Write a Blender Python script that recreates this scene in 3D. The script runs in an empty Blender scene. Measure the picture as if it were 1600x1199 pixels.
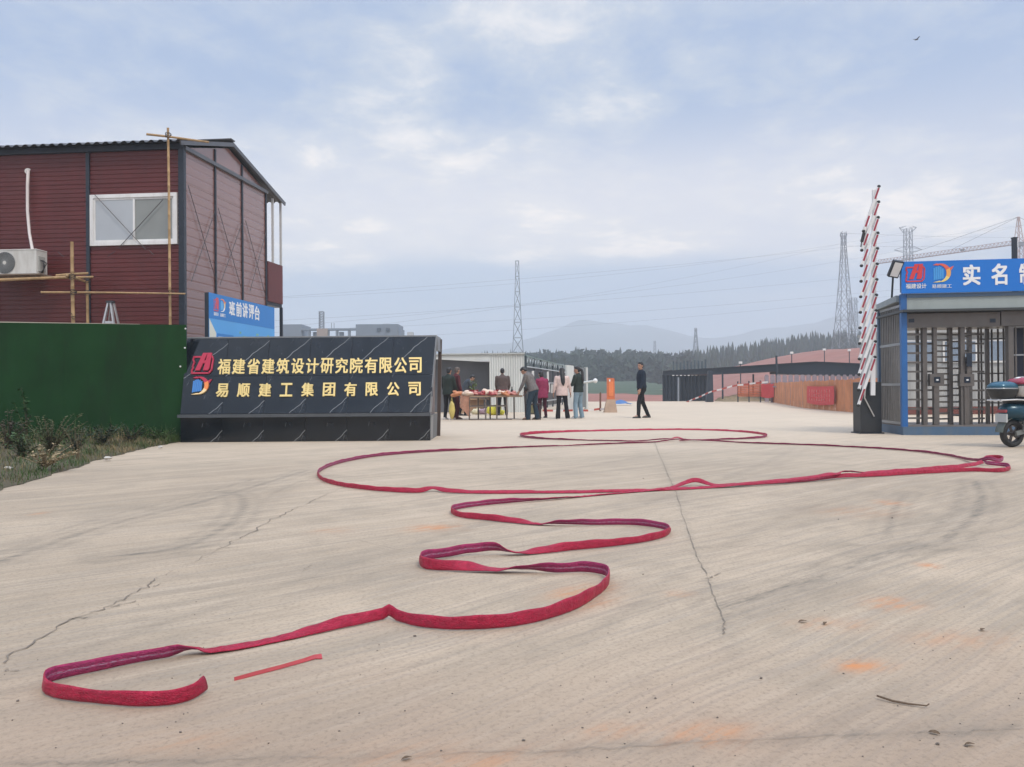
import bpy, bmesh, math, random
import numpy as np
from mathutils import Vector, Matrix
R = math.radians
random.seed(7)
SC = bpy.context.scene
COL = SC.collection

# ------------------------------------------------------------------ camera
CAMPOS = Vector((0.0, 0.0, 1.0))
cd = bpy.data.cameras.new('camera'); cam = bpy.data.objects.new('camera', cd); COL.objects.link(cam)
cd.sensor_width = 36.0; cd.lens = 27.0; cd.clip_start = 0.05; cd.clip_end = 12000
M3 = (Matrix.Rotation(R(90.26), 3, 'X') @ Matrix.Rotation(R(-0.45), 3, 'Z'))
cam.matrix_world = Matrix.Translation(CAMPOS) @ M3.to_4x4()
SC.camera = cam

# ------------------------------------------------------------------ light, sky, exposure
SUN_EL, SUN_AZ = R(52), R(148)          # azimuth measured from +Y towards +X
w = bpy.data.worlds.new('World'); SC.world = w; w.use_nodes = True
nt = w.node_tree; nt.nodes.clear()
def N(t, **kw):
    n = nt.nodes.new(t)
    for k, v in kw.items(): setattr(n, k, v)
    return n
def L(a, b): nt.links.new(a, b)
def MATH(op, a, b=None, clamp=False):
    n = N('ShaderNodeMath', operation=op, use_clamp=clamp)
    for i, v in enumerate((a, b)):
        if v is None: continue
        if isinstance(v, (int, float)): n.inputs[i].default_value = v
        else: L(v, n.inputs[i])
    return n.outputs[0]
def SMOOTH(v, a, b):
    n = N('ShaderNodeMapRange', interpolation_type='SMOOTHSTEP')
    n.inputs['From Min'].default_value = a; n.inputs['From Max'].default_value = b
    L(v, n.inputs['Value']); return n.outputs[0]
def MIX(f, a, b):
    n = N('ShaderNodeMix', data_type='RGBA')
    if isinstance(f, (int, float)): n.inputs[0].default_value = f
    else: L(f, n.inputs[0])
    for i, v in ((6, a), (7, b)):
        if isinstance(v, tuple): n.inputs[i].default_value = (*v, 1)
        else: L(v, n.inputs[i])
    return n.outputs[2]
def NOISE(vec, scale, detail=6, rough=.55, dist=0.0):
    n = N('ShaderNodeTexNoise'); n.inputs['Scale'].default_value = scale
    n.inputs['Detail'].default_value = detail; n.inputs['Roughness'].default_value = rough
    n.inputs['Distortion'].default_value = dist
    L(vec, n.inputs['Vector']); return n.outputs['Fac']
sky = N('ShaderNodeTexSky', sky_type='NISHITA', sun_disc=False)
sky.sun_elevation = SUN_EL; sky.sun_rotation = SUN_AZ; sky.dust_density = 2.5
skyc = N('ShaderNodeVectorMath', operation='SCALE'); skyc.inputs['Scale'].default_value = 0.10
L(sky.outputs[0], skyc.inputs[0])
tc = N('ShaderNodeTexCoord'); sep = N('ShaderNodeSeparateXYZ'); L(tc.outputs['Generated'], sep.inputs[0])
dz = MATH('MAXIMUM', sep.outputs[2], 0.0)
den = MATH('ADD', dz, 0.16)
cmb = N('ShaderNodeCombineXYZ')
L(MATH('DIVIDE', sep.outputs[0], den), cmb.inputs[0]); L(MATH('DIVIDE', sep.outputs[1], den), cmb.inputs[1])
n1 = NOISE(cmb.outputs[0], .95, 8, .56, .3)
n2 = NOISE(cmb.outputs[0], 3.1, 6, .6, .3)
n3_ = NOISE(cmb.outputs[0], 7.5, 6, .62, .5)
cl = MATH('ADD', MATH('ADD', MATH('MULTIPLY', n1, .56), MATH('MULTIPLY', n2, .30)), MATH('MULTIPLY', n3_, .14))
cover = SMOOTH(cl, .42, .57)
edge = SMOOTH(cl, .51, .63)
# overcast sheet: grey-blue bellies, cream tops, a bright band low over the far hills
belly = (.40, .515, .74); pale = (.66, .715, .80); cream = (1.22, 1.13, 1.05)
base = MIX(cover, belly, pale)
base = MIX(MATH('MULTIPLY', edge, .75), base, cream)
b1 = MATH('MULTIPLY', SMOOTH(dz, .115, .175), MATH('SUBTRACT', 1.0, SMOOTH(dz, .22, .36)))
ctr = MATH('SUBTRACT', 1.0, SMOOTH(MATH('ABSOLUTE', MATH('SUBTRACT', sep.outputs[0], .04)), .12, .62))
base = MIX(MATH('MULTIPLY', b1, MATH('ADD', MATH('ADD', .30, MATH('MULTIPLY', ctr, .25)), MATH('MULTIPLY', edge, .5)), clamp=True), base, (1.32, 1.18, 1.05))
nlo = NOISE(tc.outputs['Generated'], 3.2, 5, .55)
dzl = MATH('ADD', MATH('SUBTRACT', dz, MATH('MULTIPLY', ctr, .022)), MATH('MULTIPLY', MATH('SUBTRACT', nlo, .5), .07))
low = MATH('SUBTRACT', 1.0, SMOOTH(dzl, .118, .158))
base = MIX(MATH('MULTIPLY', low, .85), base, (.52, .625, .80))
gain = MATH('ADD', .88, MATH('MULTIPLY', SMOOTH(dz, .42, .95), 1.5))
cloud = N('ShaderNodeVectorMath', operation='SCALE'); L(base, cloud.inputs[0]); L(gain, cloud.inputs['Scale'])
final = MIX(.85, skyc.outputs[0], cloud.outputs[0])
bg = N('ShaderNodeBackground'); bg.inputs['Strength'].default_value = 1.0; L(final, bg.inputs['Color'])
out = N('ShaderNodeOutputWorld'); L(bg.outputs[0], out.inputs['Surface'])
sd = bpy.data.lights.new('sun', 'SUN'); sd.energy = 1.5; sd.angle = R(16); sd.color = (1, .92, .80)
so = bpy.data.objects.new('sun', sd); COL.objects.link(so)
sdir = Vector((math.cos(SUN_EL)*math.sin(SUN_AZ), math.cos(SUN_EL)*math.cos(SUN_AZ), math.sin(SUN_EL)))
so.rotation_euler = sdir.to_track_quat('Z', 'Y').to_euler(); so.location = (0, 0, 80)
vs = SC.view_settings; vs.view_transform = 'Standard'; vs.look = 'None'; vs.exposure = 0.27; vs.gamma = 1.0
SC.cycles.use_denoising = True
SC.cycles.max_bounces = 6; SC.cycles.volume_bounces = 1; SC.cycles.transparent_max_bounces = 8
SC.cycles.sample_clamp_indirect = 6

# ------------------------------------------------------------------ helpers: pixels of the 1600 px photograph to places
def ray(px, py): return (M3 @ Vector(((px-800)/1200, -(py-599.5)/1200, -1))).normalized()
def P(px, py, Y):
    d = ray(px, py); return CAMPOS + d*(Y/d.y)
def G(px, py, z=0.0):
    d = ray(px, py); return CAMPOS + d*((z-CAMPOS.z)/d.z)
def hit(px, py, p0, n):
    d = ray(px, py); return CAMPOS + d*((p0-CAMPOS).dot(n)/d.dot(n))
V = Vector

# ------------------------------------------------------------------ materials
MATS = {}
def mat(name, col, rough=.6, metal=0.0, var=.12, scale=6.0, bump=0.0, bscale=60.0, spec=.5, dirt=None, dscale=1.5, trans=0.0, alpha=1.0):
    if name in MATS: return MATS[name]
    m = bpy.data.materials.new(name); m.use_nodes = True; t = m.node_tree
    b = t.nodes['Principled BSDF']; b.inputs['Roughness'].default_value = rough; b.inputs['Metallic'].default_value = metal
    b.inputs['Specular IOR Level'].default_value = spec
    if trans: b.inputs['Transmission Weight'].default_value = trans
    tcn = t.nodes.new('ShaderNodeTexCoord')
    nz = t.nodes.new('ShaderNodeTexNoise'); nz.inputs['Scale'].default_value = scale; nz.inputs['Detail'].default_value = 5
    t.links.new(tcn.outputs['Object'], nz.inputs['Vector'])
    rp = t.nodes.new('ShaderNodeMix'); rp.data_type = 'RGBA'
    rp.inputs[6].default_value = (*[c*(1-var) for c in col], 1); rp.inputs[7].default_value = (*[min(1, c*(1+var)) for c in col], 1)
    t.links.new(nz.outputs['Fac'], rp.inputs[0]); c_out = rp.outputs[2]
    if dirt:
        n2 = t.nodes.new('ShaderNodeTexNoise'); n2.inputs['Scale'].default_value = dscale; n2.inputs['Detail'].default_value = 8; n2.inputs['Roughness'].default_value = .65
        mp = t.nodes.new('ShaderNodeMapping'); mp.inputs['Scale'].default_value = (2.2, 2.2, .5)
        t.links.new(tcn.outputs['Object'], mp.inputs[0]); t.links.new(mp.outputs[0], n2.inputs['Vector'])
        mr = t.nodes.new('ShaderNodeMapRange'); mr.inputs[1].default_value = .48; mr.inputs[2].default_value = .72; mr.inputs[4].default_value = .7
        t.links.new(n2.outputs['Fac'], mr.inputs[0])
        mx = t.nodes.new('ShaderNodeMix'); mx.data_type = 'RGBA'; mx.inputs[7].default_value = (*dirt, 1)
        t.links.new(mr.outputs[0], mx.inputs[0]); t.links.new(c_out, mx.inputs[6]); c_out = mx.outputs[2]
    t.links.new(c_out, b.inputs['Base Color'])
    if bump:
        n3 = t.nodes.new('ShaderNodeTexNoise'); n3.inputs['Scale'].default_value = bscale; n3.inputs['Detail'].default_value = 4
        t.links.new(tcn.outputs['Object'], n3.inputs['Vector'])
        bp = t.nodes.new('ShaderNodeBump'); bp.inputs['Strength'].default_value = bump; bp.inputs['Distance'].default_value = .01
        t.links.new(n3.outputs['Fac'], bp.inputs['Height']); t.links.new(bp.outputs[0], b.inputs['Normal'])
    MATS[name] = m; return m

# ------------------------------------------------------------------ mesh building
class MB:
    def __init__(s): s.v = []; s.f = []
    def add(s, vs, fs):
        o = len(s.v); s.v += [tuple(v) for v in vs]; s.f += [tuple(i+o for i in f) for f in fs]; return s
    def box(s, c, size, rot=None, bev=0.0):
        c = V(c); hx, hy, hz = (d/2 for d in size); m = rot if rot is not None else Matrix.Identity(3)
        if bev > 0:
            bm = bmesh.new(); bmesh.ops.create_cube(bm, size=1)
            for v in bm.verts: v.co = V((v.co.x*size[0], v.co.y*size[1], v.co.z*size[2]))
            bmesh.ops.bevel(bm, geom=bm.edges[:], offset=bev, segments=2, affect='EDGES', profile=.5)
            bm.verts.ensure_lookup_table()
            s.add([c + m @ v.co for v in bm.verts], [[v.index for v in f.verts] for f in bm.faces]); bm.free(); return s
        vs = [c + m @ V((x*hx, y*hy, z*hz)) for x in (-1, 1) for y in (-1, 1) for z in (-1, 1)]
        return s.add(vs, [(0,1,3,2),(4,6,7,5),(0,4,5,1),(2,3,7,6),(0,2,6,4),(1,5,7,3)])
    def hexa(s, bot, top):                # two quads of four points
        return s.add(list(bot)+list(top), [(3,2,1,0),(4,5,6,7)]+[(i,(i+1)%4,(i+1)%4+4,i+4) for i in range(4)])
    def tube(s, pts, r, n=8, caps=True, flat=1.0):
        pts = [V(p) for p in pts]; rs = r if isinstance(r, (list, tuple)) else [r]*len(pts)
        rings = []; up = None
        for i, p in enumerate(pts):
            t = (pts[min(i+1, len(pts)-1)] - pts[max(i-1, 0)]).normalized()
            if up is None: up = V((0,0,1)) if abs(t.z) < .9 else V((0,1,0))
            a = t.cross(up); a = a.normalized() if a.length > 1e-6 else V((1,0,0)); b = a.cross(t).normalized(); up = b
            rings.append([p + a*(math.cos(2*math.pi*k/n)*rs[i]) + b*(math.sin(2*math.pi*k/n)*rs[i]*flat) for k in range(n)])
        return s.loft(rings, caps)
    def loft(s, rings, caps=True):
        n = len(rings[0]); vs = [p for r_ in rings for p in r_]; fs = []
        for i in range(len(rings)-1):
            for k in range(n): fs.append((i*n+k, i*n+(k+1) % n, (i+1)*n+(k+1) % n, (i+1)*n+k))
        if caps: fs.append(tuple(reversed(range(n)))); fs.append(tuple(range((len(rings)-1)*n, len(rings)*n)))
        return s.add(vs, fs)
    def bar(s, a, b, wd, th=None, up=(0,0,1)):
        a, b = V(a), V(b); th = th or wd; t = (b-a).normalized(); u = V(up)
        if abs(t.dot(u)) > .95: u = V((0,1,0))
        x = t.cross(u).normalized()*wd/2; y = x.cross(t).normalized()*th/2
        return s.hexa([a-x-y, a+x-y, a+x+y, a-x+y], [b-x-y, b+x-y, b+x+y, b-x+y])
    def ell(s, c, r, n=12, m=8, rot=None, noise=0.0):
        c = V(c); r = (r, r, r) if isinstance(r, (int, float)) else r; vs = []; rm = rot or Matrix.Identity(3)
        for j in range(1, m):
            ph = math.pi*j/m
            for k in range(n):
                th = 2*math.pi*k/n; q = 1 + random.uniform(-noise, noise)
                vs.append(c + rm @ V((r[0]*math.sin(ph)*math.cos(th)*q, r[1]*math.sin(ph)*math.sin(th)*q, r[2]*math.cos(ph)*q)))
        t_, b_ = len(vs), len(vs)+1; vs += [c + rm @ V((0,0,r[2])), c - rm @ V((0,0,r[2]))]; fs = []
        for j in range(m-2):
            for k in range(n): fs.append((j*n+k, (j+1)*n+k, (j+1)*n+(k+1) % n, j*n+(k+1) % n))
        for k in range(n): fs.append((t_, k, (k+1) % n)); fs.append((b_, (m-2)*n+(k+1) % n, (m-2)*n+k))
        return s.add(vs, fs)
    def poly(s, pts, off):               # flat outline given thickness along off
        n = len(pts); pts = [V(p) for p in pts]; off = V(off)
        s.add(pts+[p+off for p in pts], [tuple(range(n)), tuple(reversed(range(n, 2*n)))]+[(i, i+n, (i+1) % n+n, (i+1) % n) for i in range(n)])
        return s
    def build(s, name, m, parent=None, smooth=False, local=False, loc=None):
        me = bpy.data.meshes.new(name); off = V((0,0,0)); r_ = parent
        while r_ is not None and not local:
            off = off + r_.location; r_ = r_.parent
        if loc is not None and parent is None: off = V(loc)
        me.from_pydata([tuple(V(v)-off) for v in s.v], [], s.f); me.update()
        bm = bmesh.new(); bm.from_mesh(me); bmesh.ops.recalc_face_normals(bm, faces=bm.faces[:]); bm.to_mesh(me); bm.free()
        if smooth:
            me.polygons.foreach_set('use_smooth', [True]*len(me.polygons))
        o = bpy.data.objects.new(name, me); COL.objects.link(o); me.materials.append(m)
        if parent is not None: o.parent = parent
        elif loc is not None: o.location = loc
        return o
def tag(o, label=None, cat=None, group=None, kind=None):
    for k, v_ in (('label', label), ('category', cat), ('group', group), ('kind', kind)):
        if v_: o[k] = v_
    return o
def thing(name, label, cat, loc, group=None, rz=0.0):
    o = bpy.data.objects.new(name, None); o.empty_display_size = .2; COL.objects.link(o); o.location = loc; o.rotation_euler.z = rz
    return tag(o, label, cat, group)
def copy_tree(o, parent=None):
    c = o.copy(); COL.objects.link(c); c.parent = parent
    for ch in list(o.children): copy_tree(ch, c)
    return c
def autosmooth(o, ang=40):
    me = o.data; me.polygons.foreach_set('use_smooth', [True]*len(me.polygons)); me.set_sharp_from_angle(angle=R(ang)); return o

# lettering: Blender's own font stack, one mesh per string or character, fitted into a box on a plane
def glyphs(text, box, org, ux, uy, nrm, depth, m, name, parent, bold=.018, gap=0.0, fitw=True):
    cu = bpy.data.curves.new('tmp', 'FONT'); cu.body = text; cu.size = 1; cu.extrude = .5; cu.resolution_u = 3
    ob = bpy.data.objects.new('tmp', cu); COL.objects.link(ob)
    dg = bpy.context.evaluated_depsgraph_get(); me = bpy.data.meshes.new_from_object(ob.evaluated_get(dg))
    bpy.data.objects.remove(ob); bpy.data.curves.remove(cu)
    co = np.array([v.co[:] for v in me.vertices]); mn, mx = co.min(0)-bold, co.max(0)+bold
    x0, y0, ww, hh = box; ux, uy, nrm = V(ux), V(uy), V(nrm)
    sx = ww/(mx[0]-mn[0]); sy = hh/(mx[1]-mn[1])
    root = V((0,0,0)); r_ = parent
    while r_ is not None: root = root + r_.location; r_ = r_.parent
    mb = MB(); fs = [tuple(p.vertices) for p in me.polygons]
    sh = [(0, 0)] if bold < .006 else [(0,0),(1,.7),(-1,.7),(1,-.7),(-1,-.7)]      # a heavier weight from slightly shifted strokes
    for k, (ax, ay) in enumerate(sh):
        mb.add([V(org)-root+ux*(x0+(x+ax*bold-mn[0])*sx)+uy*(y0+(y+ay*bold-mn[1])*sy)+nrm*((z+.5)*depth*(1-.02*k)) for x, y, z in co], fs)
    bpy.data.meshes.remove(me); me = bpy.data.meshes.new(name); me.from_pydata([tuple(v) for v in mb.v], [], mb.f); me.update(); me.materials.append(m)
    o = bpy.data.objects.new(name, me); COL.objects.link(o); o.parent = parent; return o

def thick_line(mb, pts, wd, fr, depth):
    for a, b in zip(pts[:-1], pts[1:]):
        d = V((b[0]-a[0], b[1]-a[1])); d.normalize(); n_ = V((-d.y, d.x))*wd/2; e = d*wd*.35
        q = [V(a)-e+n_, V(a)-e-n_, V(b)+e-n_, V(b)+e+n_]
        mb.poly([fr(*p) for p in q], depth)
def emblem_a(org, ux, uy, nrm, wdt, hgt, th, m, name, parent):        # slanted letter inside a broken outline
    fr = lambda x, y: V(org)+V(ux)*(x/225*wdt)+V(uy)*((205-y)/205*hgt); d = V(nrm)*th; mb = MB()
    mb.poly([fr(*p) for p in ((103,3),(150,3),(88,172),(38,172))], d)
    mb.poly([fr(*p) for p in ((152,3),(196,3),(184,150),(172,172),(122,172),(140,78))], d*1.05)
    mb.poly([fr(*p) for p in ((108,78),(150,72),(146,100),(98,104))], d*.93)
    thick_line(mb, [(92,40),(10,40),(6,66),(20,92),(8,128),(13,150),(4,168),(6,196),(180,196),(207,166),(213,60),(200,36)], 15, fr, d*.86)
    return mb.build(name, m, parent)
def emblem_b(org, ux, uy, nrm, wdt, hgt, th, mats, name, parent):      # crescent bird round a blue tower block
    fr = lambda x, y: V(org)+V(ux)*(x/215*wdt)+V(uy)*((185-y)/185*hgt); d = V(nrm)*th
    o1 = None
    def arc(t): # t 0..1 along the crescent, outer and inner
        a = R(-105 + 200*t); wdn = 6 + 34*math.sin(math.pi*min(1, t*1.02))**.8
        ro = 92; cx, cy = 82, 92
        return (cx+ro*math.cos(a)*1.12, cy+ro*math.sin(a)), (cx+(ro-wdn)*math.cos(a)*1.12, cy+(ro-wdn)*math.sin(a))
    segs = [(0, .38, 0), (.38, .68, 1), (.68, 1.0, 2)]
    for a, b, k in segs:
        mb = MB(); ps = [arc(a+(b-a)*i/6) for i in range(7)]
        mb.poly([fr(*q[0]) for q in ps]+[fr(*q[1]) for q in reversed(ps)], d)
        if k == 0:
            mb.poly([fr(*p) for p in ((0,14),(40,-2),(70,6),(60,20),(30,16))], d*.9)
            mb.poly([fr(*p) for p in ((168,44),(215,26),(190,70))], d*.9)
        if k == 2: mb.poly([fr(*p) for p in ((74,170),(78,184),(40,186),(0,185))], d*.9)
        o = mb.build(name if k == 0 else 'crescent_band', mats[k], o1 or parent)
        if k == 0: o1 = o
    mb = MB()
    for i in range(5):
        x0 = 8+i*21; top = 60-34*math.sin(math.pi*(i+1.2)/6)
        mb.poly([fr(*p) for p in ((x0,top+6),(x0+18,top),(x0+18,160-i*3),(x0,164-i*3))], d*.8)
    mb.build('tower_shape', mats[3], o1); return o1

# ------------------------------------------------------------------ ground, yard, verge, hills
def wpts(px): return np.array([G(x, y)[:2] for x, y in px])
def pl_dist(X, Y, pts):
    d = np.full(X.shape, 1e9)
    for (ax, ay), (bx, by) in zip(pts[:-1], pts[1:]):
        vx, vy = bx-ax, by-ay; q = np.clip(((X-ax)*vx+(Y-ay)*vy)/(vx*vx+vy*vy+1e-9), 0, 1)
        d = np.minimum(d, np.hypot(X-ax-q*vx, Y-ay-q*vy))
    return d
def smooth_px(pts, k=8):
    q = [V((*p, 0)) for p in pts]; r_ = []
    for i in range(len(q)-1):
        p0, p1, p2, p3 = q[max(i-1, 0)], q[i], q[i+1], q[min(i+2, len(q)-1)]
        for j in range(k):
            t = j/k; r_.append(.5*((2*p1)+(p2-p0)*t+(2*p0-5*p1+4*p2-p3)*t*t+(3*p1-p0-3*p2+p3)*t**3))
    r_.append(q[-1]); return [(p.x, p.y) for p in r_]
xs = np.concatenate([np.linspace(-70, -9, 14)[:-1], np.arange(-9, 11.6, .045), np.linspace(11.6, 70, 14)[1:]])
ys = np.concatenate([np.linspace(-12, .8, 6)[:-1], np.arange(.8, 17, .045), np.linspace(17, 53, 60)[1:]])
X, Y = np.meshgrid(xs, ys); nx, ny = len(xs), len(ys)
wear = np.zeros(X.shape)
tracks = [([(0,878),(150,826),(300,788),(365,770),(480,735)], .16, .75), ([(0,862),(150,812),(290,778),(400,748)], .10, .45),
          ([(165,871),(280,856),(345,828),(378,798),(376,776),(352,770)], .15, .8), ([(400,800),(430,770),(500,745),(640,728)], .12, .35),
          ([(1130,948),(1250,910),(1370,868),(1460,850),(1515,815),(1534,778),(1522,752)], .15, .7),
          ([(1385,838),(1400,790),(1420,770)], .12, .6), ([(1140,945),(1300,900),(1420,850),(1490,800),(1500,765)], .2, .4),
          ([(560,905),(760,850),(1000,790),(1180,730),(1240,700)], .25, .3), ([(900,1010),(1060,900),(1200,820),(1340,770)], .22, .25),
          ([(0,1060),(300,960),(620,860),(820,800)], .2, .28), ([(820,745),(1000,715),(1100,700)], .3, .3),
          ([(640,890),(760,860),(960,840),(1080,800)], .14, .3), ([(300,930),(520,900),(700,905)], .12, .25)]
rng = np.random.default_rng(3)
for px, wd, st in tracks:
    d = pl_dist(X, Y, wpts(smooth_px(px)))
    wear = np.maximum(wear, min(1, st*1.25)*np.exp(-(d/wd)**2)*(.6+.4*np.cos(d/wd*7)))
# dirt lying along the joints
joint_px = [(1022,690),(1045,745),(1058,775),(1075,830),(1085,860),(1101,892),(1112,925),(1126,957),(1133,976),(1129,992),(1152,1024),(1182,1098)]
for px, wd, st in [(joint_px[:-1], .022, .45), ([(0,1196),(400,1187),(800,1178),(1050,1164),(1300,1151),(1450,1145),(1640,1139)], .03, .6)]:
    wear = np.maximum(wear, st*np.exp(-(pl_dist(X, Y, wpts(px))/wd)**2))
soil = np.zeros(X.shape)
for px, py, rx, ry, st in [(680,825,40,6,.55),(905,932,45,14,.8),(1345,1040,42,9,.85),(1395,944,40,10,.6),(1110,1148,75,18,.6),(960,1142,50,10,.45),
        (1450,884,14,4,.8),(1392,786,22,4,.6),(520,830,30,5,.25),(1300,975,60,10,.35),(60,803,8,2,.8),(700,1190,160,25,.35),(930,918,30,8,.5),(1340,800,60,8,.25),
        (300,1160,80,16,.22),(1060,928,20,4,.4),(1500,1000,80,14,.3)]:
    c = G(px, py); e = G(px+rx, py); f_ = G(px, py-ry); ax = abs(e.x-c.x); ay = abs(f_.y-c.y)
    q = ((X-c.x)/ax)**2+((Y-c.y)/ay)**2; soil = np.maximum(soil, st*np.exp(-q))
far = np.clip((X-2)/30, 0, 1)*np.clip((Y-30)/20, 0, 1); soil = np.maximum(soil, .25*far)
Z = np.zeros(X.shape)+.012*np.sin(X*.31+1)*np.clip((Y-18)/12, 0, 1)
Z = np.where(Y > 50, -(Y-50)*.12, Z); edge_ = np.hypot(np.maximum(np.abs(X)-52, 0), 0); Z = Z-edge_*.05
me = bpy.data.meshes.new('concrete_yard')
idx = np.arange(nx*ny).reshape(ny, nx)
quads = np.stack([idx[:-1, :-1], idx[:-1, 1:], idx[1:, 1:], idx[1:, :-1]], -1).reshape(-1, 4)
me.vertices.add(nx*ny); me.vertices.foreach_set('co', np.stack([X, Y, Z], -1).ravel().astype('f'))
me.loops.add(quads.size); me.loops.foreach_set('vertex_index', quads.ravel().astype('i'))
me.polygons.add(len(quads)); me.polygons.foreach_set('loop_start', (np.arange(len(quads))*4).astype('i')); me.polygons.foreach_set('loop_total', np.full(len(quads), 4, 'i'))
me.update(); me.validate()
for nm, arr in (('wear', wear), ('soil', soil)):
    a_ = me.attributes.new(nm, 'FLOAT', 'POINT'); a_.data.foreach_set('value', arr.ravel().astype('f'))
yard = bpy.data.objects.new('concrete_yard', me); COL.objects.link(yard); yard['kind'] = 'structure'
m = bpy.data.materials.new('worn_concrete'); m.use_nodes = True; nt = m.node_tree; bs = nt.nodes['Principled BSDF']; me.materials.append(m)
tc = N('ShaderNodeTexCoord'); ob = tc.outputs['Object']
def MAPP(vec, rz=0.0, sc=(1,1,1)):
    q = N('ShaderNodeMapping'); q.inputs['Rotation'].default_value = (0,0,rz); L(vec, q.inputs[0])
    n = N('ShaderNodeMapping'); n.inputs['Scale'].default_value = sc; L(q.outputs[0], n.inputs[0]); return n.outputs[0]
def ATTR(nm): return N('ShaderNodeAttribute', attribute_name=nm).outputs['Fac']
sy = N('ShaderNodeSeparateXYZ'); L(ob, sy.inputs[0])
big = NOISE(ob, .22, 6, .6, .6); mid = NOISE(ob, 1.3, 6, .62, .4)
wv = N('ShaderNodeVectorMath', operation='ADD'); L(ob, wv.inputs[0])
nn = N('ShaderNodeTexNoise'); nn.inputs['Scale'].default_value = .25; L(ob, nn.inputs['Vector']); sc_ = N('ShaderNodeVectorMath', operation='SCALE'); sc_.inputs['Scale'].default_value = .7; L(nn.outputs['Color'], sc_.inputs[0]); L(sc_.outputs[0], wv.inputs[1])
streak = NOISE(MAPP(wv.outputs[0], R(-40), (.35, 6, 1)), 1.0, 7, .68)
broom = NOISE(MAPP(wv.outputs[0], R(-38), (1.2, 55, 1)), 1.0, 4, .6)
streak2 = NOISE(MAPP(wv.outputs[0], R(-39), (.9, 19, 1)), 1.0, 6, .7)
blot = NOISE(ob, 5.5, 6, .68, .3)
fine = NOISE(ob, 55, 5, .7); grit = NOISE(ob, 170, 3, .6)
c = MIX(SMOOTH(big, .36, .64), (.40, .325, .25), (.52, .425, .33))
c = MIX(MATH('MULTIPLY', SMOOTH(mid, .45, .68), .5), c, (.31, .26, .205))
c = MIX(MATH('MULTIPLY', SMOOTH(streak, .49, .68), .42), c, (.27, .235, .19))
c = MIX(MATH('MULTIPLY', SMOOTH(streak, .50, .32), .35), c, (.60, .49, .385))
c = MIX(MATH('MULTIPLY', SMOOTH(broom, .48, .62), .40), c, (.30, .27, .24))
c = MIX(MATH('MULTIPLY', SMOOTH(streak2, .52, .70), .30), c, (.27, .225, .175))
c = MIX(MATH('MULTIPLY', SMOOTH(streak2, .48, .34), .25), c, (.62, .52, .42))
c = MIX(MATH('MULTIPLY', SMOOTH(blot, .52, .70), .30), c, (.27, .23, .185))
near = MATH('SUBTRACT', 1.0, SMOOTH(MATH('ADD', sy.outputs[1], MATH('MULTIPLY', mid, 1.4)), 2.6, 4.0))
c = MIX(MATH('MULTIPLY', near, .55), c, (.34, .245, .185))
c = MIX(MATH('MULTIPLY', SMOOTH(fine, .48, .70), .55), c, (.20, .16, .125))
c = MIX(MATH('MULTIPLY', MATH('MULTIPLY', SMOOTH(grit, .58, .74), near), .6), c, (.17, .14, .12))
sn = NOISE(ob, 9, 5, .7, .5); sn2 = NOISE(MAPP(ob, R(-38), (4, 22, 1)), 1, 5, .7)
wr = MATH('MULTIPLY', ATTR('wear'), MATH('ADD', .35, MATH('MULTIPLY', SMOOTH(sn2, .42, .66), .8)))
c = MIX(MATH('MULTIPLY', wr, .92), c, (.16, .145, .125))
sl = MATH('MULTIPLY', MATH('MULTIPLY', ATTR('soil'), MATH('ADD', .45, SMOOTH(streak2, .42, .62))), SMOOTH(MATH('ADD', MATH('MULTIPLY', sn, .5), MATH('MULTIPLY', sn2, .5)), .36, .56), clamp=True)
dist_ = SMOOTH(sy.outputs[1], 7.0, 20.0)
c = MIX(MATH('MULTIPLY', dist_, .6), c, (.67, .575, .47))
c = MIX(MATH('MULTIPLY', sl, 1.0, clamp=True), c, (.56, .25, .11))
wb = N('ShaderNodeVectorMath', operation='MULTIPLY'); L(c, wb.inputs[0]); wb.inputs[1].default_value = (1.0, .975, .925); c = wb.outputs[0]
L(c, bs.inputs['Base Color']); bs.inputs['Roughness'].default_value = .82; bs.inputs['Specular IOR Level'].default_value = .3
hgt = MATH('ADD', MATH('MULTIPLY', fine, .5), MATH('ADD', MATH('MULTIPLY', grit, .25), MATH('MULTIPLY', broom, .5)))
bp = N('ShaderNodeBump'); bp.inputs['Strength'].default_value = .6; bp.inputs['Distance'].default_value = .006; L(hgt, bp.inputs['Height']); L(bp.outputs[0], bs.inputs['Normal'])

# cracks and the sawn joint: thin dark ribbons lying on the slab
m_crack = mat('crack_dirt', (.20, .168, .135), .95, var=.4, scale=30)
def crack(px, wd, jit, z=.004, sub=7):
    pts = wpts(px); mb = MB(); q = []
    for a, b in zip(pts[:-1], pts[1:]):
        for j in range(sub): q.append(a+(b-a)*j/sub+rng.normal(0, jit, 2))
    q.append(pts[-1]); vs = []
    for i, p in enumerate(q):
        t = q[min(i+1, len(q)-1)]-q[max(i-1, 0)]; t = t/np.linalg.norm(t); nn_ = np.array([-t[1], t[0]])*wd*rng.uniform(.1, .8)
        vs += [(p[0]+nn_[0], p[1]+nn_[1], z), (p[0]-nn_[0], p[1]-nn_[1], z)]
    mb.add(vs, [(2*i, 2*i+1, 2*i+3, 2*i+2) for i in range(len(q)-1)])
    return mb
mb = crack(joint_px[:-2], .0040, .0035); mb.build('pavement_joint', m_crack)['kind'] = 'structure'
mb = MB()
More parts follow.
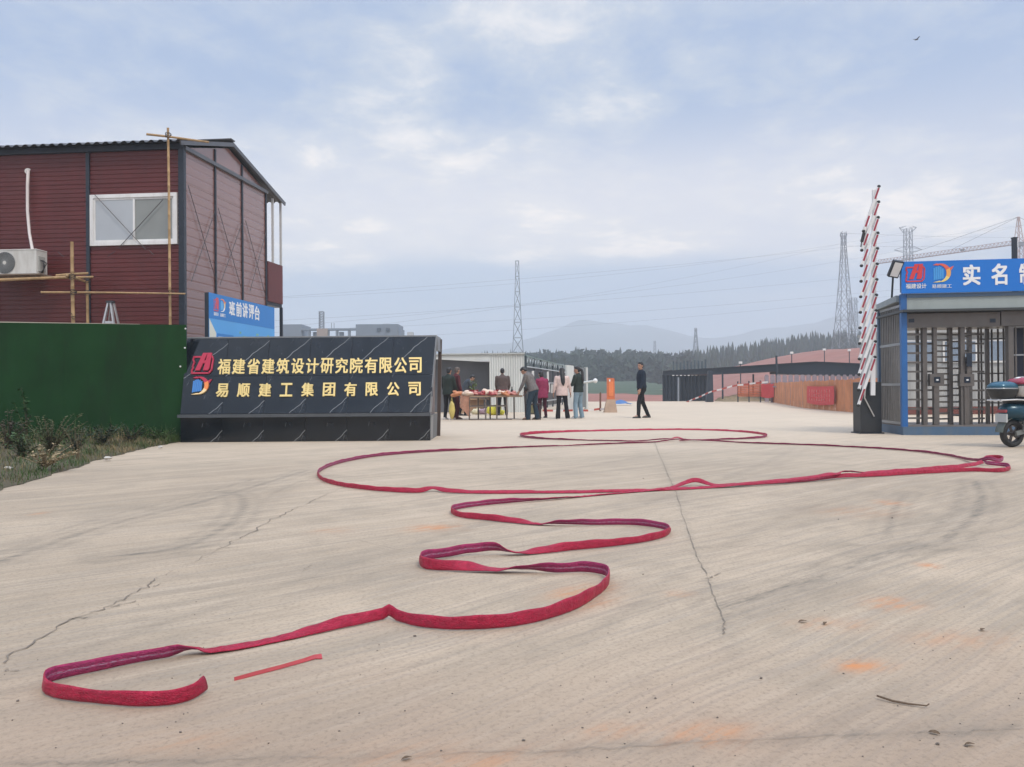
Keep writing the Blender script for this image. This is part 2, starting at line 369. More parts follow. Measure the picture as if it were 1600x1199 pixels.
for px, wd, jt in [([(0,1036),(60,999),(112,968),(170,950),(222,921),(246,904)], .006, .012), ([(246,904),(300,880),(345,857)], .0022, .012),
               ([(345,857),(380,838),(430,811),(462,795),(494,780)], .007, .014), ([(494,780),(540,760)], .003, .01), ([(345,855),(372,857)], .006, .012), ([(105,969),(140,965)], .006, .01),
               ([(180,948),(212,940)], .006, .01), ([(238,918),(252,914)], .006, .01), ([(255,900),(282,894)], .002, .01), ([(150,872),(210,867),(280,857)], .002, .006), ([(1085,858),(1160,854),(1400,853)], .003, .004), ([(1103,905),(1118,900),(1126,896)], .005, .005),
               ([(470,895),(486,884),(515,882)], .0025, .01), ([(560,845),(628,861)], .002, .006), ([(0,1049),(30,1049)], .004, .01)]:
    k = crack(px, wd, jt); mb.add(k.v, k.f)
k = crack([(0,1196),(200,1191),(400,1187),(800,1178),(1050,1164),(1300,1151),(1450,1145),(1640,1139)], .0014, .006, sub=10); mb.add(k.v, k.f)
mb.build('pavement_cracks', m_crack)['kind'] = 'structure'

# open land beyond the yard, to the horizon
def heightfield(name, x0, x1, y0, y1, n, mfun, m, kind='structure', smooth=True):
    xs = np.linspace(x0, x1, n[0]); ys = np.linspace(y0, y1, n[1]); mb = MB()
    for y in ys:
        for x in xs: mb.v.append((x, y, mfun(x, y)))
    for j in range(n[1]-1):
        for i in range(n[0]-1): k = j*n[0]+i; mb.f.append((k, k+1, k+1+n[0], k+n[0]))
    o = mb.build(name, m, smooth=smooth); o['kind'] = kind; return o
def fbm(x, y, s, seed=0, o=4):
    v_ = 0; a = 1.0
    for i in range(o):
        f = 2**i/s; v_ += a*math.sin(x*f+seed*1.7+i*2.1+1.3*math.sin(y*f*.7+seed))*math.cos(y*f*.9+seed*.6+i); a *= .5
    return v_
m_land = mat('red_earth_land', (.34, .20, .14), .95, var=.25, scale=.06, dirt=(.10, .13, .07), dscale=.02)
heightfield('ground', -2700, 2700, -320, 2700, (60, 60), lambda x, y: -1.2 if y < 60 else -1.6-.002*min(y, 400), m_land)
m_soil = mat('raw_red_soil', (.30, .125, .095), .95, var=.22, scale=.35, bump=.4, bscale=2.0, dirt=(.22, .10, .07), dscale=.12)
def strip(name, px0, px1, y0, y1, z0, z1, m, n=(40, 8), amp=.15):
    def f(x, y): t = (y-y0)/(y1-y0); return z0+(z1-z0)*t+amp*fbm(x, y, 3.0, 2)
    a, b = P(px0, 600, y0).x, P(px1, 600, y1).x
    return heightfield(name, min(a, P(px0, 600, y1).x), max(b, P(px1, 600, y0).x), y0, y1, n, f, m)
strip('earth_bank', 900, 1060, 56, 90, -1.0, .1, m_soil, amp=.12)
# the bare red hill behind the canopy
def hill(x, y):
    px = x/y*1200+800
    u = (x-64)/(27 if x < 64 else 50); v_ = (y-150)/70
    return -1.0+8.6*math.exp(-(abs(u)**2.4))*math.exp(-v_*v_)+.22*fbm(x, y, 6, 1)-(.5 if int((y+x*.25)/9) % 2 else 0)*.3
heightfield('red_hill', 5, 135, 85, 235, (90, 70), hill, m_soil)
m_grassland = mat('field_green', (.045, .075, .04), .95, var=.3, scale=.3)
def field(x, y):
    return -.9+3.2*min(1, max(0, (y-95)/110)) - (.25 if int(y/6) % 2 else 0)
heightfield('terraced_field', -60, 34, 95, 215, (30, 60), field, m_grassland)
m_forestfloor = mat('wood_floor', (.035, .05, .03), .95, var=.3, scale=.1)
def woodz(x, y):
    px = 800+1200*x/y
    pts = [(-600,2),(300,3),(700,4.0),(830,5.5),(930,6.0),(1010,5.0),(1060,4.6),(1110,6.6),(1180,8.6),(1260,11.5),(1340,13.5),(1500,16),(1800,18),(3000,20)]
    for (a, za), (b, zb) in zip(pts[:-1], pts[1:]):
        if a <= px <= b: zt = za+(zb-za)*(px-a)/(b-a); break
    else: zt = 3
    t = min(1, max(0, (y-200)/110)); return -1.2+(zt+1.2)*t*t*(3-2*t) if y < 310 else zt
heightfield('wooded_hill', -180, 420, 200, 420, (60, 30), woodz, m_forestfloor)
def mount(peaks, base, seed):
    def f(x, y):
        h = base
        for cx, cy, hh, wx, wy in peaks: h += hh*math.exp(-abs((x-cx)/wx)**1.5-abs((y-cy)/wy)**2)
        return h+base*.18*fbm(x, y, 90, seed, 5)+ (h-base)*.06*fbm(x, y, 60, seed+2, 5)
    return f
m_mount = mat('hazed_mountain_forest', (.085, .12, .13), .95, var=.4, scale=.012)  # forest colour lightened towards blue, extra haze painted into it
def px_at(px, Y): return (px-800)/1200*Y
heightfield('mountains', -1500, 1700, 1250, 2000, (220, 40), mount([(px_at(905,1600),1600,88,190,220),(px_at(1190,1600),1650,72,190,230),(px_at(1010,1500),1500,50,160,200),
    (px_at(705,1500),1480,48,160,200),(px_at(420,1550),1550,84,90,200),(px_at(1500,1600),1600,110,240,220),(px_at(100,1600),1600,120,260,220),(px_at(1330,1500),1480,70,130,180)], 14, 3), m_mount)

# far wood: pointed conifers and rounder crowns in one mass
def conifer(mb, p, h, r):
    n = 7; L_ = 6; a0 = random.random()*6
    for k in range(L_):
        z0 = p.z+h*(.12+.86*k/L_); z1 = p.z+h*min(1, .12+.86*(k+1.75)/L_); rr = r*(1-k/L_)**.9*random.uniform(.8, 1.15)
        vs = [V((p.x+math.cos(a0+k+2*math.pi*i/n)*rr*random.uniform(.6, 1.25), p.y+math.sin(a0+k+2*math.pi*i/n)*rr*random.uniform(.6, 1.2), z0-random.uniform(0, .08)*h)) for i in range(n)]
        mb.add(vs+[V((p.x+random.uniform(-.1,.1)*r, p.y, z1))], [(i, (i+1) % n, n) for i in range(n)])
def roundtree(mb, p, h, r):
    for _ in range(26):
        a, e = random.random()*6.28, random.uniform(-.5, 1.4); q = r*random.uniform(.5, 1.0)
        c = p+V((math.cos(a)*math.cos(e)*q, math.sin(a)*math.cos(e)*q, h*.55+math.sin(e)*h*.42)); s = r*random.uniform(.22, .42)
        vs = [c+V((random.uniform(-1,1), random.uniform(-1,1), random.uniform(-1,1)))*s for _ in range(6)]
        mb.add(vs, [(0,1,2),(1,2,3),(2,3,4),(3,4,5),(0,3,5),(0,2,4),(1,4,5)])
mb = MB(); mb2 = MB(); random.seed(11)
for i in range(2600):
    y = random.uniform(212, 345); px = random.uniform(560, 1640); x = (px-800)/1200*y; z = woodz(x, y)-.3
    if px < 1080 and random.random() < .65: roundtree(mb2 if random.random() < .5 else mb, V((x, y, z)), random.uniform(6, 10), random.uniform(2.2, 3.6))
    else: conifer(mb if random.random() < .7 else mb2, V((x, y, z)), random.uniform(6.5, 11.5), random.uniform(1.5, 2.4))
m_tree = mat('far_foliage', (.018, .032, .020), .9, var=.45, scale=.5)
m_tree2 = mat('far_foliage_light', (.032, .048, .026), .9, var=.4, scale=.5)
o = mb.build('far_wood', m_tree); o.data.materials.append(m_tree2)
n0 = len(mb.f); o2 = mb2.build('far_wood_tmp', m_tree2)
bm = bmesh.new(); bm.from_mesh(o.data); k0 = len(bm.faces); bm.from_mesh(o2.data); bm.faces.ensure_lookup_table()
for f in bm.faces[k0:]: f.material_index = 1
bm.to_mesh(o.data); bm.free(); bpy.data.objects.remove(o2); o['kind'] = 'stuff'
tag(o, 'dark far-off wood of pointed conifers along the ridge below the hazy mountains', 'wood')

# air: one closed box of even haze
hz = MB().box((0, 1150, 58), (5200, 2700, 124)).build('haze', m_land)
hz.data.materials.clear(); m = bpy.data.materials.new('haze_air'); m.use_nodes = True; nt = m.node_tree; nt.nodes.clear()
pv = N('ShaderNodeVolumePrincipled'); pv.inputs['Color'].default_value = (.86, .935, 1, 1); pv.inputs['Density'].default_value = .0012; pv.inputs['Anisotropy'].default_value = .2
oo = N('ShaderNodeOutputMaterial'); L(pv.outputs[0], oo.inputs['Volume']); hz.data.materials.append(m); hz['kind'] = 'stuff'

# ================================================================== red two-storey site cabin
A = G(287, 600); A = P(287, 600, 18.0); A.z = 0
B = P(417, 600, 22.1); B.z = 0
eV = V((B.x-A.x, B.y-A.y, 0)); DEP = eV.length; eV.normalize()
eU = V((-1, .085, 0)).normalized()                       # along the front, leftwards
nF = V((-eU.y*-1, -1, 0)); nF = V((0,0,1)).cross(eU).normalized(); nF = nF if nF.y < 0 else -nF
nE = eV.cross(V((0,0,1))).normalized(); nE = nE if nE.x > 0 else -nE
HE = P(287, 231, 18.0).z; HR = HE+.62; LEN = 9.5
def UV(u, v, z): return A + eU*u + eV*v + V((0,0,z))
def FU(px, py):                                            # pixel on the front wall -> (u, z)
    p = hit(px, py, A, nF); return (p-A).dot(eU)/1.0, p.z
def EU_(px, py):
    p = hit(px, py, A, nE); return (p-A).dot(eV), p.z
def wallmat():
    m = mat('maroon_panel', (.115, .019, .018), .45, var=.35, scale=.9, spec=.5, dirt=(.075, .014, .013), dscale=.8); return m
m_red = wallmat()
m_trim = mat('dark_steel_trim', (.018, .026, .04), .45, var=.2)
m_white = mat('white_frame', (.78, .78, .77), .45, var=.05, dirt=(.5, .48, .45), dscale=1.2)
m_glass = mat('window_glass', (.30, .33, .35), .16, var=.1, scale=1.5, spec=.7)
m_roof = mat('roof_sheet', (.055, .058, .065), .5, var=.25, dirt=(.10, .08, .07))
m_bamboo = mat('bamboo', (.42, .27, .13), .6, var=.3, scale=9, dirt=(.22, .15, .08), dscale=3)
m_wire = mat('brace_wire', (.05, .04, .045), .5)
cabin = thing('site_cabin', 'dark maroon two-storey prefab cabin with gabled end standing behind the green fence', 'building', A)
def ribbed(mb, p0, d, length, z0, z1, nrm, pitch=.105, depth=.011):
    prof = []; z = z0
    k = 0
    while z < z1-.02:
        dz_ = min(pitch, z1-z); dd = depth*(1.9 if k % 4 == 0 else 1)
        prof += [(0, z), (depth*.2, z+dz_*.12), (depth, z+dz_*.22), (depth, z+dz_*.92), (-.004 if k % 4 == 3 else .002, z+dz_*.97)]; z += dz_; k += 1
    prof.append((0, z1)); n = len(prof); a = [p0+nrm*q+V((0,0,z)) for q, z in prof]; b = [p+d*length for p in a]
    mb.add(a+b, [(i, i+1, n+i+1, n+i) for i in range(n-1)])
mb = MB(); ribbed(mb, A, eU, LEN, 0, HE, nF); mb.build('front_wall', m_red, cabin)
mb = MB(); ribbed(mb, A, eV, DEP, 0, HE, nE, .21, .004)
m_end_ = mat('glossy_maroon_sky_tint', (.20, .088, .070), .26, var=.12, scale=.7, spec=1.0, dirt=(.20, .085, .065), dscale=.7)  # glossy maroon panel, base colour paled to carry the sky's grazing reflection
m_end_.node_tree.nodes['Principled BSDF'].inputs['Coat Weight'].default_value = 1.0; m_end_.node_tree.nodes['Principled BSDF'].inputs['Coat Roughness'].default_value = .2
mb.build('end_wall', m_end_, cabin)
g0 = A+nE*.005; mb = MB().poly([g0+V((0,0,HE)), g0+eV*DEP+V((0,0,HE)), g0+eV*DEP*.5+V((0,0,HR))], -nE*.06); mb.build('gable', m_end_, cabin)
mb = MB().poly([UV(LEN,0,0), UV(LEN,DEP,0), UV(LEN,DEP,HE), UV(LEN,DEP/2,HR), UV(LEN,0,HE)], eU*.05)
mb.poly([UV(0,DEP,0), UV(LEN,DEP,0), UV(LEN,DEP,HE), UV(0,DEP,HE)], -eV*.05); mb.build('rear_wall', m_red, cabin)
# posts and trim, standing proud of the panels
def vtrim(name, p, nrm, d, wd, z0, z1, out_=.05):
    mb = MB().hexa([p+nrm*-.02-d*wd/2+V((0,0,z0)), p+nrm*out_-d*wd/2+V((0,0,z0)), p+nrm*out_+d*wd/2+V((0,0,z0)), p+nrm*-.02+d*wd/2+V((0,0,z0))],
        [p+nrm*-.02-d*wd/2+V((0,0,z1)), p+nrm*out_-d*wd/2+V((0,0,z1)), p+nrm*out_+d*wd/2+V((0,0,z1)), p+nrm*-.02+d*wd/2+V((0,0,z1))])
    return mb.build(name, m_trim, cabin)
mb = MB().box(A+V((0,0,HE/2))+nF*.015+nE*.03-nE*.03, (.13, .13, HE)); mb.build('corner_post', m_trim, cabin)
for px in (139, -5, -150):
    u, _ = FU(px, 350); vtrim('wall_post', A+eU*u, nF, eU, .085, 0, HE)
for px in (336, 378, 415):
    v_, _ = EU_(px, 400); vtrim('wall_post', A+eV*min(v_, DEP-.03), nE, eV, .06, 0, HE+max(0, (HR-HE)*(1-abs(v_-DEP/2)/(DEP/2)))-.03, .035)
mb = MB().bar(A+nE*.04+V((0,0,HE)), A+eV*DEP+nE*.04+V((0,0,HE-.02)), .09, .09)
mb.build('gable_beam', mat('grey_steel', (.12, .125, .14), .4, .3), cabin)
mb = MB().bar(UV(-.05,-.05,HE+.02), UV(LEN,-.05,HE+.02), .10, .13); mb.build('eave_beam', m_trim, cabin)
# roof: corrugated sheets on two slopes
def roof_slope(va, za, vb, zb, u0, u1, name):
    mb = MB(); n = int((u1-u0)/.055); top = []
    for i in range(n+1):
        u = u0+(u1-u0)*i/n; q = (.05, .05, 0, 0)[i % 4]
        top.append((UV(u, va, za+q), UV(u, vb, zb+q)))
    vs = [p for ab in top for p in ab]; fs = [(2*i, 2*i+1, 2*i+3, 2*i+2) for i in range(n)]; k = len(vs)
    vs += [V(v)-V((0,0,.012)) for v in vs]; fs += [tuple(j+k for j in reversed(f)) for f in fs]
    mb.add(vs, fs); return mb.build(name, m_roof, cabin)
roof_slope(-.30, HE+.06, DEP*.5, HR+.13, -.12, LEN, 'front_roof'); roof_slope(DEP*.5, HR+.13, DEP+.95, HE-.10, -.12, LEN, 'rear_roof')
mb = MB()
for a, b in (((-.3, HE+.02), (DEP*.5, HR+.09)), ((DEP*.5, HR+.09), (DEP+.95, HE-.14))):
    mb.bar(UV(-.14, a[0], a[1]), UV(-.14, b[0], b[1]), .035, .10)
mb.build('verge_trim', MATS['grey_steel'], cabin)
mb = MB().bar(UV(-.14, DEP*.5, HR+.21), UV(LEN, DEP*.5, HR+.21), .22, .03); mb.build('ridge_cap', m_roof, cabin)
# window of two sliding sashes
u1_, zt = FU(143, 306); u0_, zb = FU(279, 382)
win = MB()
def fbox(mb, ua, ub, za, zb_, d0, d1):
    q = lambda u, z, d: A+eU*u+nF*d+V((0,0,z))
    mb.hexa([q(ua,za,d0), q(ub,za,d0), q(ub,za,d1), q(ua,za,d1)], [q(ua,zb_,d0), q(ub,zb_,d0), q(ub,zb_,d1), q(ua,zb_,d1)]); return mb
fw = .085
for a in ((u0_,u1_,zt-fw,zt), (u0_,u1_,zb,zb+fw), (u0_,u0_+fw,zb+fw,zt-fw), (u1_-fw,u1_,zb+fw,zt-fw)): fbox(win, *a, .0, .075)
win = win.build('window', m_white, cabin); um = (u0_+u1_)/2
for k, (a, b, d) in enumerate(((um-.03, u1_-fw, .055), (u0_+fw, um+.03, .04))):
    mb = MB()
    for q in ((a,b,zt-fw-.045,zt-fw), (a,b,zb+fw,zb+fw+.045), (a,a+.045,zb+fw+.045,zt-fw-.045), (b-.045,b,zb+fw+.045,zt-fw-.045)): fbox(mb, *q, d-.02, d)
    mb.build('sash', m_white, win)
    fbox(MB(), a+.045, b-.045, zb+fw+.045, zt-fw-.045, d-.018, d-.01).build('pane', mat('pane_pale_curtain', (.42, .45, .48), .12, var=.1, scale=2, spec=.7) if k == 0 else mat('pane_grey_curtain', (.25, .265, .255), .15, var=.15, scale=2, spec=.6), win)
mb = MB()
for a, b in (((152,306),(232,392)), ((258,314),(190,388)), ((184,394),(172,402)), ((236,392),(244,400)), ((95,395),(104,403))):
    ua, za = FU(*a); ub, zb2 = FU(*b); MB().tube([A+eU*ua+nF*.1+V((0,0,za)), A+eU*ub+nF*.1+V((0,0,zb2))], .008, 5).build('brace_wire', m_wire, cabin)
for a, b in (((291,290),(335,440)), ((333,330),(296,440)), ((338,325),(374,450)), ((375,350),(341,445)), ((381,345),(413,465)), ((414,360),(388,455))):
    va, za = EU_(*a); vb, zb2 = EU_(*b); MB().tube([A+eV*va+nE*.05+V((0,0,za)), A+eV*vb+nE*.05+V((0,0,zb2))], .008, 5).build('brace_wire', m_wire, cabin)
# rear balcony seen past the end wall
zb0, zb1 = P(428, 480, 22.8).z, P(428, 414, 22.8).z
mb = MB().hexa([UV(-.02,DEP,zb0), UV(-.02,DEP+.95,zb0), UV(LEN,DEP+.95,zb0), UV(LEN,DEP,zb0)], [UV(-.02,DEP,zb0+.12), UV(-.02,DEP+.95,zb0+.12), UV(LEN,DEP+.95,zb0+.12), UV(LEN,DEP,zb0+.12)])
mb.build('balcony_slab', m_trim, cabin)
mb = MB().hexa([UV(-.05,DEP+.02,zb0+.1), UV(-.05,DEP+.95,zb0+.1), UV(0,DEP+.95,zb0+.1), UV(0,DEP+.02,zb0+.1)], [UV(-.05,DEP+.02,zb1), UV(-.05,DEP+.95,zb1), UV(0,DEP+.95,zb1), UV(0,DEP+.02,zb1)])
mb.hexa([UV(0,DEP+.90,zb0+.12), UV(0,DEP+.95,zb0+.12), UV(LEN,DEP+.95,zb0+.12), UV(LEN,DEP+.90,zb0+.12)], [UV(0,DEP+.90,zb1), UV(0,DEP+.95,zb1), UV(LEN,DEP+.95,zb1), UV(LEN,DEP+.90,zb1)])
mb.build('balcony_parapet', m_red, cabin)
for v_ in (DEP+.38, DEP+.9):
    MB().bar(UV(-.02, v_, zb1), UV(-.02, v_, HE-.1), .06).build('balcony_post', mat('pale_post', (.5,.5,.5), .5), cabin)
MB().bar(UV(-.02, DEP+.9, 0), UV(-.02, DEP+.9, zb0), .08).build('balcony_leg', m_trim, cabin)

# air conditioner on the bamboo shelf
YF = 17.0
def FPp(px, py, d=0.0):                                    # pixel on a plane d metres in front of the front wall
    return hit(px, py, A+nF*d, nF)
DA = .62
p0, p1 = FPp(-28, 392, DA), FPp(57, 430, DA); acw = (p1-p0).dot(-eU); ach = p0.z-p1.z
zs = p1.z
ac = thing('air_conditioner', 'white outdoor air-conditioner unit resting on the bamboo platform beside the cabin wall', 'air conditioner', FPp(15, 430, DA-.2))
m_acw = mat('ac_casing', (.62, .61, .57), .45, var=.05, dirt=(.42, .39, .34), dscale=2)
q0 = V((p0.x, p0.y, zs)); ex = -eU; bx_ = lambda a, b, c: q0+ex*a-nF*b+V((0,0,c))
mb = MB(); bm = bmesh.new()
mb.hexa([bx_(0,0,.02), bx_(acw,0,.02), bx_(acw,.36,.02), bx_(0,.36,.02)], [bx_(0,0,ach), bx_(acw,0,ach), bx_(acw,.36,ach), bx_(0,.36,ach)])
mb.hexa([bx_(-.01,-.012,ach), bx_(acw+.01,-.012,ach), bx_(acw+.01,.37,ach), bx_(-.01,.37,ach)], [bx_(.01,.01,ach+.018), bx_(acw-.01,.01,ach+.018), bx_(acw-.01,.35,ach+.018), bx_(.01,.35,ach+.018)])
for k in (.12, acw-.2): mb.hexa([bx_(k,.05,0), bx_(k+.08,.05,0), bx_(k+.08,.3,0), bx_(k,.3,0)], [bx_(k,.05,.021), bx_(k+.08,.05,.021), bx_(k+.08,.3,.021), bx_(k,.3,.021)])
casing = mb.build('casing', m_acw, ac)
fc = FPp(8, 411, DA); fc = bx_((fc-q0).dot(ex), 0, fc.z-zs); fr_ = ach*.42
circ = lambda r_, k, n, d: fc+ex*(math.cos(2*math.pi*k/n)*r_)+V((0,0,math.sin(2*math.pi*k/n)*r_))+nF*d
mb = MB().poly([circ(fr_, k, 28, .003) for k in range(28)], nF*.004); mb.build('fan_recess', mat('fan_dark', (.05, .055, .055), .6), ac)
mb = MB()
for rr in np.linspace(.16, 1.0, 9): mb.tube([circ(fr_*rr, k, 28, .018) for k in range(29)], .0035, 4, caps=False)
for k in range(36): mb.tube([circ(fr_*.15, k, 36, .016), circ(fr_*.99, k+1.2, 36, .016)], .003, 4)
mb.build('fan_grille', mat('grille_grey', (.30, .31, .31), .5), ac)
MB().poly([circ(fr_*.17, k, 16, .012) for k in range(16)], nF*.012).build('fan_hub', m_acw, ac)
mb = MB().hexa([bx_(acw,.06,.1), bx_(acw+.035,.06,.1), bx_(acw+.035,.26,.1), bx_(acw,.26,.1)], [bx_(acw,.06,ach*.75), bx_(acw+.025,.06,ach*.75), bx_(acw+.025,.26,ach*.75), bx_(acw,.26,ach*.75)])
mb.build('valve_cover', mat('grille_grey2', (.36, .36, .34), .5), ac)
mb = MB()
for k in range(3): mb.tube([bx_(acw+.02, .1+.04*k, ach*.62), bx_(acw+.10+.02*k, .1+.03*k, ach*.5), bx_(acw+.09, .12, ach*.25), bx_(acw+.02, .12+.03*k, ach*.12)], .009, 6)
mb.build('cable', mat('black_rubber', (.02, .02, .022), .6), ac)
pp = [FPp(44, 268, .02), FPp(44, 268, .10), FPp(43, 290, .10), FPp(43, 330, .12), FPp(46, 365, .2), FPp(51, 392, .45), FPp(53, 402, .5)]
MB().tube(pp, [.04, .035, .035, .034, .033, .032, .032], 8).build('pipe_wrap', mat('pipe_tape', (.66, .60, .58), .7, var=.1, bump=.3, bscale=40), ac, smooth=True)
MB().tube([FPp(44, 268, .0), FPp(44, 268, .03)], .075, 14).build('wall_sleeve', m_white, ac)

# bamboo scaffold lashed together in front of the cabin
sc_ = thing('bamboo_scaffold', 'brown bamboo poles lashed into a scaffold against the maroon cabin wall', 'scaffold', V((FPp(115, 500, .9).x, FPp(115, 500, .9).y, 0)))
def pole(pts, r0, name='pole', knots=True):
    pts = [V(p) for p in pts]; mb = MB(); Lg = (pts[-1]-pts[0]).length; n = max(2, int(Lg/.32)); P_, R_ = [], []
    for i in range(n+1):
        t = i/n; p = pts[0].lerp(pts[-1], t)+V((math.sin(t*5+r0*300)*.008, 0, math.sin(t*4)*.006)); r_ = r0*(1.08-.22*t)
        P_ += [p-(pts[-1]-pts[0]).normalized()*.012, p, p+(pts[-1]-pts[0]).normalized()*.012]; R_ += [r_, r_*1.16, r_]
    P_, R_ = P_[1:-1], R_[1:-1]; mb.tube(P_, R_, 8); return mb.build(name, m_bamboo, sc_, smooth=True)
def toground(px, py, d):
    p = FPp(px, py, d); return V((p.x, p.y, 0))
pole([toground(268, 505, .35), FPp(262, 200, .35)], .032)
pole([FPp(229, 210, .42), FPp(326, 222, .30)], .026)
pole([toground(115, 505, .95), FPp(113, 378, .95)], .042)
pole([toground(137, 505, .30), FPp(136, 440, .30)], .035)
pole([FPp(64, 457, .98), FPp(290, 459, .42)], .022)
pole([FPp(-60, 441, .92), FPp(107, 433, .92)], .036); pole([FPp(-60, 438, .3), FPp(145, 433, .28)], .034); pole([FPp(88, 431, .6), FPp(137, 427, .55)], .03)
pole([FPp(104, 431, 1.0), FPp(136, 441, .25)], .03)
pole([FPp(-20, 440, .95), FPp(-20, 436, .2)], .03)
mb = MB(); pa, pb = FPp(-60, 435, .95), FPp(62, 431, .95)
za = zs-.012
mb.hexa([V((pa.x,pa.y,za-.03)), V((pb.x,pb.y,za-.03)), V((pb.x,pb.y,za-.03))-nF*.62, V((pa.x,pa.y,za-.03))-nF*.62], [V((pa.x,pa.y,za)), V((pb.x,pb.y,za)), V((pb.x,pb.y,za))-nF*.62, V((pa.x,pa.y,za))-nF*.62])
mb.build('shelf_board', mat('old_board', (.20, .15, .11), .8, var=.3, scale=8), sc_)
m_lash = mat('lashing_tie', (.06, .045, .035), .8)
for px, py, d in ((113,433,.97), (136,439,.3), (263,212,.38), (268,458,.40), (115,457,.97), (137,458,.5)):
    c = FPp(px, py, d); mb = MB()
    for k in range(4): mb.tube([c+V((math.cos(a)*.062, math.sin(a)*.062, (k-1.5)*.018+.03*math.sin(a+k))) for a in np.linspace(0, 6.28, 11)], .008, 5, caps=False)
    mb.build('lashing', m_lash, sc_)
mb = MB()
for k in range(5): c = FPp(113, 490+k*2, 1.0); mb.tube([c, c+V((random.uniform(-.12,.12), -.04, random.uniform(-.06,.08)))], .007, 5)
mb.build('loose_tie', m_lash, sc_)

# folding stepladder poking over the fence
sl = thing('stepladder', 'pale metal folding ladder leaning behind the green fence, only its top showing', 'ladder', toground(170, 505, .8))
tp = FPp(171, 472, .8); m_alu = mat('aluminium', (.62, .62, .62), .35, .7, var=.1)
for a, b in ((-.16, .0), (.10, .05)):
    MB().bar(V((tp.x+a*4.2, tp.y-.1 if a < 0 else tp.y, 0)), tp+V((b-.02, 0, 0)), .035, .06).build('rail', m_alu, sl)
    MB().bar(V((tp.x+a*4.2+.12, tp.y+.42, 0)), tp+V((b+.02, .05, 0)), .03, .05).build('rail', m_alu, sl)
MB().bar(tp+V((-.06,0,0)), tp+V((.10,0,0)), .10, .05).build('hinge_cap', mat('dark_plastic', (.04,.04,.045), .5), sl)
for k in range(1, 6): t = k/6.5; MB().bar(V((tp.x-.64*t, tp.y-.1*t, tp.z*(1-t))), V((tp.x+.40*t, tp.y, tp.z*(1-t))), .03, .05).build('rung', m_alu, sl)

# ================================================================== green fence
F0, F1 = P(-140, 600, 13.5), P(292, 600, 14.75); F0.z = F1.z = 0
zf0, zf1 = P(-140, 502.5, 13.5).z, P(292, 508, 14.75).z
fence = thing('green_fence', 'tall dark green turf-covered fence between the weeds and the maroon cabin', 'fence', (F0+F1)/2)
dF = (F1-F0).normalized(); nFe = V((dF.y, -dF.x, 0)); m_turf = mat('green_turf_sheet', (.010, .046, .013), .85, var=.35, scale=1.1, bump=.5, bscale=160, spec=.12, dirt=(.011, .025, .011), dscale=.9)
mb = MB(); n = 190; vs = []
FL = (F1-F0).length
for j in range(15):
    for i in range(n+1):
        t = i/n; zt_ = zf0+(zf1-zf0)*t; z = zt_*j/14
        vs.append(F0+dF*FL*t+V((0,0,z))+nFe*(.012*math.sin(t*33)*math.sin(j*.5+t*7)+.018*abs(math.sin(t*FL*math.pi/1.2))+.005*math.sin(j*1.9)))
mb.add(vs, [(j*(n+1)+i, j*(n+1)+i+1, (j+1)*(n+1)+i+1, (j+1)*(n+1)+i) for j in range(14) for i in range(n)])
mb.build('turf_panel', m_turf, fence, smooth=True)
MB().bar(F0+V((0,0,zf0+.012))-nFe*.02, F1+V((-.9,0,zf1+.012))-nFe*.02, .05, .025).build('top_rail', mat('pale_rail', (.50, .45, .36), .6, var=.15), fence)
for t in np.linspace(.02, .98, 6): MB().bar(F0+dF*FL*t-nFe*.06, F0+dF*FL*t-nFe*.06+V((0,0,zf0+(zf1-zf0)*t-.02)), .05).build('post', m_trim, fence)
for px, py in ((290,514),(289,544),(282,573)): c = hit(px, py, F0, nFe); MB().ell(c+nFe*.02, .018, 8, 6).build('fixing_tie', m_white, fence)

# ================================================================== black stone name wall
SL = P(277, 650, 14.4); SR = P(672.5, 648.5, 14.4)
TL = P(292.5, 528.5, 15.0); TR = P(681, 526.5, 15.0)
zl = (SL.z+SR.z)/2; zt = (TL.z+TR.z)/2
SL.z = SR.z = zl; TL.z = TR.z = zt
BL, BR = P(282, 690, 14.52), P(672.5, 689, 14.52); BL.z = BR.z = 0
sign = thing('name_wall', 'black marble name wall with gold characters and two emblems on its sloping face', 'sign wall', (BL+BR)/2)
m_marble = bpy.data.materials.new('black_marble'); m_marble.use_nodes = True; nt = m_marble.node_tree; bs = nt.nodes['Principled BSDF']
tc = N('ShaderNodeTexCoord'); UVo = N('ShaderNodeUVMap'); uvs = UVo.outputs[0]
nz = N('ShaderNodeTexNoise'); nz.inputs['Scale'].default_value = 2.2; nz.inputs['Detail'].default_value = 7; L(uvs, nz.inputs['Vector'])
def vein(rz, scale, dist, wd, off):
    q = N('ShaderNodeMapping'); q.inputs['Rotation'].default_value = (0,0,rz); q.inputs['Location'].default_value = (off, 0, 0); L(uvs, q.inputs[0])
    wv = N('ShaderNodeTexWave', bands_direction='X', wave_profile='SIN'); wv.inputs['Scale'].default_value = scale; wv.inputs['Distortion'].default_value = dist
    wv.inputs['Detail'].default_value = 4; wv.inputs['Detail Scale'].default_value = 1.6; L(q.outputs[0], wv.inputs['Vector'])
    return SMOOTH(wv.outputs['Fac'], 1-wd, 1.0)
v1 = vein(R(47), .34, 2.2, .0007, .13); v2 = vein(R(24), .75, 4.5, .0020, .4)
msk = NOISE(uvs, 2.4, 4, .6); 
vv = MATH('MAXIMUM', MATH('MULTIPLY', v1, SMOOTH(msk, .26, .42)), MATH('MULTIPLY', MATH('MULTIPLY', v2, SMOOTH(msk, .52, .62)), .55))
cb = MIX(SMOOTH(nz.outputs['Fac'], .35, .7), (.004, .007, .011), (.011, .015, .021))
L(MIX(MATH('MULTIPLY', vv, .7), cb, (.28, .29, .29)), bs.inputs['Base Color'])
bs.inputs['Roughness'].default_value = .22
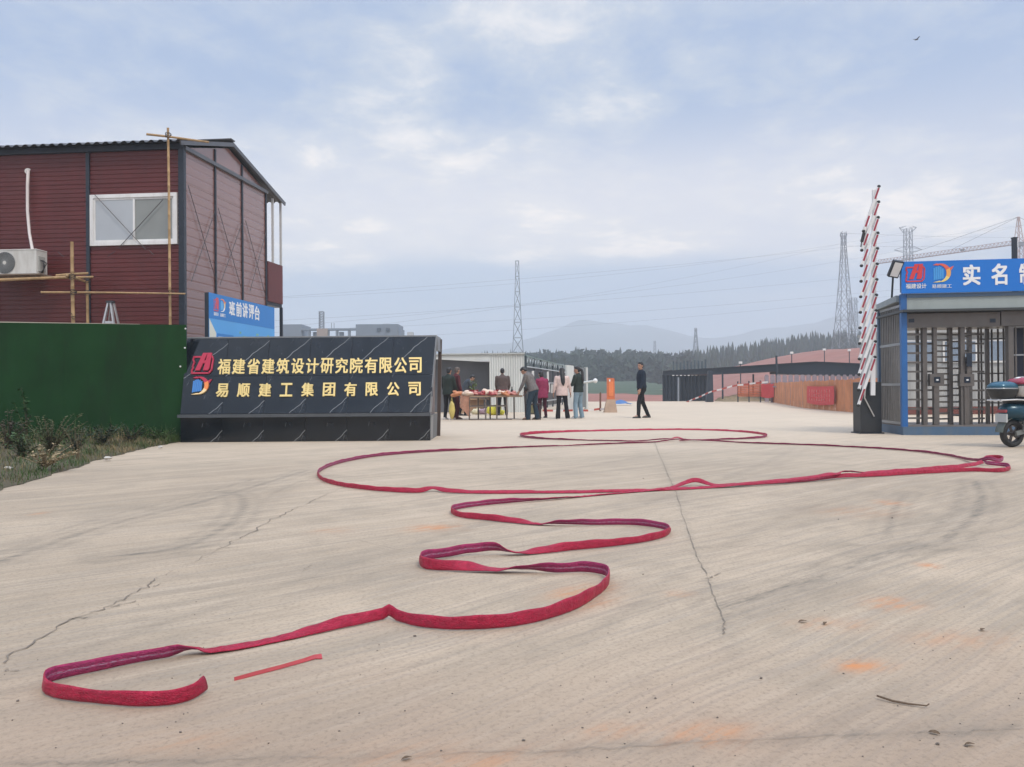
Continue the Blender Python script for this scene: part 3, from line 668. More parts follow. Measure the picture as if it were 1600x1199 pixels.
dn = NOISE(tc.outputs['Object'], 3.0, 6, .65); L(MATH('ADD', .05, MATH('MULTIPLY', dn, .18)), bs.inputs['Roughness'])
def slabs(mb, bl, br, tl, tr, cols, rows, gap, nrm, th, uvl):
    for j, (ja, jb) in enumerate(zip(rows[:-1], rows[1:])):
        for i in range(cols):
            def pt(u, v_): return bl.lerp(br, u).lerp(tl.lerp(tr, u), v_)
            W_ = (br-bl).length; H_ = (tl-bl).length; gu, gv = gap/W_/2, gap/H_/2
            a = [pt(i/cols+gu, ja+gv), pt((i+1)/cols-gu, ja+gv), pt((i+1)/cols-gu, jb-gv), pt(i/cols+gu, jb-gv)]
            b = [p-nrm*th for p in a]
            k = len(mb.f); mb.hexa(b, a)
            for f in range(6): uvl.append(((0+j*.0, ja), (1, ja), (1, jb), (0, jb), j))
def uv_apply(o, W_, H_, org, ux, uy, panel):
    me = o.data; uvl = me.uv_layers.new(name='UVMap'); root = o.parent.location
    for p in me.polygons:
        c = p.center+root; iu = math.floor((c-org).dot(ux)/panel)
        for li in p.loop_indices:
            q = me.vertices[me.loops[li].vertex_index].co+root-org
            uvl.data[li].uv = ((q.dot(ux)-iu*panel), q.dot(uy)+.0)
nS = (SR-SL).cross(TL-SL).normalized(); nS = nS if nS.y < 0 else -nS
uS = (SR-SL).normalized(); vS = (TL-SL).normalized()
e = .04
lb, rb = SL+vS*e+V((.035, .03, 0)), SR+vS*e+V((-.02, .03, 0))
mb = MB(); slabs(mb, lb, rb, TL, TR, 6, (0, .49, 1), .007, nS, .02, [])
face = mb.build('sloping_face', m_marble, sign); uv_apply(face, 1, 1, lb, uS, vS, (rb-lb).length/6)
mb = MB(); b0, b1 = BL, BR; slabs(mb, b0, b1, b0+V((.0,0,zl-.03)), b1+V((0,0,zl-.03)), 6, (0, 1), .007, V((0,-1,0)), .02, [])
bf = mb.build('base_face', m_marble, sign); uv_apply(bf, 1, 1, b0, uS, V((0,0,1)), (b1-b0).length/6)
lm = MB().hexa([SL+V((0,0,-.03)), SR+V((0,0,-.03)), SR+V((0,.16,-.03)), SL+V((0,.16,-.03))], [SL+V((0,0,.03)), SR+V((0,0,.03)), SR+V((0,.16,.03)), SL+V((0,.16,.03))])
lm.build('ledge', mat('ledge_stone', (.075, .082, .09), .3, var=.2), sign)
BKY = 15.95
mb = MB(); i_ = V((0, .025, 0)); gr = mat('grout_grey', (.17, .17, .17), .8)
def xy(p, y): return V((p.x, y, p.z))
mb.hexa([BL+V((.01,.022,0)), BR+V((-.01,.022,0)), V((BR.x-.01, BKY-.05, 0)), V((BL.x+.01, BKY-.05, 0))], [xy(SL,14.545)+V((.05,0,-.03)), xy(SR,14.545)+V((-.01,0,-.03)), V((SR.x-.01, BKY-.05, zl-.03)), V((SL.x+.05, BKY-.05, zl-.03))])
mb.hexa([lb-nS*.021, rb-nS*.021+V((-.30,0,0)), V((SR.x-.3, BKY-.05, lb.z)), V((SL.x+.05, BKY-.05, lb.z))], [TL-nS*.021+V((0,0,-.005)), TR-nS*.021+V((-.3,0,-.005)), V((TR.x-.3, BKY-.05, zt-.01)), V((TL.x, BKY-.05, zt-.01))])
mb.build('core', gr, sign)
# right end: pale stone strips round an unfinished opening
m_end = mat('end_stone', (.16, .17, .18), .35, var=.2, dirt=(.28, .25, .22), dscale=3)
XR = lambda y: SR.x+(TR.x-SR.x)*max(0, min(1, (y-14.4)/.6))
mb = MB()
mb.hexa([V((BR.x, 14.53, 0)), V((BR.x, 14.95, 0)), V((BR.x-.04, 14.95, 0)), V((BR.x-.04, 14.53, 0))], [V((SR.x, 14.53, zl-.03)), V((SR.x, 14.95, zl-.03)), V((SR.x-.04, 14.95, zl-.03)), V((SR.x-.04, 14.53, zl-.03))])
mb.hexa([rb+V((.012,.005,0)), rb+V((.012,.30,0)), rb+V((-.04,.30,0)), rb+V((-.04,.005,0))], [TR+V((.012,.0,0)), TR+V((.012,.22,0)), TR+V((-.04,.22,0)), TR+V((-.04,.0,0))])
mb.hexa([V((TR.x+.012, 15.22, zt-.26)), V((TR.x+.012, BKY, zt-.26)), V((TR.x-.04, BKY, zt-.26)), V((TR.x-.04, 15.22, zt-.26))], [V((TR.x+.012, 15.22, zt)), V((TR.x+.012, BKY, zt)), V((TR.x-.04, BKY, zt)), V((TR.x-.04, 15.22, zt))])
mb.build('end_trim', m_end, sign)
MB().bar(V((BR.x+.02, BKY-.03, 0)), V((TR.x+.0, BKY-.03, zt-.001)), .07, .07).build('end_post', mat('rust_steel', (.09, .065, .055), .6, .3, var=.3), sign)
mb = MB().hexa([V((BR.x-.06, 14.96, 0)), V((BR.x-.06, BKY-.1, 0)), V((BR.x-.1, BKY-.1, 0)), V((BR.x-.1, 14.96, 0))], [V((BR.x-.02, 15.2, zt-.27)), V((BR.x-.02, BKY-.1, zt-.27)), V((BR.x-.06, BKY-.1, zt-.27)), V((BR.x-.06, 15.2, zt-.27))])
mb.build('inner_board', mat('raw_inside', (.20, .16, .15), .8, var=.5, scale=4, dirt=(.06, .05, .05), dscale=5), sign)
MB().hexa([TL+V((0,.0,.0)), TR+V((.012,0,0)), V((TR.x+.012, BKY, zt)), V((TL.x, BKY, zt))], [TL+V((0,.0,.025)), TR+V((.012,0,.025)), V((TR.x+.012, BKY, zt+.025)), V((TL.x, BKY, zt+.025))]).build('coping', mat('coping_stone', (.22, .23, .24), .4, var=.15), sign)
MB().box(SR+V((.0, .25, .42)), (.03, .1, .18)).build('socket_box', m_trim, sign)
# gold characters, one child each
m_gold = mat('gold_letter', (.92, .66, .26), .30, .75, var=.12, scale=8)
def sp(px, py): p = hit(px, py, lb, nS); return (p-lb).dot(uS), (p-lb).dot(vS)
t1 = '福建省建筑设计研究院有限公司'; xa = sp(345, 566)[0]; xb = sp(662, 566)[0]; yb = sp(500, 577.8)[1]; ya = sp(500, 553.6)[1]; cw = (xb-xa)/(len(t1)-.14)
for i, ch in enumerate(t1): glyphs(ch, (xa+i*cw, yb, cw*.86, ya-yb), lb, uS, vS, nS, .03, m_gold, 'letter', sign, bold=.022)
t2 = '易顺建工集团有限公司'; xa = sp(341, 602)[0]; xb = sp(660, 602)[0]; yb = sp(500, 613.2)[1]; ya = sp(500, 591.8)[1]; cw = (xb-xa)/(len(t2)-.40)
for i, ch in enumerate(t2): glyphs(ch, (xa+i*cw, yb, cw*.58, ya-yb), lb, uS, vS, nS, .03, m_gold, 'letter', sign, bold=.026)
m_er = mat('emblem_red', (.44, .018, .055), .4); m_eo = mat('emblem_orange', (.80, .24, .06), .4); m_ec = mat('emblem_cream', (.85, .62, .32), .4); m_eb = mat('emblem_blue', (.05, .20, .52), .35)
xa, yb = sp(302, 585.5); xb, ya = sp(341, 551); emblem_a(lb+uS*xa+vS*yb, uS, vS, nS, xb-xa, ya-yb, .05, m_er, 'emblem', sign)
xa, yb = sp(300.5, 617); xb, ya = sp(335, 588); emblem_b(lb+uS*xa+vS*yb, uS, vS, nS, xb-xa, ya-yb, .04, [m_er, m_eo, m_ec, m_eb], 'emblem', sign)

# ================================================================== blue briefing board beside the cabin end
Q0, Q1 = P(327.5, 600, 16.2), P(429.5, 600, 19.4); Q0.z = Q1.z = 0
bd = thing('notice_board', 'blue notice board with white heading and small emblems, standing behind the black name wall', 'notice board', (Q0+Q1)/2)
uB = (Q1-Q0).normalized(); LB = (Q1-Q0).length; nB = V((uB.y, -uB.x, 0)); nB = nB if nB.x > 0 else -nB
zT = (P(329, 457, 16.2).z+P(429, 481, 19.4).z)/2; zBt = .7; zM = P(329, 497, 16.2).z
m_bl = mat('board_blue', (.022, .20, .55), .35, var=.06); m_bl2 = mat('board_light_blue', (.09, .36, .74), .35, var=.1, scale=1.0)
def bq(u0, u1, z0, z1, d0, d1, mb=None):
    mb = mb or MB(); q = lambda u, z, d: Q0+uB*u+nB*d+V((0,0,z))
    return mb.hexa([q(u0,z0,d0), q(u1,z0,d0), q(u1,z0,d1), q(u0,z0,d1)], [q(u0,z1,d0), q(u1,z1,d0), q(u1,z1,d1), q(u0,z1,d1)])
bq(0, LB, zBt, zT, -.06, -.01).build('backing', m_trim, bd)
bq(.0, LB, zM, zT-.0, -.009, .0).build('header_panel', m_bl, bd); bq(.0, LB, zBt, zM-.002, -.009, 0).build('lower_panel', m_bl2, bd)
MB().poly([Q0+nB*.003+V((0,0,zBt)), Q0+nB*.003+uB*.30+V((0,0,zBt)), Q0+nB*.003+uB*.28+V((0,0,zM-.30)), Q0+nB*.003+V((0,0,zM-.01))], nB*.003).build('pale_corner', mat('board_cream', (.70, .70, .60), .4), bd)
bq(.33, 1.05, zBt+.2, zM-.30, .003, .006).build('text_box', m_bl, bd); bq(.37, 1.01, zBt+.25, zM-.36, .0065, .009).build('text_panel', mat('board_pale', (.35, .52, .78), .4, var=.3, scale=12), bd)
random.seed(5)
for k in range(18):
    u = random.uniform(1.25, LB-.35); z = zM-.22-random.choice((0, .10, .20, .30, .42))-random.uniform(0, .02); bq(u, u+random.uniform(.04, .16), z, z+.045, .003, .005).build('small_print', mat('print_green', (.25, .50, .40), .5, var=.5, scale=9), bd)
for u in (.06, LB-.06): MB().bar(Q0+uB*u-nB*.09, Q0+uB*u-nB*.09+V((0,0,zT)), .06).build('post', m_trim, bd)
def bsp(px, py): p = hit(px, py, Q0, nB); return (p-Q0).dot(uB), p.z
m_sw = mat('sign_white', (.82, .82, .82), .5, var=.03)
for i, ch in enumerate('班前讲评台'):
    xa, za = bsp((358, 369, 378.8, 388.5, 398)[i], (492.5, 494.5, 496, 498, 500)[i]); xb, zb_ = bsp((367, 377.5, 387, 397, 405.5)[i], (472, 473.5, 475, 477, 479.5)[i])
    glyphs(ch, (xa, zb_-abs(za-zb_) if False else za, xb-xa, zb_-za), Q0, uB, V((0,0,1)), nB, .004, m_sw, 'letter', bd, bold=.03)
xa, za = bsp(334, 486); xb, zb_ = bsp(342, 463); emblem_a(Q0+uB*xa+V((0,0,za)), uB, V((0,0,1)), nB, xb-xa, zb_-za-.04, .004, mat('emblem_red_print', (.62, .10, .12), .5), 'emblem', bd)
xa, za = bsp(344.5, 487); xb, zb_ = bsp(353, 466); emblem_b(Q0+uB*xa+V((0,0,za)), uB, V((0,0,1)), nB, xb-xa, zb_-za-.04, .004, [mat('emblem_orange_print', (.8,.25,.1), .5), m_ec, m_sw, mat('emblem_sky_print', (.15,.45,.8), .5)], 'emblem', bd)
for txt, x0, x1, y0, y1 in (('福建设计', 334, 341.5, 493, 489), ('易顺建工', 344, 352.5, 495, 491)):
    xa, za = bsp(x0, y0); xb, zb_ = bsp(x1, y1); glyphs(txt, (xa, za, xb-xa, zb_-za), Q0, uB, V((0,0,1)), nB, .003, m_sw, 'small_lettering', bd, bold=.0)

# ================================================================== turnstile gatehouse
K0 = P(1409, 600, 15.05); K0.z = 0; eX = V((2.2, -.30, 0)).normalized(); eD = V((-eX.y, eX.x, 0)); nK = -eD
gate = thing('turnstile_gatehouse', 'blue and grey steel entrance gatehouse with full-height turnstiles under a blue sign', 'gatehouse', K0)
def kp(px, py, d=0.0): p = hit(px, py, K0+eD*d, nK); return (p-K0).dot(eX), p.z
def KQ(x, d, z): return K0+eX*x+eD*d+V((0,0,z))
def kbox(x0, x1, d0, d1, z0, z1, mb=None):
    mb = mb or MB(); return mb.hexa([KQ(x0,d0,z0), KQ(x1,d0,z0), KQ(x1,d1,z0), KQ(x0,d1,z0)], [KQ(x0,d0,z1), KQ(x1,d0,z1), KQ(x1,d1,z1), KQ(x0,d1,z1)])
m_gb = mat('gate_blue', (.020, .12, .34), .4, var=.12, dirt=(.04, .10, .22), dscale=2); m_gbd = mat('gate_blue_grey', (.07, .13, .21), .45, var=.15, dirt=(.12, .15, .18), dscale=1.5)
m_sb = mat('sign_blue', (.006, .165, .58), .35, var=.05, scale=1.2)
m_bz = mat('bronze_steel', (.15, .137, .127), .40, .45, var=.2, dirt=(.15, .125, .11), dscale=3)
GW, GD = 5.4, 1.42
zs0 = kp(1409, 459.5)[1]; zs1 = kp(1409, 410)[1]; zl0 = kp(1409, 490)[1]; zl1 = kp(1409, 462)[1]; zc = kp(1409, 486)[1]
kbox(0, GW, -.06, .0, zs0, zs1).build('sign_panel', m_sb, gate)
kbox(.0, GW, .001, .05, zs0+.03, zs1-.03).build('sign_frame', m_gbd, gate)
kbox(.005, .11, .0, .10, 0, zs0-.002).build('post', m_gb, gate); kbox(GW-.11, GW, .0, .10, 0, zs0-.002).build('post', m_gb, gate)
kbox(.0, .09, GD-.09, GD, 0, zs0-.15).build('post', m_gbd, gate); kbox(GW-.09, GW, GD-.09, GD, 0, zs0-.15).build('post', m_gbd, gate)
zg1 = kp(1420, 466)[1]; zg0 = kp(1420, 485)[1]
kbox(.11, GW-.11, -.012, .09, zg1+.005, zs0-.003).build('upper_beam', m_gbd, gate)
kbox(.112, GW-.112, .02, .06, zg0+.001, zg1+.004).build('fascia_panel', mat('fascia_grey_green', (.36, .40, .38), .25, var=.08, dirt=(.27, .30, .28), dscale=1.0), gate)
kbox(-.02, GW+.02, -.16, GD, zg0-.045, zg0).build('canopy_edge', mat('canopy_dark', (.045, .05, .052), .45), gate)
zh0 = kp(1420, 512)[1]
mb = kbox(.115, 1.85, .10, .95, zh0, zg0-.06); mb.build('turnstile_housing', m_bz, gate); kbox(1.87, 3.05, .10, .95, zh0+.01, zg0-.05).build('turnstile_housing', m_bz, gate)
for px in (1424, 1551): x, z = kp(px, 501, .1); kbox(x-.05, x+.05, .092, .099, z-.04, z+.035).build('indicator', mat('indicator_black', (.012, .02, .035), .15), gate)
kbox(.0, GW, -.05, GD, 0.0, .16).build('base_beam', m_gbd, gate); kbox(.03, GW-.03, .02, GD-.03, .161, .185).build('base_deck', mat('deck_plate', (.20, .17, .15), .6, .2, var=.3), gate)
# side grille facing the road
m_gv = mat('galvanised', (.34, .35, .36), .38, .55, var=.15)
for zr in (kp(1409, 537)[1], kp(1409, 601)[1], .22, zs0-.22): MB().bar(KQ(.045, .10, zr), KQ(.045, GD-.09, zr), .04, .05).build('side_rail', m_gv, gate)
for zr in (kp(1409, 537)[1], kp(1409, 601)[1]): pass
m_sb2 = mat('grille_bronze', (.22, .21, .20), .35, .5, var=.25)
for k in range(12): d = .16+k*(GD-.32)/11; MB().bar(KQ(.045, d, .19), KQ(.045, d, zs0-.22), .03, .03).build('side_bar', m_sb2, gate)
mb = MB().hexa([KQ(-.06,-.02,zs0-.20), KQ(GW+.06,-.02,zs0-.20), KQ(GW+.06,GD+.08,zs0-.36), KQ(-.06,GD+.08,zs0-.36)], [KQ(-.06,-.02,zs0-.06), KQ(GW+.06,-.02,zs0-.06), KQ(GW+.06,GD+.08,zs0-.20), KQ(-.06,GD+.08,zs0-.20)])
mb.hexa([KQ(-.06,-.019,zs0-.4), KQ(.0,-.019,zs0-.4), KQ(.0,GD+.07,zs0-.5), KQ(-.06,GD+.07,zs0-.5)], [KQ(-.06,-.019,zs0-.201), KQ(.0,-.019,zs0-.201), KQ(.0,GD+.07,zs0-.361), KQ(-.06,GD+.07,zs0-.361)]) if False else None
# roof lies behind the sign
mb = MB().hexa([KQ(-.06,.10,zs0-.14), KQ(GW+.06,.10,zs0-.14), KQ(GW+.06,GD+.08,zs0-.20), KQ(-.06,GD+.08,zs0-.20)], [KQ(-.06,.10,zs0-.02), KQ(GW+.06,.10,zs0-.02), KQ(GW+.06,GD+.08,zs0-.09), KQ(-.06,GD+.08,zs0-.09)])
mb.build('roof', mat('gate_roof', (.22, .26, .28), .4, var=.1, dirt=(.35, .36, .36), dscale=1.5), gate)
# turnstile steelwork: uprights, arms, cage
def upr(px, d, wd=.06, y1=None, y0=None, name='upright'):
    x = kp(px, 600, d)[0]; MB().bar(KQ(x, d, .186), KQ(x, d, zh0), wd).build(name, m_bz, gate); return x
x1 = upr(1434, .7, .05); x2 = upr(1444, .25, .085); x3 = upr(1460.5, .2, .07); x4 = upr(1484.5, .4, .075); x5 = upr(1503, .22, .085); x6 = upr(1515, .5, .07); x7 = upr(1578, .15, .10); xA = upr(1543, .75, .06)
z_top = kp(1420, 522)[1]
for k in range(10):
    z = .32+k*(z_top-.32)/9
    MB().bar(KQ(.10, .22, z), KQ(x3+.02, .30, z), .04, .036).build('fixed_arm', m_bz, gate)
for k in range(16):
    z = .30+k*(z_top-.30)/15
    MB().bar(KQ(x3, .24, z), KQ(x4, .42, z), .034).build('rotor_arm', m_bz, gate)
for k in range(13):
    z = .34+k*(z_top-.38)/12
    MB().tube([KQ(x4+.0, .4, z+.03), KQ(x4+.20, .35, z+.03)], .018, 7).build('rotor_peg', m_bz, gate)
for k in range(10):
    z = .30+k*(z_top-.30)/9
    MB().bar(KQ(x5, .24, z), KQ(x7-.30, .55, z), .042, .036).build('fixed_arm', m_bz, gate)
for k in range(12):
    z = .36+k*(z_top-.40)/11
    MB().tube([KQ(x6, .5, z), KQ(x6-.26, .35, z+.0)], .018, 7).build('rotor_peg', mat('bright_steel', (.5,.48,.46), .25, .9) if k % 3 == 1 else m_bz, gate)
cx = (kp(1543, 600, .5)[0]+kp(1573, 600, .5)[0])/2; cr = (kp(1573, 600, .5)[0]-kp(1543, 600, .5)[0])*.95
for k in range(11):
    a = R(-75+k*23); MB().tube([KQ(cx+math.sin(a)*cr*.8, .62+math.cos(a)*cr*.8, .19), KQ(cx+math.sin(a)*cr*.8, .62+math.cos(a)*cr*.8, zh0)], .02, 6).build('cage_bar', m_bz, gate)
for z in (.6, 1.2, 1.9): MB().tube([KQ(cx+math.sin(R(a))*cr*.83, .62+math.cos(R(a))*cr*.83, z) for a in range(-75, 160, 20)], .014, 5).build('cage_hoop', m_bz, gate)
for px in (1465, 1512):
    x, z = kp(px, 594, .12); kbox(x-.13, x+.13, .14, .26, z-.12, z+.12).build('card_reader', m_bz, gate)
    kbox(x-.055, x+.055, .130, .139, z-.055, z+.06).build('reader_screen', MATS['indicator_black'], gate)
    kbox(x-.02, x+.02, .124, .129, z-.012, z+.015).build('reader_mark', m_sw, gate)
    kbox(x-.045, x+.045, .16, .24, .186, z-.121).build('reader_stand', m_bz, gate)
x, z = kp(1515.5, 562.5, .1); kbox(x-.045, x+.045, .12, .15, z-.13, z+.13).build('face_scanner', MATS['indicator_black'], gate); kbox(x-.03, x+.03, .15, .3, z-.3, z+.05).build('scanner_arm', m_bz, gate)
# fixed side fence to the right of the turnstiles
for k in range(5): x = x7+.18+k*.16; MB().bar(KQ(x, .3, .186), KQ(x, .3, zg0-.06), .03).build('fence_bar', m_bz, gate)
for z in (.9, 1.55, 2.1): MB().bar(KQ(x7+.05, .3, z), KQ(GW-.12, .3, z), .03).build('fence_rail', m_gv, gate)
kbox(x7+.30, x7+.9, .9, .95, .19, zg0-.3).build('dark_door', mat('door_navy', (.012, .02, .05), .3), gate)
# sign lettering
def ktext(txt, xa, xb, ya, yb, name='letter', bold=.03, each=True):
    x0, z0 = kp(xa, yb, -.06); x1, z1 = kp(xb, ya, -.06)
    glyphs(txt, (x0, z0, x1-x0, z1-z0), K0-eD*.0600+V((0,0,0)), eX, V((0,0,1)), nK, .008, m_sw, name, gate, bold=bold)
ktext('实', 1504.5, 1531.5, 413, 446.5); ktext('名', 1549, 1573.5, 411.5, 446); ktext('制', 1592.5, 1618, 411, 445)
for i, ch in enumerate('通道'): ktext(ch, 1637+i*44, 1663+i*44, 410-i, 445-i) if False else None
ktext('福建设计', 1415.3, 1447.5, 443, 451.5, 'small_lettering', .012); ktext('易顺建工', 1456, 1487, 444, 450.8, 'small_lettering', .0)
x0, z0 = kp(1415, 441.5, -.06); x1, z1_ = kp(1446, 412, -.06); emblem_a(KQ(x0, -.0605, z0), eX, V((0,0,1)), nK, x1-x0, z1_-z0, .008, mat('emblem_red_vinyl', (.62, .045, .05), .45), 'emblem', gate)
x0, z0 = kp(1457.5, 441.5, -.06); x1, z1_ = kp(1490, 411.5, -.06); emblem_b(KQ(x0, -.0605, z0), eX, V((0,0,1)), nK, x1-x0, z1_-z0, .008, [mat('emblem_coral_vinyl', (.72, .12, .08), .45), mat('emblem_amber_vinyl', (.80, .38, .10), .45), mat('emblem_yellow_vinyl', (.85, .66, .22), .45), mat('emblem_sky_vinyl', (.06, .32, .70), .45)], 'emblem', gate)
# floodlight on its bracket
fl = thing('floodlight', 'small white-faced floodlight on a thin bracket at the left end of the blue gate sign', 'floodlight', KQ(-.1, .2, zs0))
pl, pb_ = kp(1400, 420, -.05), kp(1393, 462, .5)
MB().bar(KQ(pb_[0], .5, zs0-.08), KQ(pl[0]-.03, .02, pl[1]-.1), .035).build('bracket', m_trim, fl)
rt = Matrix.Rotation(R(10), 3, 'Y') @ Matrix.Rotation(R(28), 3, 'X')
c = KQ(pl[0], -.02, pl[1]); MB().box(c, (.20, .09, .34), rt, .01).build('lamp_body', m_trim, fl); MB().box(c+rt @ V((0,-.05,0)), (.15, .012, .28), rt).build('lamp_glass', mat('lamp_glass', (.75,.75,.75), .2), fl)
sp_ = thing('steel_post', 'short dark steel post rising above the blue gate sign near the crane mast', 'post', KQ(kp(1585, 400, .4)[0], .4, zs0-.1))
x = kp(1585, 400, .4)[0]; mb = MB().bar(KQ(x, .4, zs0-.1), KQ(x, .4, kp(1585, 372, .4)[1]), .07); mb.box(KQ(x, .4, kp(1585, 372, .4)[1]), (.085, .085, .02)); mb.box(KQ(x, .4, zs0-.02), (.16, .16, .02)); mb.build('shaft', m_trim, sp_)

# white site container standing behind the gatehouse
def GZ(px, py): return G(px, py)
W0 = P(1395, 600, 25.0); W0.z = 0
wc = thing('white_container', 'off-white ribbed container cabin seen through the turnstiles of the gatehouse', 'container cabin', W0)
m_wp = mat('white_panel', (.34, .345, .34), .5, var=.06, scale=1.5, dirt=(.38, .37, .35), dscale=.7)
mb = MB(); n = 60; Lw = 9.0; vs = []
for i in range(n*2+1): x = W0.x+Lw*i/(2*n); d = .03 if (i//2) % 2 else 0; vs += [V((x, 25+d, .25)), V((x, 25+d, 1.55))]
mb.add(vs, [(2*i, 2*i+2, 2*i+3, 2*i+1) for i in range(2*n)]); mb.build('ribbed_wall', m_wp, wc)
MB().box((W0.x+Lw/2, 26.2, 1.40), (Lw, 2.3, 2.5)).build('cabin_body', mat('white_panel_b', (.32, .33, .33), .5, var=.05), wc)
for k in range(6):
    x = W0.x+.8+k*1.4; f = MB().box((x, 25.02, 2.05), (1.1, .05, .75)).build('window', m_white, wc); MB().box((x, 24.985, 2.05), (.98, .02, .63)).build('pane', mat('cool_pane', (.20, .25, .32), .12, var=.2), f)
MB().box((W0.x+Lw/2, 26.1, .125), (Lw, 2.2, .24)).build('base_rail', mat('red_base', (.16, .05, .04), .7, var=.3), wc)
MB().box((W0.x+Lw/2, 26.1, 2.70), (Lw+.1, 2.6, .10)).build('roof_edge', m_wp, wc)

# ================================================================== raised barrier
Zb = 14.9
b0 = G(1361, 678); b0 = V((b0.x, b0.y, 0)); 
ba = thing('barrier_gate', 'raised road barrier with red and white pickets standing upright on a dark cabinet', 'barrier', b0)
pc0, pc1 = P(1345.5, 678, b0.y), P(1378, 597, b0.y)
cab = MB().box(((pc0.x+pc1.x)/2, b0.y+.19, pc1.z/2+.01), (pc1.x-pc0.x, .36, pc1.z-.02), None, .015).build('cabinet', mat('cabinet_black', (.025, .028, .032), .4, var=.2), ba)
MB().box(((pc0.x+pc1.x)/2, b0.y+.19, .012), (pc1.x-pc0.x+.06, .42, .024)).build('base_plate', m_trim, ba)
m_bw = mat('barrier_white', (.72, .72, .72), .4, var=.06, dirt=(.55, .54, .52), dscale=3); m_brd = mat('barrier_red', (.30, .025, .05), .4, var=.1); m_cap = mat('barrier_cap', (.02, .02, .022), .5)
YB = b0.y-.06
ra0, ra1 = P(1363.5, 618, YB), P(1366.5, 297, YB)
MB().bar(ra0, ra1, .085, .05, up=(0,1,0)).build('arm', m_bw, ba)
lb0, lb1 = P(1349, 612, YB-.005), P(1353.5, 345, YB-.005)
MB().bar(lb0, lb1, .045, .03, up=(0,1,0)).build('lower_rail', m_bw, ba)
for k in range(12):
    tx, ty = 1373.3-.55*k, 291.5+24.25*k; bx, by = tx-26.2, ty+75.5
    if k == 0: bx, by = tx-24, ty+70
    y = YB-.045-.004*k; a, b = P(tx, ty, y), P(bx, by, y)
    pk = MB().bar(a, b, .052, .026, up=(0,1,0)).build('picket', m_bw, ba)
    for (q0_, q1_) in ((.04, .28), (.66, .90)):
        c0, c1 = a.lerp(b, q0_), a.lerp(b, q1_); MB().bar(c0+V((.004,-.002,0)), c1+V((.004,-.002,0)), .036, .028, up=(0,1,0)).build('red_stripe', m_brd, pk)
    for c in (a, b): MB().ell(c, (.036, .03, .032), 8, 6).build('end_cap', m_cap, pk)
c0, c1 = P(1350, 364, YB-.06), P(1346.5, 378, YB-.06)
mb = MB().tube([c0, c1], .032, 8); mb.tube([c1, P(1345, 386, YB-.06)], .012, 6); mb.build('pivot_weight', m_cap, ba)
mb = MB(); a, b = P(1352, 606, YB), P(1366, 651, b0.y-.02); mb.tube([a, P(1351, 622, b0.y-.03), b], .013, 6); mb.build('stay_rod', m_alu, ba)
MB().tube([P(1361, 610, YB+.02), P(1361, 610, b0.y+.08)], .06, 10).build('pivot', m_trim, ba)

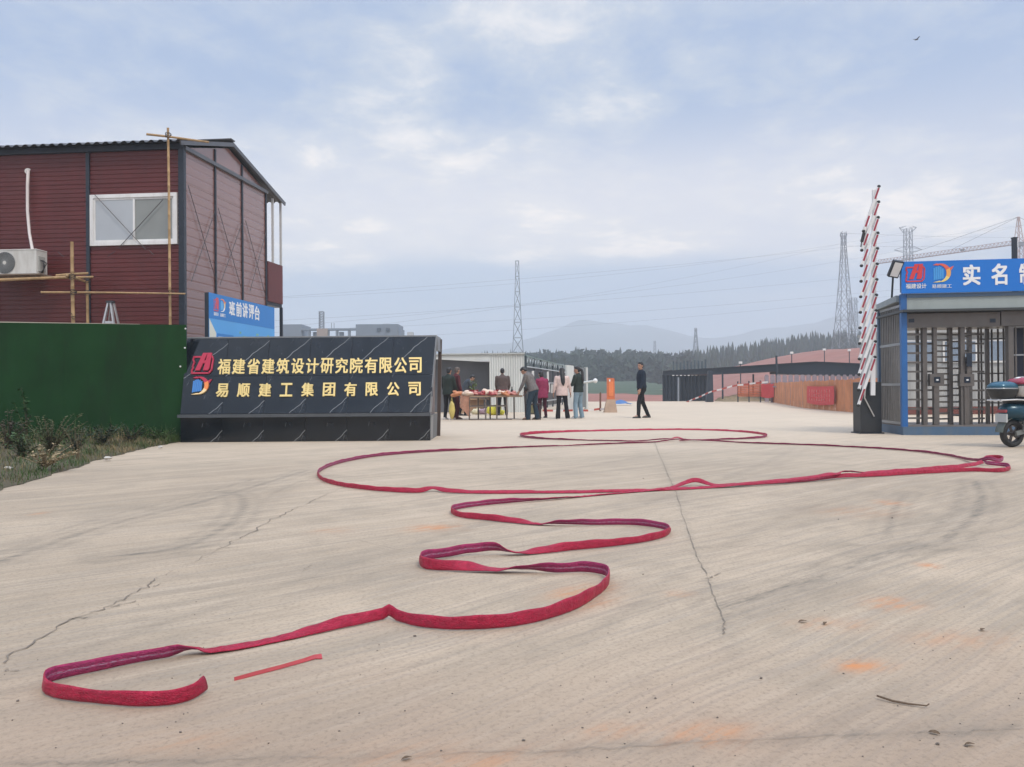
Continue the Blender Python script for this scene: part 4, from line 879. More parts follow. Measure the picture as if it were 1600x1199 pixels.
# ================================================================== fire hoses
def hose(pts, label, W=.050, name='fire_hose'):
    q = [(G(x, y), a, l) for x, y, a, l in pts]
    # even resampling of a Catmull-Rom path on the ground
    P_, A_, Z_ = [], [], []
    for i in range(len(q)-1):
        p0, p1, p2, p3 = q[max(i-1,0)][0], q[i][0], q[i+1][0], q[min(i+2,len(q)-1)][0]; d = (p2-p1).length; n = max(2, int(d/.02))
        t0 = 0; t1 = max(1e-3, (p1-p0).length**.5); t2 = t1+max(1e-3, d**.5); t3 = t2+max(1e-3, (p3-p2).length**.5)
        if i == 0: p0 = p1-(p2-p1); t1 = t2-t1 if False else max(1e-3, d**.5); t2 = t1+max(1e-3, d**.5); t3 = t2+max(1e-3, (p3-p2).length**.5)
        if i == len(q)-2: p3 = p2+(p2-p1); t3 = t2+max(1e-3, d**.5)
        for j in range(n):
            t = t1+(t2-t1)*j/n
            a1 = p0*((t1-t)/(t1-t0))+p1*((t-t0)/(t1-t0)); a2 = p1*((t2-t)/(t2-t1))+p2*((t-t1)/(t2-t1)); a3 = p2*((t3-t)/(t3-t2))+p3*((t-t2)/(t3-t2))
            b1 = a1*((t2-t)/(t2-t0))+a2*((t-t0)/(t2-t0)); b2 = a2*((t3-t)/(t3-t1))+a3*((t-t1)/(t3-t1))
            P_.append(b1*((t2-t)/(t2-t1))+b2*((t-t1)/(t2-t1))); f = j/n; f = f*f*(3-2*f)
            A_.append(q[i][1]*(1-f)+q[i+1][1]*f); Z_.append(q[i][2]*(1-f)+q[i+1][2]*f)
    P_.append(q[-1][0]); A_.append(q[-1][1]); Z_.append(q[-1][2])
    vs, fs, mi, uv = [], [], [], []; s_ = 0.0; K = 8
    prof = []                                              # flattened tube section: (across, through)
    for k in range(K*2):
        side = 1 if k < K else -1; t = (k % K)/(K-1)*2-1; t *= side
        prof.append((t*.5, side*(.0042*(1-abs(t)**4)+.0012)))
    N_ = len(prof)
    for i, p in enumerate(P_):
        tg = (P_[min(i+1,len(P_)-1)]-P_[max(i-1,0)]); tg.z = 0; tg.normalize(); left = V((-tg.y, tg.x, 0)); up = V((0,0,1)); th = A_[i]*math.pi/2
        s_ += (P_[i]-P_[i-1]).length if i else 0
        wob = .012*math.sin(s_*7.3)+.008*math.sin(s_*17.1+1); th += wob*5
        nr = left*math.sin(th)+up*math.cos(th); wv_ = left*math.cos(th)-up*math.sin(th)
        w_ = W*(1+.05*math.sin(s_*11)+.04*math.sin(s_*29))*(.94+.26*max(0, min(1, (s_-1.9)/.8))*max(0, min(1, (6.2-s_)/1.2))); c = p+V((0,0, abs(math.sin(th))*w_*.5+.006+Z_[i]))
        cr_ = .0030*math.sin(s_*61+2*math.sin(s_*13))+.0022*math.sin(s_*133+3*math.sin(s_*19))
        for a, b in prof: vs.append(c+wv_*(a*w_)+nr*(b+cr_*(1-abs(a)*1.6)*(1 if b > 0 else .6)))
    for i in range(len(P_)-1):
        for k in range(N_):
            fs.append((i*N_+k, i*N_+(k+1) % N_, (i+1)*N_+(k+1) % N_, (i+1)*N_+k)); mi.append(0 if k < K-1 or k == N_-1 else 1)
    fs.append(tuple(range(N_))); mi.append(0); k = (len(P_)-1)*N_; fs.append(tuple(range(k, k+N_))); mi.append(0)
    me = bpy.data.meshes.new(name); base = V(P_[len(P_)//2]); base.z = 0
    me.from_pydata([tuple(v-base) for v in vs], [], fs); me.materials.append(m_h1); me.materials.append(m_h2)
    me.polygons.foreach_set('material_index', mi); me.polygons.foreach_set('use_smooth', [True]*len(fs)); me.update()
    u = me.uv_layers.new(name='UVMap'); S_ = np.cumsum([0]+[(P_[i+1]-P_[i]).length for i in range(len(P_)-1)])
    for p in me.polygons:
        for li, vi in zip(p.loop_indices, p.vertices): u.data[li].uv = (S_[vi//N_], prof[vi % N_][0]+.5)
    bm = bmesh.new(); bm.from_mesh(me); bmesh.ops.recalc_face_normals(bm, faces=bm.faces[:]); bm.to_mesh(me); bm.free()
    o = bpy.data.objects.new(name, me); COL.objects.link(o); o.location = base; tag(o, label, 'fire hose'); return o
def hosemat(name, col, marks, dark):
    m = bpy.data.materials.new(name); m.use_nodes = True; global nt; nt = m.node_tree; bs = nt.nodes['Principled BSDF']
    tc = N('ShaderNodeTexCoord'); u = N('ShaderNodeUVMap').outputs[0]
    q = N('ShaderNodeMapping'); q.inputs['Scale'].default_value = (26, 3, 1); L(u, q.inputs[0]); n1 = NOISE(q.outputs[0], 1, 4, .6, .8)
    q2 = N('ShaderNodeMapping'); q2.inputs['Scale'].default_value = (3, 2, 1); L(u, q2.inputs[0]); n2 = NOISE(q2.outputs[0], 1, 5, .6)
    c = MIX(SMOOTH(n1, .35, .7), tuple(x*.82 for x in col), tuple(min(1, x*1.18) for x in col)); c = MIX(MATH('MULTIPLY', SMOOTH(n2, .45, .75), .35), c, dark)
    if marks:      # a broken pale line of print down the middle and dark stitching beside it
        sp = N('ShaderNodeSeparateXYZ'); L(u, sp.inputs[0]); v_ = MATH('ABSOLUTE', MATH('SUBTRACT', sp.outputs[1], .5))
        q3 = N('ShaderNodeMapping'); q3.inputs['Scale'].default_value = (60, 20, 1); L(u, q3.inputs[0]); n3 = NOISE(q3.outputs[0], 1, 3, .7)
        c = MIX(MATH('MULTIPLY', MATH('MULTIPLY', MATH('SUBTRACT', 1.0, SMOOTH(v_, .05, .10)), SMOOTH(n3, .42, .55)), .6), c, (.42, .34, .46))
        b2 = MATH('MULTIPLY', SMOOTH(v_, .10, .16), MATH('SUBTRACT', 1.0, SMOOTH(v_, .24, .32)))
        c = MIX(MATH('MULTIPLY', MATH('MULTIPLY', b2, SMOOTH(n3, .48, .6)), .7), c, (.07, .015, .05))
    L(c, bs.inputs['Base Color']); bs.inputs['Roughness'].default_value = .42; bs.inputs['Specular IOR Level'].default_value = .4
    bs.inputs['Sheen Weight'].default_value = .0
    q4 = N('ShaderNodeMapping'); q4.inputs['Scale'].default_value = (70, 6, 1); q4.inputs['Rotation'].default_value = (0, 0, .25); L(u, q4.inputs[0]); n4 = NOISE(q4.outputs[0], 1, 3, .6, 1.5)
    bp = N('ShaderNodeBump'); bp.inputs['Strength'].default_value = 1.0; bp.inputs['Distance'].default_value = .008; L(n4, bp.inputs['Height']); L(bp.outputs[0], bs.inputs['Normal']); return m
m_h1 = hosemat('hose_crimson', (.40, .009, .045), False, (.30, .012, .045)); m_h2 = hosemat('hose_magenta_inside', (.33, .020, .10), True, (.18, .015, .075))
HA = [(321,1082,.8,.004),(303,1095,1,0),(272,1104,1,0),(215,1107,1,0),(150,1102,1,0),(108,1097,1,0),(80,1091,1,0),(68,1081,1,0),(76,1070,1,0),(110,1060,1,0),(155,1051,.95,0),(210,1039,.9,0),(265,1030,.75,0),(300,1024,.2,.014),(330,1021,.0,.004),(390,1011,-.05,0),(450,999,-.12,0),(490,991,-.35,0),(540,981,-.7,0),(598,970,-.95,0),(608,968,-1,.01),
 (620,972,-.95,0),(650,980,-.9,0),(700,986,-1,0),(765,985,-1,0),(830,976,-1,0),(890,958,-1,0),(932,935,-1,0),(951,914,-1,0),(944,901,-1,0),(915,896,-.95,0),(870,897,-.8,0),(820,896,-.35,.01),(770,895,.1,.01),(725,894,.5,.006),(690,893,.9,0),(665,891,1,0),(657,884,1,0),(668,877,1,0),(700,872,1,0),(735,869,.95,.012),(770,868,.7,.02),(805,868,.1,.008),(850,865,-.5,0),(900,861,-.9,0),(960,855,-.95,0),(1010,848,-1,0),(1040,840,-1,0),(1045,832,-1,0),(1025,826,-1,0),(985,822,-.95,0),(930,822,-.9,0),(880,822,-.5,.004),(840,821,.0,.004),(800,818,.6,0),(755,814,.95,0),(720,810,1,0),(706,804,1,0),(712,798,1,0),(740,793,1,0),(790,788,.8,0),(850,783,.3,0),(920,776,.05,0),(990,770,.0,0),(1045,766,-.1,.012),(1086,759,-.6,.03),(1118,762,-.2,.012),(1180,758,-.3,0),(1250,754,-.4,0),(1310,749,-.6,.01),(1380,745,-.8,0),(1450,741,-.9,0),(1520,738,-.95,0),(1560,739,-1,0),(1577,736,-1,0),(1568,730,-1,0),(1545,729,-1,.012),(1538,725,-1,.03),(1548,721,-1,.03),(1563,722,-1,.03),(1562,727,-1,.03),(1545,728,-.8,.06),
 (1528,726,-.6,.03),(1505,719,-.6,0),(1470,712,-.6,0),(1420,706,-.5,0),(1350,701,-.4,0),(1270,697,-.4,0),(1180,694,-.4,0),(1090,691,-.3,.02),(1060,690.5,-.3,.03),(1020,692.5,-.4,0),(950,695,-.4,0),(880,699,-.3,.01),(820,700,-.4,0),(740,704,-.5,0),(660,708,-.7,0),(590,714,-.9,0),(535,724,-1,0),(503,736,-1,0),(497,746,-1,0),(512,756,-1,0),(550,764,-1,0),(600,769,-.9,0),(655,771,-.8,.0),(676,768,-.3,.02),(700,771,-.5,.004),(760,772,-.4,0),(830,771.5,-.3,0),(900,771,-.3,0),(980,769,-.25,0),(1040,767,-.2,0),(1100,764,-.2,.0),(1200,759,-.2,.03),(1300,751,-.3,.05),(1318,748,.3,.06),(1390,743,-.5,.02),(1460,738,-.6,.02),(1515,734,-.6,.03),(1536,730,-.5,.04)]
HA1, HA2 = HA[:85], HA[84:]
hose(HA, 'long crimson fire hose snaking from its open near end through tight bends')
HC = [(1072,690,-.2,.03),(1058,689,.2,.05),(1040,690,-.3,.03),(990,690.5,-.3,0),(930,689.5,-.3,0),(870,688,-.4,0),(830,686,-.6,0),(813,683,-.8,0),(826,679.5,-.8,0),(870,676.5,-.6,0),(930,674.5,-.5,0),(1000,673,-.5,0),(1070,672.5,-.5,0),(1130,674,-.5,0),(1175,677.5,-.7,0),(1198,682,-.8,0),(1188,685.5,-.8,0),(1150,687.5,-.5,0),(1100,689.5,-.3,.01),(1062,691.5,-.2,.02)]
hose(HC, 'thin crimson fire hose lying in a flattened oval loop farthest back on the yard')
# torn strap and litter
q = [G(x, y) for x, y in ((366,1064),(400,1055.5),(440,1046),(475,1036),(492,1030.5),(503,1029))]; mb = MB(); vs = []
for i, p in enumerate(q):
    t = (q[min(i+1,5)]-q[max(i-1,0)]).normalized(); n_ = V((-t.y, t.x, 0))*(.0015, .002, .0025, .003, .006, .011)[i]; z = (.008, .010, .012, .012, .012, .010)[i]
    vs += [p-n_+V((0,0,z-.006)), p+n_+V((0,0,z+.004))]
k = len(vs); vs += [v+V((0,0,-.003)) for v in vs]; mb.add(vs, [(2*i, 2*i+1, 2*i+3, 2*i+2) for i in range(5)]+[(k+2*i+2, k+2*i+3, k+2*i+1, k+2*i) for i in range(5)]+[(2*i, 2*i+2, k+2*i+2, k+2*i) for i in range(5)]+[(2*i+3, 2*i+1, k+2*i+1, k+2*i+3) for i in range(5)])
tag(mb.build('torn_strap', mat('strap_red', (.42, .05, .06), .6, var=.3, scale=14), loc=q[2]), 'short narrow red strip of torn strap lying beside the open end of the hose', 'strap')
q = [G(x, y) for x, y in ((1370,1093),(1395,1099),(1420,1103),(1448,1107))]; mb = MB().tube([p+V((0,0,z)) for p, z in zip(q, (.012,.007,.006,.008))], [.003,.0035,.003,.002], 6); mb.tube([q[3]+V((0,0,.008)), G(1452,1106)+V((0,0,.012))], .002, 5)
tag(mb.build('dry_twig', mat('twig_brown', (.12, .08, .05), .8, var=.3), loc=q[1]), 'thin dry twig lying on the concrete at the lower right', 'twig')
m_stone = mat('pebble', (.15, .125, .105), .9, var=.5, scale=40); mb = MB(); random.seed(21)
peb = [(1189,1061,.010),(648,995,.011),(1024,1092,.007),(1318,1053,.006),(28,1096,.008),(318,1013-1,.004),(282,1145,.007),(910,1138,.006),(1121,1122,.006),(818,1158,.008),(1465,1164,.010),(1510,1167,.009),(1005,898,.007),(1310,812,.010),(1394,810,.012),(1005,818-70,.01)]
for px, py, r_ in [(a, b, c_*.62) for a, b, c_ in peb]: mb.ell(G(px, py)+V((0,0,r_*.4)), (r_, r_*random.uniform(.6,1), r_*.6), 6, 5, None, .25)
for k in range(130):
    px = random.uniform(-30, 1630); py = 860+340*random.random()**.6; r_ = random.uniform(.0012, .0034); mb.ell(G(px, py)+V((0,0,r_*.4)), (r_, r_*.8, r_*.6), 5, 4, None, .25)
o = mb.build('gravel', m_stone); o['kind'] = 'stuff'; tag(o, 'scattered small dark pebbles and grit on the near concrete', 'gravel')
def leaf(px, py, s_, label, rz):
    s_ *= .6
    c = G(px, py); mb = MB(); a = rz; pts = []
    for t in np.linspace(0, 1, 7): pts.append((t*s_, .22*s_*math.sin(math.pi*t)))
    out_ = [V((x-s_/2, y, .004+.10*s_*abs(y)/(.22*s_)+.02*s_*math.sin(x*90))) for x, y in pts]+[V((x-s_/2, -y, .006+.12*s_*abs(y)/(.22*s_))) for x, y in reversed(pts[1:-1])]
    rm = Matrix.Rotation(a, 3, 'Z'); out_ = [c+rm @ v for v in out_]; mb.poly(out_, V((0,0,.0015)))
    tag(mb.build('dry_leaf', mat('leaf_brown', (.13, .085, .05), .8, var=.5, scale=20), loc=c), label, 'leaf', 'dry leaves on the concrete')
leaf(1254, 973, .07, 'curled brown leaf just right of the joint near the centre of the yard', .3); leaf(1289, 976, .06, 'small reddish-brown leaf to the right of another leaf beside the joint', 1.0)
leaf(1535, 986, .06, 'curled brown leaf at the right edge of the yard above the twig', .7); leaf(1460, 1148, .05, 'brown leaf scrap along the dark seam at the lower right', 2.6); leaf(1515, 1166, .05, 'dark flat leaf scrap below the seam at the lower right corner', .1); leaf(635, 1188, .05, 'brown leaf scrap at the bottom edge of the yard', .5)

# ================================================================== weeds in front of the green fence
E0, E1, E2 = G(-140, 812), G(0, 766), G(280, 691)
m_verge = mat('verge_earth', (.085, .07, .04), .95, var=.4, scale=2.5, bump=.6, bscale=18, dirt=(.04, .06, .018), dscale=1.2)
ep = [G(-260, 862), G(-140, 812), G(0, 766), G(60, 748), G(110, 734), G(150, 720), G(200, 708), G(245, 697), G(284, 690.5)]
mb = MB(); n = 10; rows = []
for i in range(len(ep)*6-5):
    t = i/6; k = min(int(t), len(ep)-2); p = ep[k].lerp(ep[k+1], t-k)+V((random.uniform(-.04,.05), random.uniform(-.04,.04), 0))
    back = V((-20+13.55*min(1, i/46), 15.2, 0))
    rows.append([p.lerp(back, j/n)+V((0,0,.006+.09*min(1, j*.25)+.03*random.random()*min(j, 1))) for j in range(n+1)])
for r_ in rows: mb.v += [tuple(p) for p in r_]
mb.f = [(i*(n+1)+j, i*(n+1)+j+1, (i+1)*(n+1)+j+1, (i+1)*(n+1)+j) for i in range(len(rows)-1) for j in range(n)]
o = mb.build('verge', m_verge, smooth=True); o['kind'] = 'structure'
def vpt():
    i = random.random()**.9*(len(rows)-1.01); k = int(i); j = random.random()**1.2*n*.999; q = int(j); r0, r1 = rows[k], rows[k+1]
    a = r0[q].lerp(r0[q+1], j-q); b = r1[q].lerp(r1[q+1], j-q); return a.lerp(b, i-k), j/n
def blade(mb, p, h, w_, lean, az, seg=3):
    d = V((math.cos(az), math.sin(az), 0)); s_ = V((-d.y, d.x, 0)); vs = []
    for i in range(seg+1):
        t = i/seg; c = p+d*lean*h*t*t+V((0,0,h*t*(1-.25*lean*t))); ww = w_*(1-t)**.7+.0004; vs += [c-s_*ww, c+s_*ww]
    mb.add(vs, [(2*i, 2*i+1, 2*i+3, 2*i+2) for i in range(seg)])
random.seed(31); gm = [mat('grass_green', (.045, .09, .015), .7, var=.4, scale=3), mat('grass_dull', (.125, .11, .042), .7, var=.4, scale=3), mat('grass_straw', (.24, .175, .085), .75, var=.35, scale=3), mat('grass_dark', (.028, .058, .022), .7, var=.4, scale=3)]
mbs = [MB() for _ in gm]
for i in range(15000):
    p, t = vpt(); 
    if p.x > F1.x+.0 and p.y > 14.3: continue
    if p.y > 14.5+(p.x+6)*-.0 and p.y > (F0+dF*((p.x-F0.x)/dF.x)).y-.06: continue
    clump = math.sin(p.x*3.1+p.y*1.7)+math.sin(p.x*1.3-p.y*4.3)+random.gauss(0, .7)
    k = 3 if t > .62 and random.random() < .75 else (2 if clump > 1.15 else (0 if clump < .0 else 1))
    h = random.uniform(.05, .14)+(.22*random.random()**2 if t > .35 else 0)+(.35*random.random()**3 if t > .6 else 0)
    blade(mbs[k], p-V((0,0,.01)), h, random.uniform(.0022, .0055), random.uniform(.1, 1.0), random.random()*6.28)
for k in range(len(gm)):
    o = mbs[k].build('grass', gm[k]); o['kind'] = 'stuff'
tag(o, 'dark rough grass at the foot of the green fence', 'grass')
for k, lb_ in ((0, 'fresh green grass on the verge beside the concrete'), (1, 'dull olive grass on the verge below the green fence'), (2, 'straw coloured dry grass on the verge at the left')):
    ob_ = bpy.data.objects.get('grass' if k == 0 else 'grass.%03d' % k); tag(ob_, lb_, 'grass')
def weed(px, py, h, wd, label, nst, mats, leafy=1.0, lsize=.03, droop=.5):
    g = G(px, py); t = thing('weed_plant', label, 'plant', V((g.x, g.y, .05)), 'weeds along the green fence')
    ms, ml = mats; mb = MB(); ml_ = MB()
    for i in range(nst):
        az = random.random()*6.28; ln = random.uniform(.1, 1)*wd; hh = h*random.uniform(.55, 1.0); pts = []
        for j in range(6):
            q = j/5; pts.append(g+V((math.cos(az)*ln*q**1.4+random.uniform(-.01,.01), math.sin(az)*ln*.6*q**1.4, .04+hh*q-.12*hh*droop*q**3)))
        mb.tube(pts, [.006*(1-.8*j/5) for j in range(6)], 4)
        for j in range(int(34*leafy)):
            q = random.uniform(.15, 1.0); k = min(4, int(q*5)); c = pts[k].lerp(pts[k+1], q*5-k); a2 = random.random()*6.28; d = V((math.cos(a2), math.sin(a2), random.uniform(-.4, .7))).normalized()
            s_ = d.cross(V((random.uniform(-.5,.5), random.uniform(-.5,.5), 1))).normalized(); L2 = lsize*random.uniform(.6, 1.5)
            ml_.add([c, c+d*L2*.5+s_*L2*.3, c+d*L2, c+d*L2*.5-s_*L2*.3], [(0,1,2,3)])
    mb.build('stem', ms, t); ml_.build('foliage', ml, t)
ms1 = mat('stem_brown', (.12, .09, .05), .8); lg = mat('weed_green', (.038, .085, .016), .6, var=.5, scale=6); lo = mat('weed_olive', (.07, .075, .022), .7, var=.5, scale=6); lbn = mat('weed_brown', (.065, .048, .03), .8, var=.4, scale=6); ld = mat('weed_dark', (.014, .036, .011), .6, var=.5, scale=6)
weed(12, 712, .75, .42, 'dense dark purple-brown weed at the far left edge against the green fence', 22, (ms1, lbn), 1.5, .035)
weed(78, 716, .66, .55, 'bushy brown-green weed clump, widest of the plants in front of the green fence', 34, (ms1, lo), 1.6, .03)
weed(42, 700, 1.15, .22, 'tall thin climbing weed with sparse leaves reaching up the green fence', 5, (ms1, lg), 1.0, .06)
weed(35, 722, .45, .45, 'leafy green weed low on the ground between two darker clumps', 20, (ms1, lg), 1.2, .04)
weed(118, 713, .48, .42, 'small dark green weed right of the bushy brown-green clump', 18, (ms1, ld), 1.3, .035)
weed(160, 703, .42, .6, 'straggly dark green weed in the middle of the fence foot', 18, (ms1, ld), 1.2, .04)
weed(205, 698, .42, .5, 'low dark green weed before the right half of the green fence', 18, (ms1, ld), 1.2, .035)
weed(250, 693.5, .30, .45, 'small grey-green weed nearest the black name wall', 16, (ms1, lg), 1.0, .035)
weed(122, 726, .70, .30, 'thin bare stalks leaning out of the dry grass', 7, (ms1, lo), .25, .03)
weed(70, 738, .34, .5, 'dry straw tuft on the verge near the concrete edge', 26, (mat('straw_stem', (.30, .22, .12), .8), mat('straw_leaf', (.30, .23, .13), .8, var=.3)), .5, .04)
m_rub = mat('pale_scrap', (.55, .52, .48), .7, var=.2)
def scrap(px, py, s_, label):
    c = G(px, py); mb = MB().ell(c+V((0,0,s_*.4+.02)), (s_, s_*.7, s_*.5), 7, 5, None, .3); tag(mb.build('stone', m_rub, loc=c), label, 'stone', 'pale stones on the verge')
scrap(168, 721, .055, 'larger pale stone where the verge meets the concrete'); scrap(14, 737, .05, 'small white stone in the dry grass at the far left'); scrap(251, 702, .04, 'small pale stone close to the black name wall')

# ================================================================== things beyond: white shed, railing, panels
m_shed = mat('shed_white', (.60, .62, .60), .5, var=.05, scale=1.0, dirt=(.48, .49, .47), dscale=.5)
S0, S1 = P(640, 600, 30.0), P(818, 600, 30.0); zsd = P(800, 553.5, 30).z
shed = thing('white_shed', 'low white sheet-metal shed with a wide grey opening, behind the meat stall', 'shed', V((S1.x-2, 30, 0)))
ox0, ox1 = P(640, 600, 30).x, P(765, 600, 30).x; zo = P(765, 566, 30).z
mb = MB(); vs = []; n = 14
for i in range(2*n+1): x = ox1+(S1.x-ox1)*i/(2*n); d = .025 if i % 2 else 0; vs += [V((x, 30+d, 0)), V((x, 30+d, zsd))]
mb.add(vs, [(2*i, 2*i+2, 2*i+3, 2*i+1) for i in range(2*n)]); mb.build('front_wall', m_shed, shed)
zo2 = P(700, 559, 30).z
MB().hexa([V((ox0, 30, zo2)), V((ox1-.002, 30, zo)), V((ox1-.002, 30.06, zo)), V((ox0, 30.06, zo2))], [V((ox0, 30, zsd-.04)), V((ox1-.002, 30, zsd-.02)), V((ox1-.002, 30.06, zsd-.02)), V((ox0, 30.06, zsd-.04))]).build('lintel', m_shed, shed)
MB().hexa([V((ox0, 30.9, 0)), V((ox1+.1, 30.9, 0)), V((ox1+.1, 30.95, 0)), V((ox0, 30.95, 0))], [V((ox0, 30.9, zsd-.1)), V((ox1+.1, 30.9, zsd-.1)), V((ox1+.1, 30.95, zsd-.1)), V((ox0, 30.95, zsd-.1))]).build('inner_wall', mat('inner_grey', (.13, .14, .16), .35, var=.3, scale=1.2), shed)
MB().box((ox1+.02, 30.5, zsd/2-.05), (.05, .8, zsd-.15)).build('jamb', m_shed, shed)
MB().hexa([V((ox0-.1, 29.93, zsd-.02)), V((S1.x+.06, 29.93, zsd)), V((S1.x+.06, 33, zsd+.02)), V((ox0-.1, 33, zsd+.0))], [V((ox0-.1, 29.93, zsd+.03)), V((S1.x+.06, 29.93, zsd+.05)), V((S1.x+.06, 33, zsd+.08)), V((ox0-.1, 33, zsd+.05))]).build('roof', mat('shed_roof', (.45, .47, .46), .5), shed)
MB().box((S1.x+.01, 31.4, zsd/2), (.05, 2.7, zsd-.02)).build('side_wall', m_shed, shed)
MB().box((P(758, 600, 29.9).x, 29.97, P(768, 566, 30).z+.03), (.4, .05, .03)).build('door_track', m_alu, shed)
# railing that runs back from the shed corner
L0, L1 = V((S1.x+.1, 30.3, 0)), V((P(885, 600, 44).x, 44, 0))
ra = thing('steel_railing', 'dark steel panel railing running back from the white shed corner behind the stall', 'railing', (L0+L1)/2)
zr0, zr1 = P(822, 556, 30.3).z, P(885, 573, 44).z; m_dk = mat('railing_dark', (.035, .05, .06), .4, .2, var=.3)
dL = (L1-L0).normalized(); LL = (L1-L0).length; nL = V((dL.y, -dL.x, 0))
def lr(t, z): return L0+dL*LL*t+V((0,0,z))
for t in np.linspace(0, 1, 8): MB().bar(lr(t, 0), lr(t, zr0+(zr1-zr0)*t), .07).build('post', m_dk, ra)
MB().bar(lr(0, zr0), lr(1, zr1), .05).build('top_rail', mat('rail_green', (.16, .24, .22), .4), ra)
for z in (1.18, 1.80): MB().bar(lr(0, z)+nL*.05, lr(1, z)+nL*.05, .035, .05).build('pale_rail', mat('rail_pale', (.45, .50, .52), .4), ra)
MB().bar(lr(0, .35)+nL*.05, lr(1, .35)+nL*.05, .03, .05).build('pale_rail', MATS['rail_pale'], ra)
for k in range(44):
    t = (k+.5)/44; MB().bar(lr(t, .12), lr(t, 1.80), .29, .015, up=nL).build('slat', m_dk, ra)
for k in range(20):
    t = (k+.5)/20; z = 2.02; mb = MB(); mb.bar(lr(t-.018, z+.18), lr(t, z-.05), .03); mb.bar(lr(t+.018, z+.18), lr(t, z-.052), .03); mb.build('lattice', MATS['rail_pale'], ra)
for t, z in ((.10, 1.45), (.42, 1.5), (.44, .95), (.52, .9)): MB().box(lr(t, z)+nL*.06, (.10, .03, .42)).build('white_plate', m_white, ra)
# grey door panel with white edges
D0, D1 = P(885, 600, 31.5), P(917, 600, 33.5); D0.z = D1.z = 0; zd0, zd1 = P(885, 570.5, 31.5).z, P(917, 574.5, 33.5).z
dp = thing('grey_gate_panel', 'grey gate panel with broad white stile and white edge beside the dark railing', 'gate panel', (D0+D1)/2)
uD = (D1-D0).normalized(); lD = (D1-D0).length
def dq(a, b, z0, z1, z2, d0=-.04, d1=.04):
    n_ = V((uD.y, -uD.x, 0)); q = lambda t, z, d: D0+uD*lD*t+n_*d+V((0,0,z)); return MB().hexa([q(a,z0,d0), q(b,z0,d0), q(b,z0,d1), q(a,z0,d1)], [q(a,z1,d0), q(b,z2,d0), q(b,z2,d1), q(a,z1,d1)])
zz = lambda t: zd0+(zd1-zd0)*t
dq(0, .31, 0, zz(0), zz(.31)).build('stile', m_shed, dp); dq(.311, .92, .1, zz(.3)-.03, zz(.92)-.03, -.03, .02).build('panel', mat('panel_grey', (.17, .19, .20), .5, var=.12), dp); dq(.92, 1, 0, zz(.92), zz(1), -.05, .05).build('edge_post', m_shed, dp)
bo = thing('boom_arm', 'thin white horizontal boom with a rounded tip at the right of the grey gate panel', 'boom', V((P(906, 600, 31.8).x, 31.8, 0)))
MB().tube([P(893, 601, 31.3), P(929, 595.5, 31.2)], .045, 8).build('arm', m_shed, bo); MB().ell(P(930, 595.3, 31.2), .10, 10, 8).build('tip', m_white, bo); MB().bar(V((P(906, 600, 31.35).x, 31.35, 0)), P(906, 600, 31.35)+V((0,0,.05)), .07).build('stand', m_dk, bo)

# posts, tape, tarpaulin beside the walking man
m_or = mat('orange_plastic', (.62, .16, .06), .5, var=.2, dirt=(.45, .14, .08), dscale=3)
op0 = G(954, 645)
op = thing('orange_marker_post', 'upright orange marker board on a pale dirty foot, left of the man in navy', 'marker post', op0)
mb = MB().hexa([op0+V((-.14,-.05,.5)), op0+V((.16,-.05,.5)), op0+V((.16,.06,.5)), op0+V((-.14,.06,.5))], [op0+V((-.13,-.05,1.32)), op0+V((.15,-.05,1.30)), op0+V((.15,.06,1.30)), op0+V((-.13,.06,1.32))]); mb.build('board', m_or, op)
MB().box(op0+V((.02,-.06,.9)), (.17, .02, .55), None, .004).build('face_plate', mat('orange_light', (.75, .22, .08), .45), op)
MB().box(op0+V((-.03,-.055,1.22)), (.05, .012, .08)).build('white_mark', m_white, op)
mb = MB().hexa([op0+V((-.26,-.16,0)), op0+V((.24,-.16,0)), op0+V((.24,.18,0)), op0+V((-.26,.18,0))], [op0+V((-.15,-.07,.5)), op0+V((.17,-.07,.5)), op0+V((.17,.08,.5)), op0+V((-.15,.08,.5))]); mb.build('foot', mat('foot_dirty', (.42, .30, .22), .9, var=.25, scale=5), op)
p_ = G(938, 643); st = thing('wooden_stake', 'thin brown wooden stake stuck upright left of the orange marker board', 'stake', p_)
mb = MB().bar(p_, p_+V((.01,0,.72)), .07, .05); mb.bar(p_+V((.01,0,.721)), p_+V((.01,0,.76)), .04, .03); mb.build('shaft', mat('stake_brown', (.16, .08, .055), .8, var=.3), st)
m_tapew = mat('tape_white', (.70, .68, .66), .5); m_taper = mat('tape_red', (.42, .07, .05), .5)
def tape(pts, label, group='red and white warning tapes', hgt=.075):
    t = thing('warning_tape', label, 'tape', V((pts[0].x, pts[0].y, 0)), group); tot = sum((b-a).length for a, b in zip(pts[:-1], pts[1:])); k = 0
    for a, b in zip(pts[:-1], pts[1:]):
        n = max(1, int((b-a).length/.32))
        for i in range(n):
            q0, q1 = a.lerp(b, i/n), a.lerp(b, (i+1)/n); tw = .02*math.sin(k*1.3)
            MB().hexa([q0+V((0,-.004,-hgt/2)), q1+V((0,-.004,-hgt/2+tw)), q1+V((0,.004,-hgt/2+tw)), q0+V((0,.004,-hgt/2))], [q0+V((0,-.004,hgt/2)), q1+V((0,-.004,hgt/2+tw)), q1+V((0,.004,hgt/2+tw)), q0+V((0,.004,hgt/2))]).build('white_band' if k % 2 else 'red_band', m_tapew if k % 2 else m_taper, t); k += 1
g = lambda x, y, z: G(x, y)+V((0,0,z))
tape([g(848,644.5,.07), g(880,644,.05), g(910,644,.06), g(937,643,.08), g(951,643.5,.1)], 'red and white tape lying low along the yard edge behind the two women')
T0 = P(1072, 629, 47.5); T1 = P(1112, 612, 45); T2 = P(1152, 602, 44); T3 = P(1200, 592+5, 43)
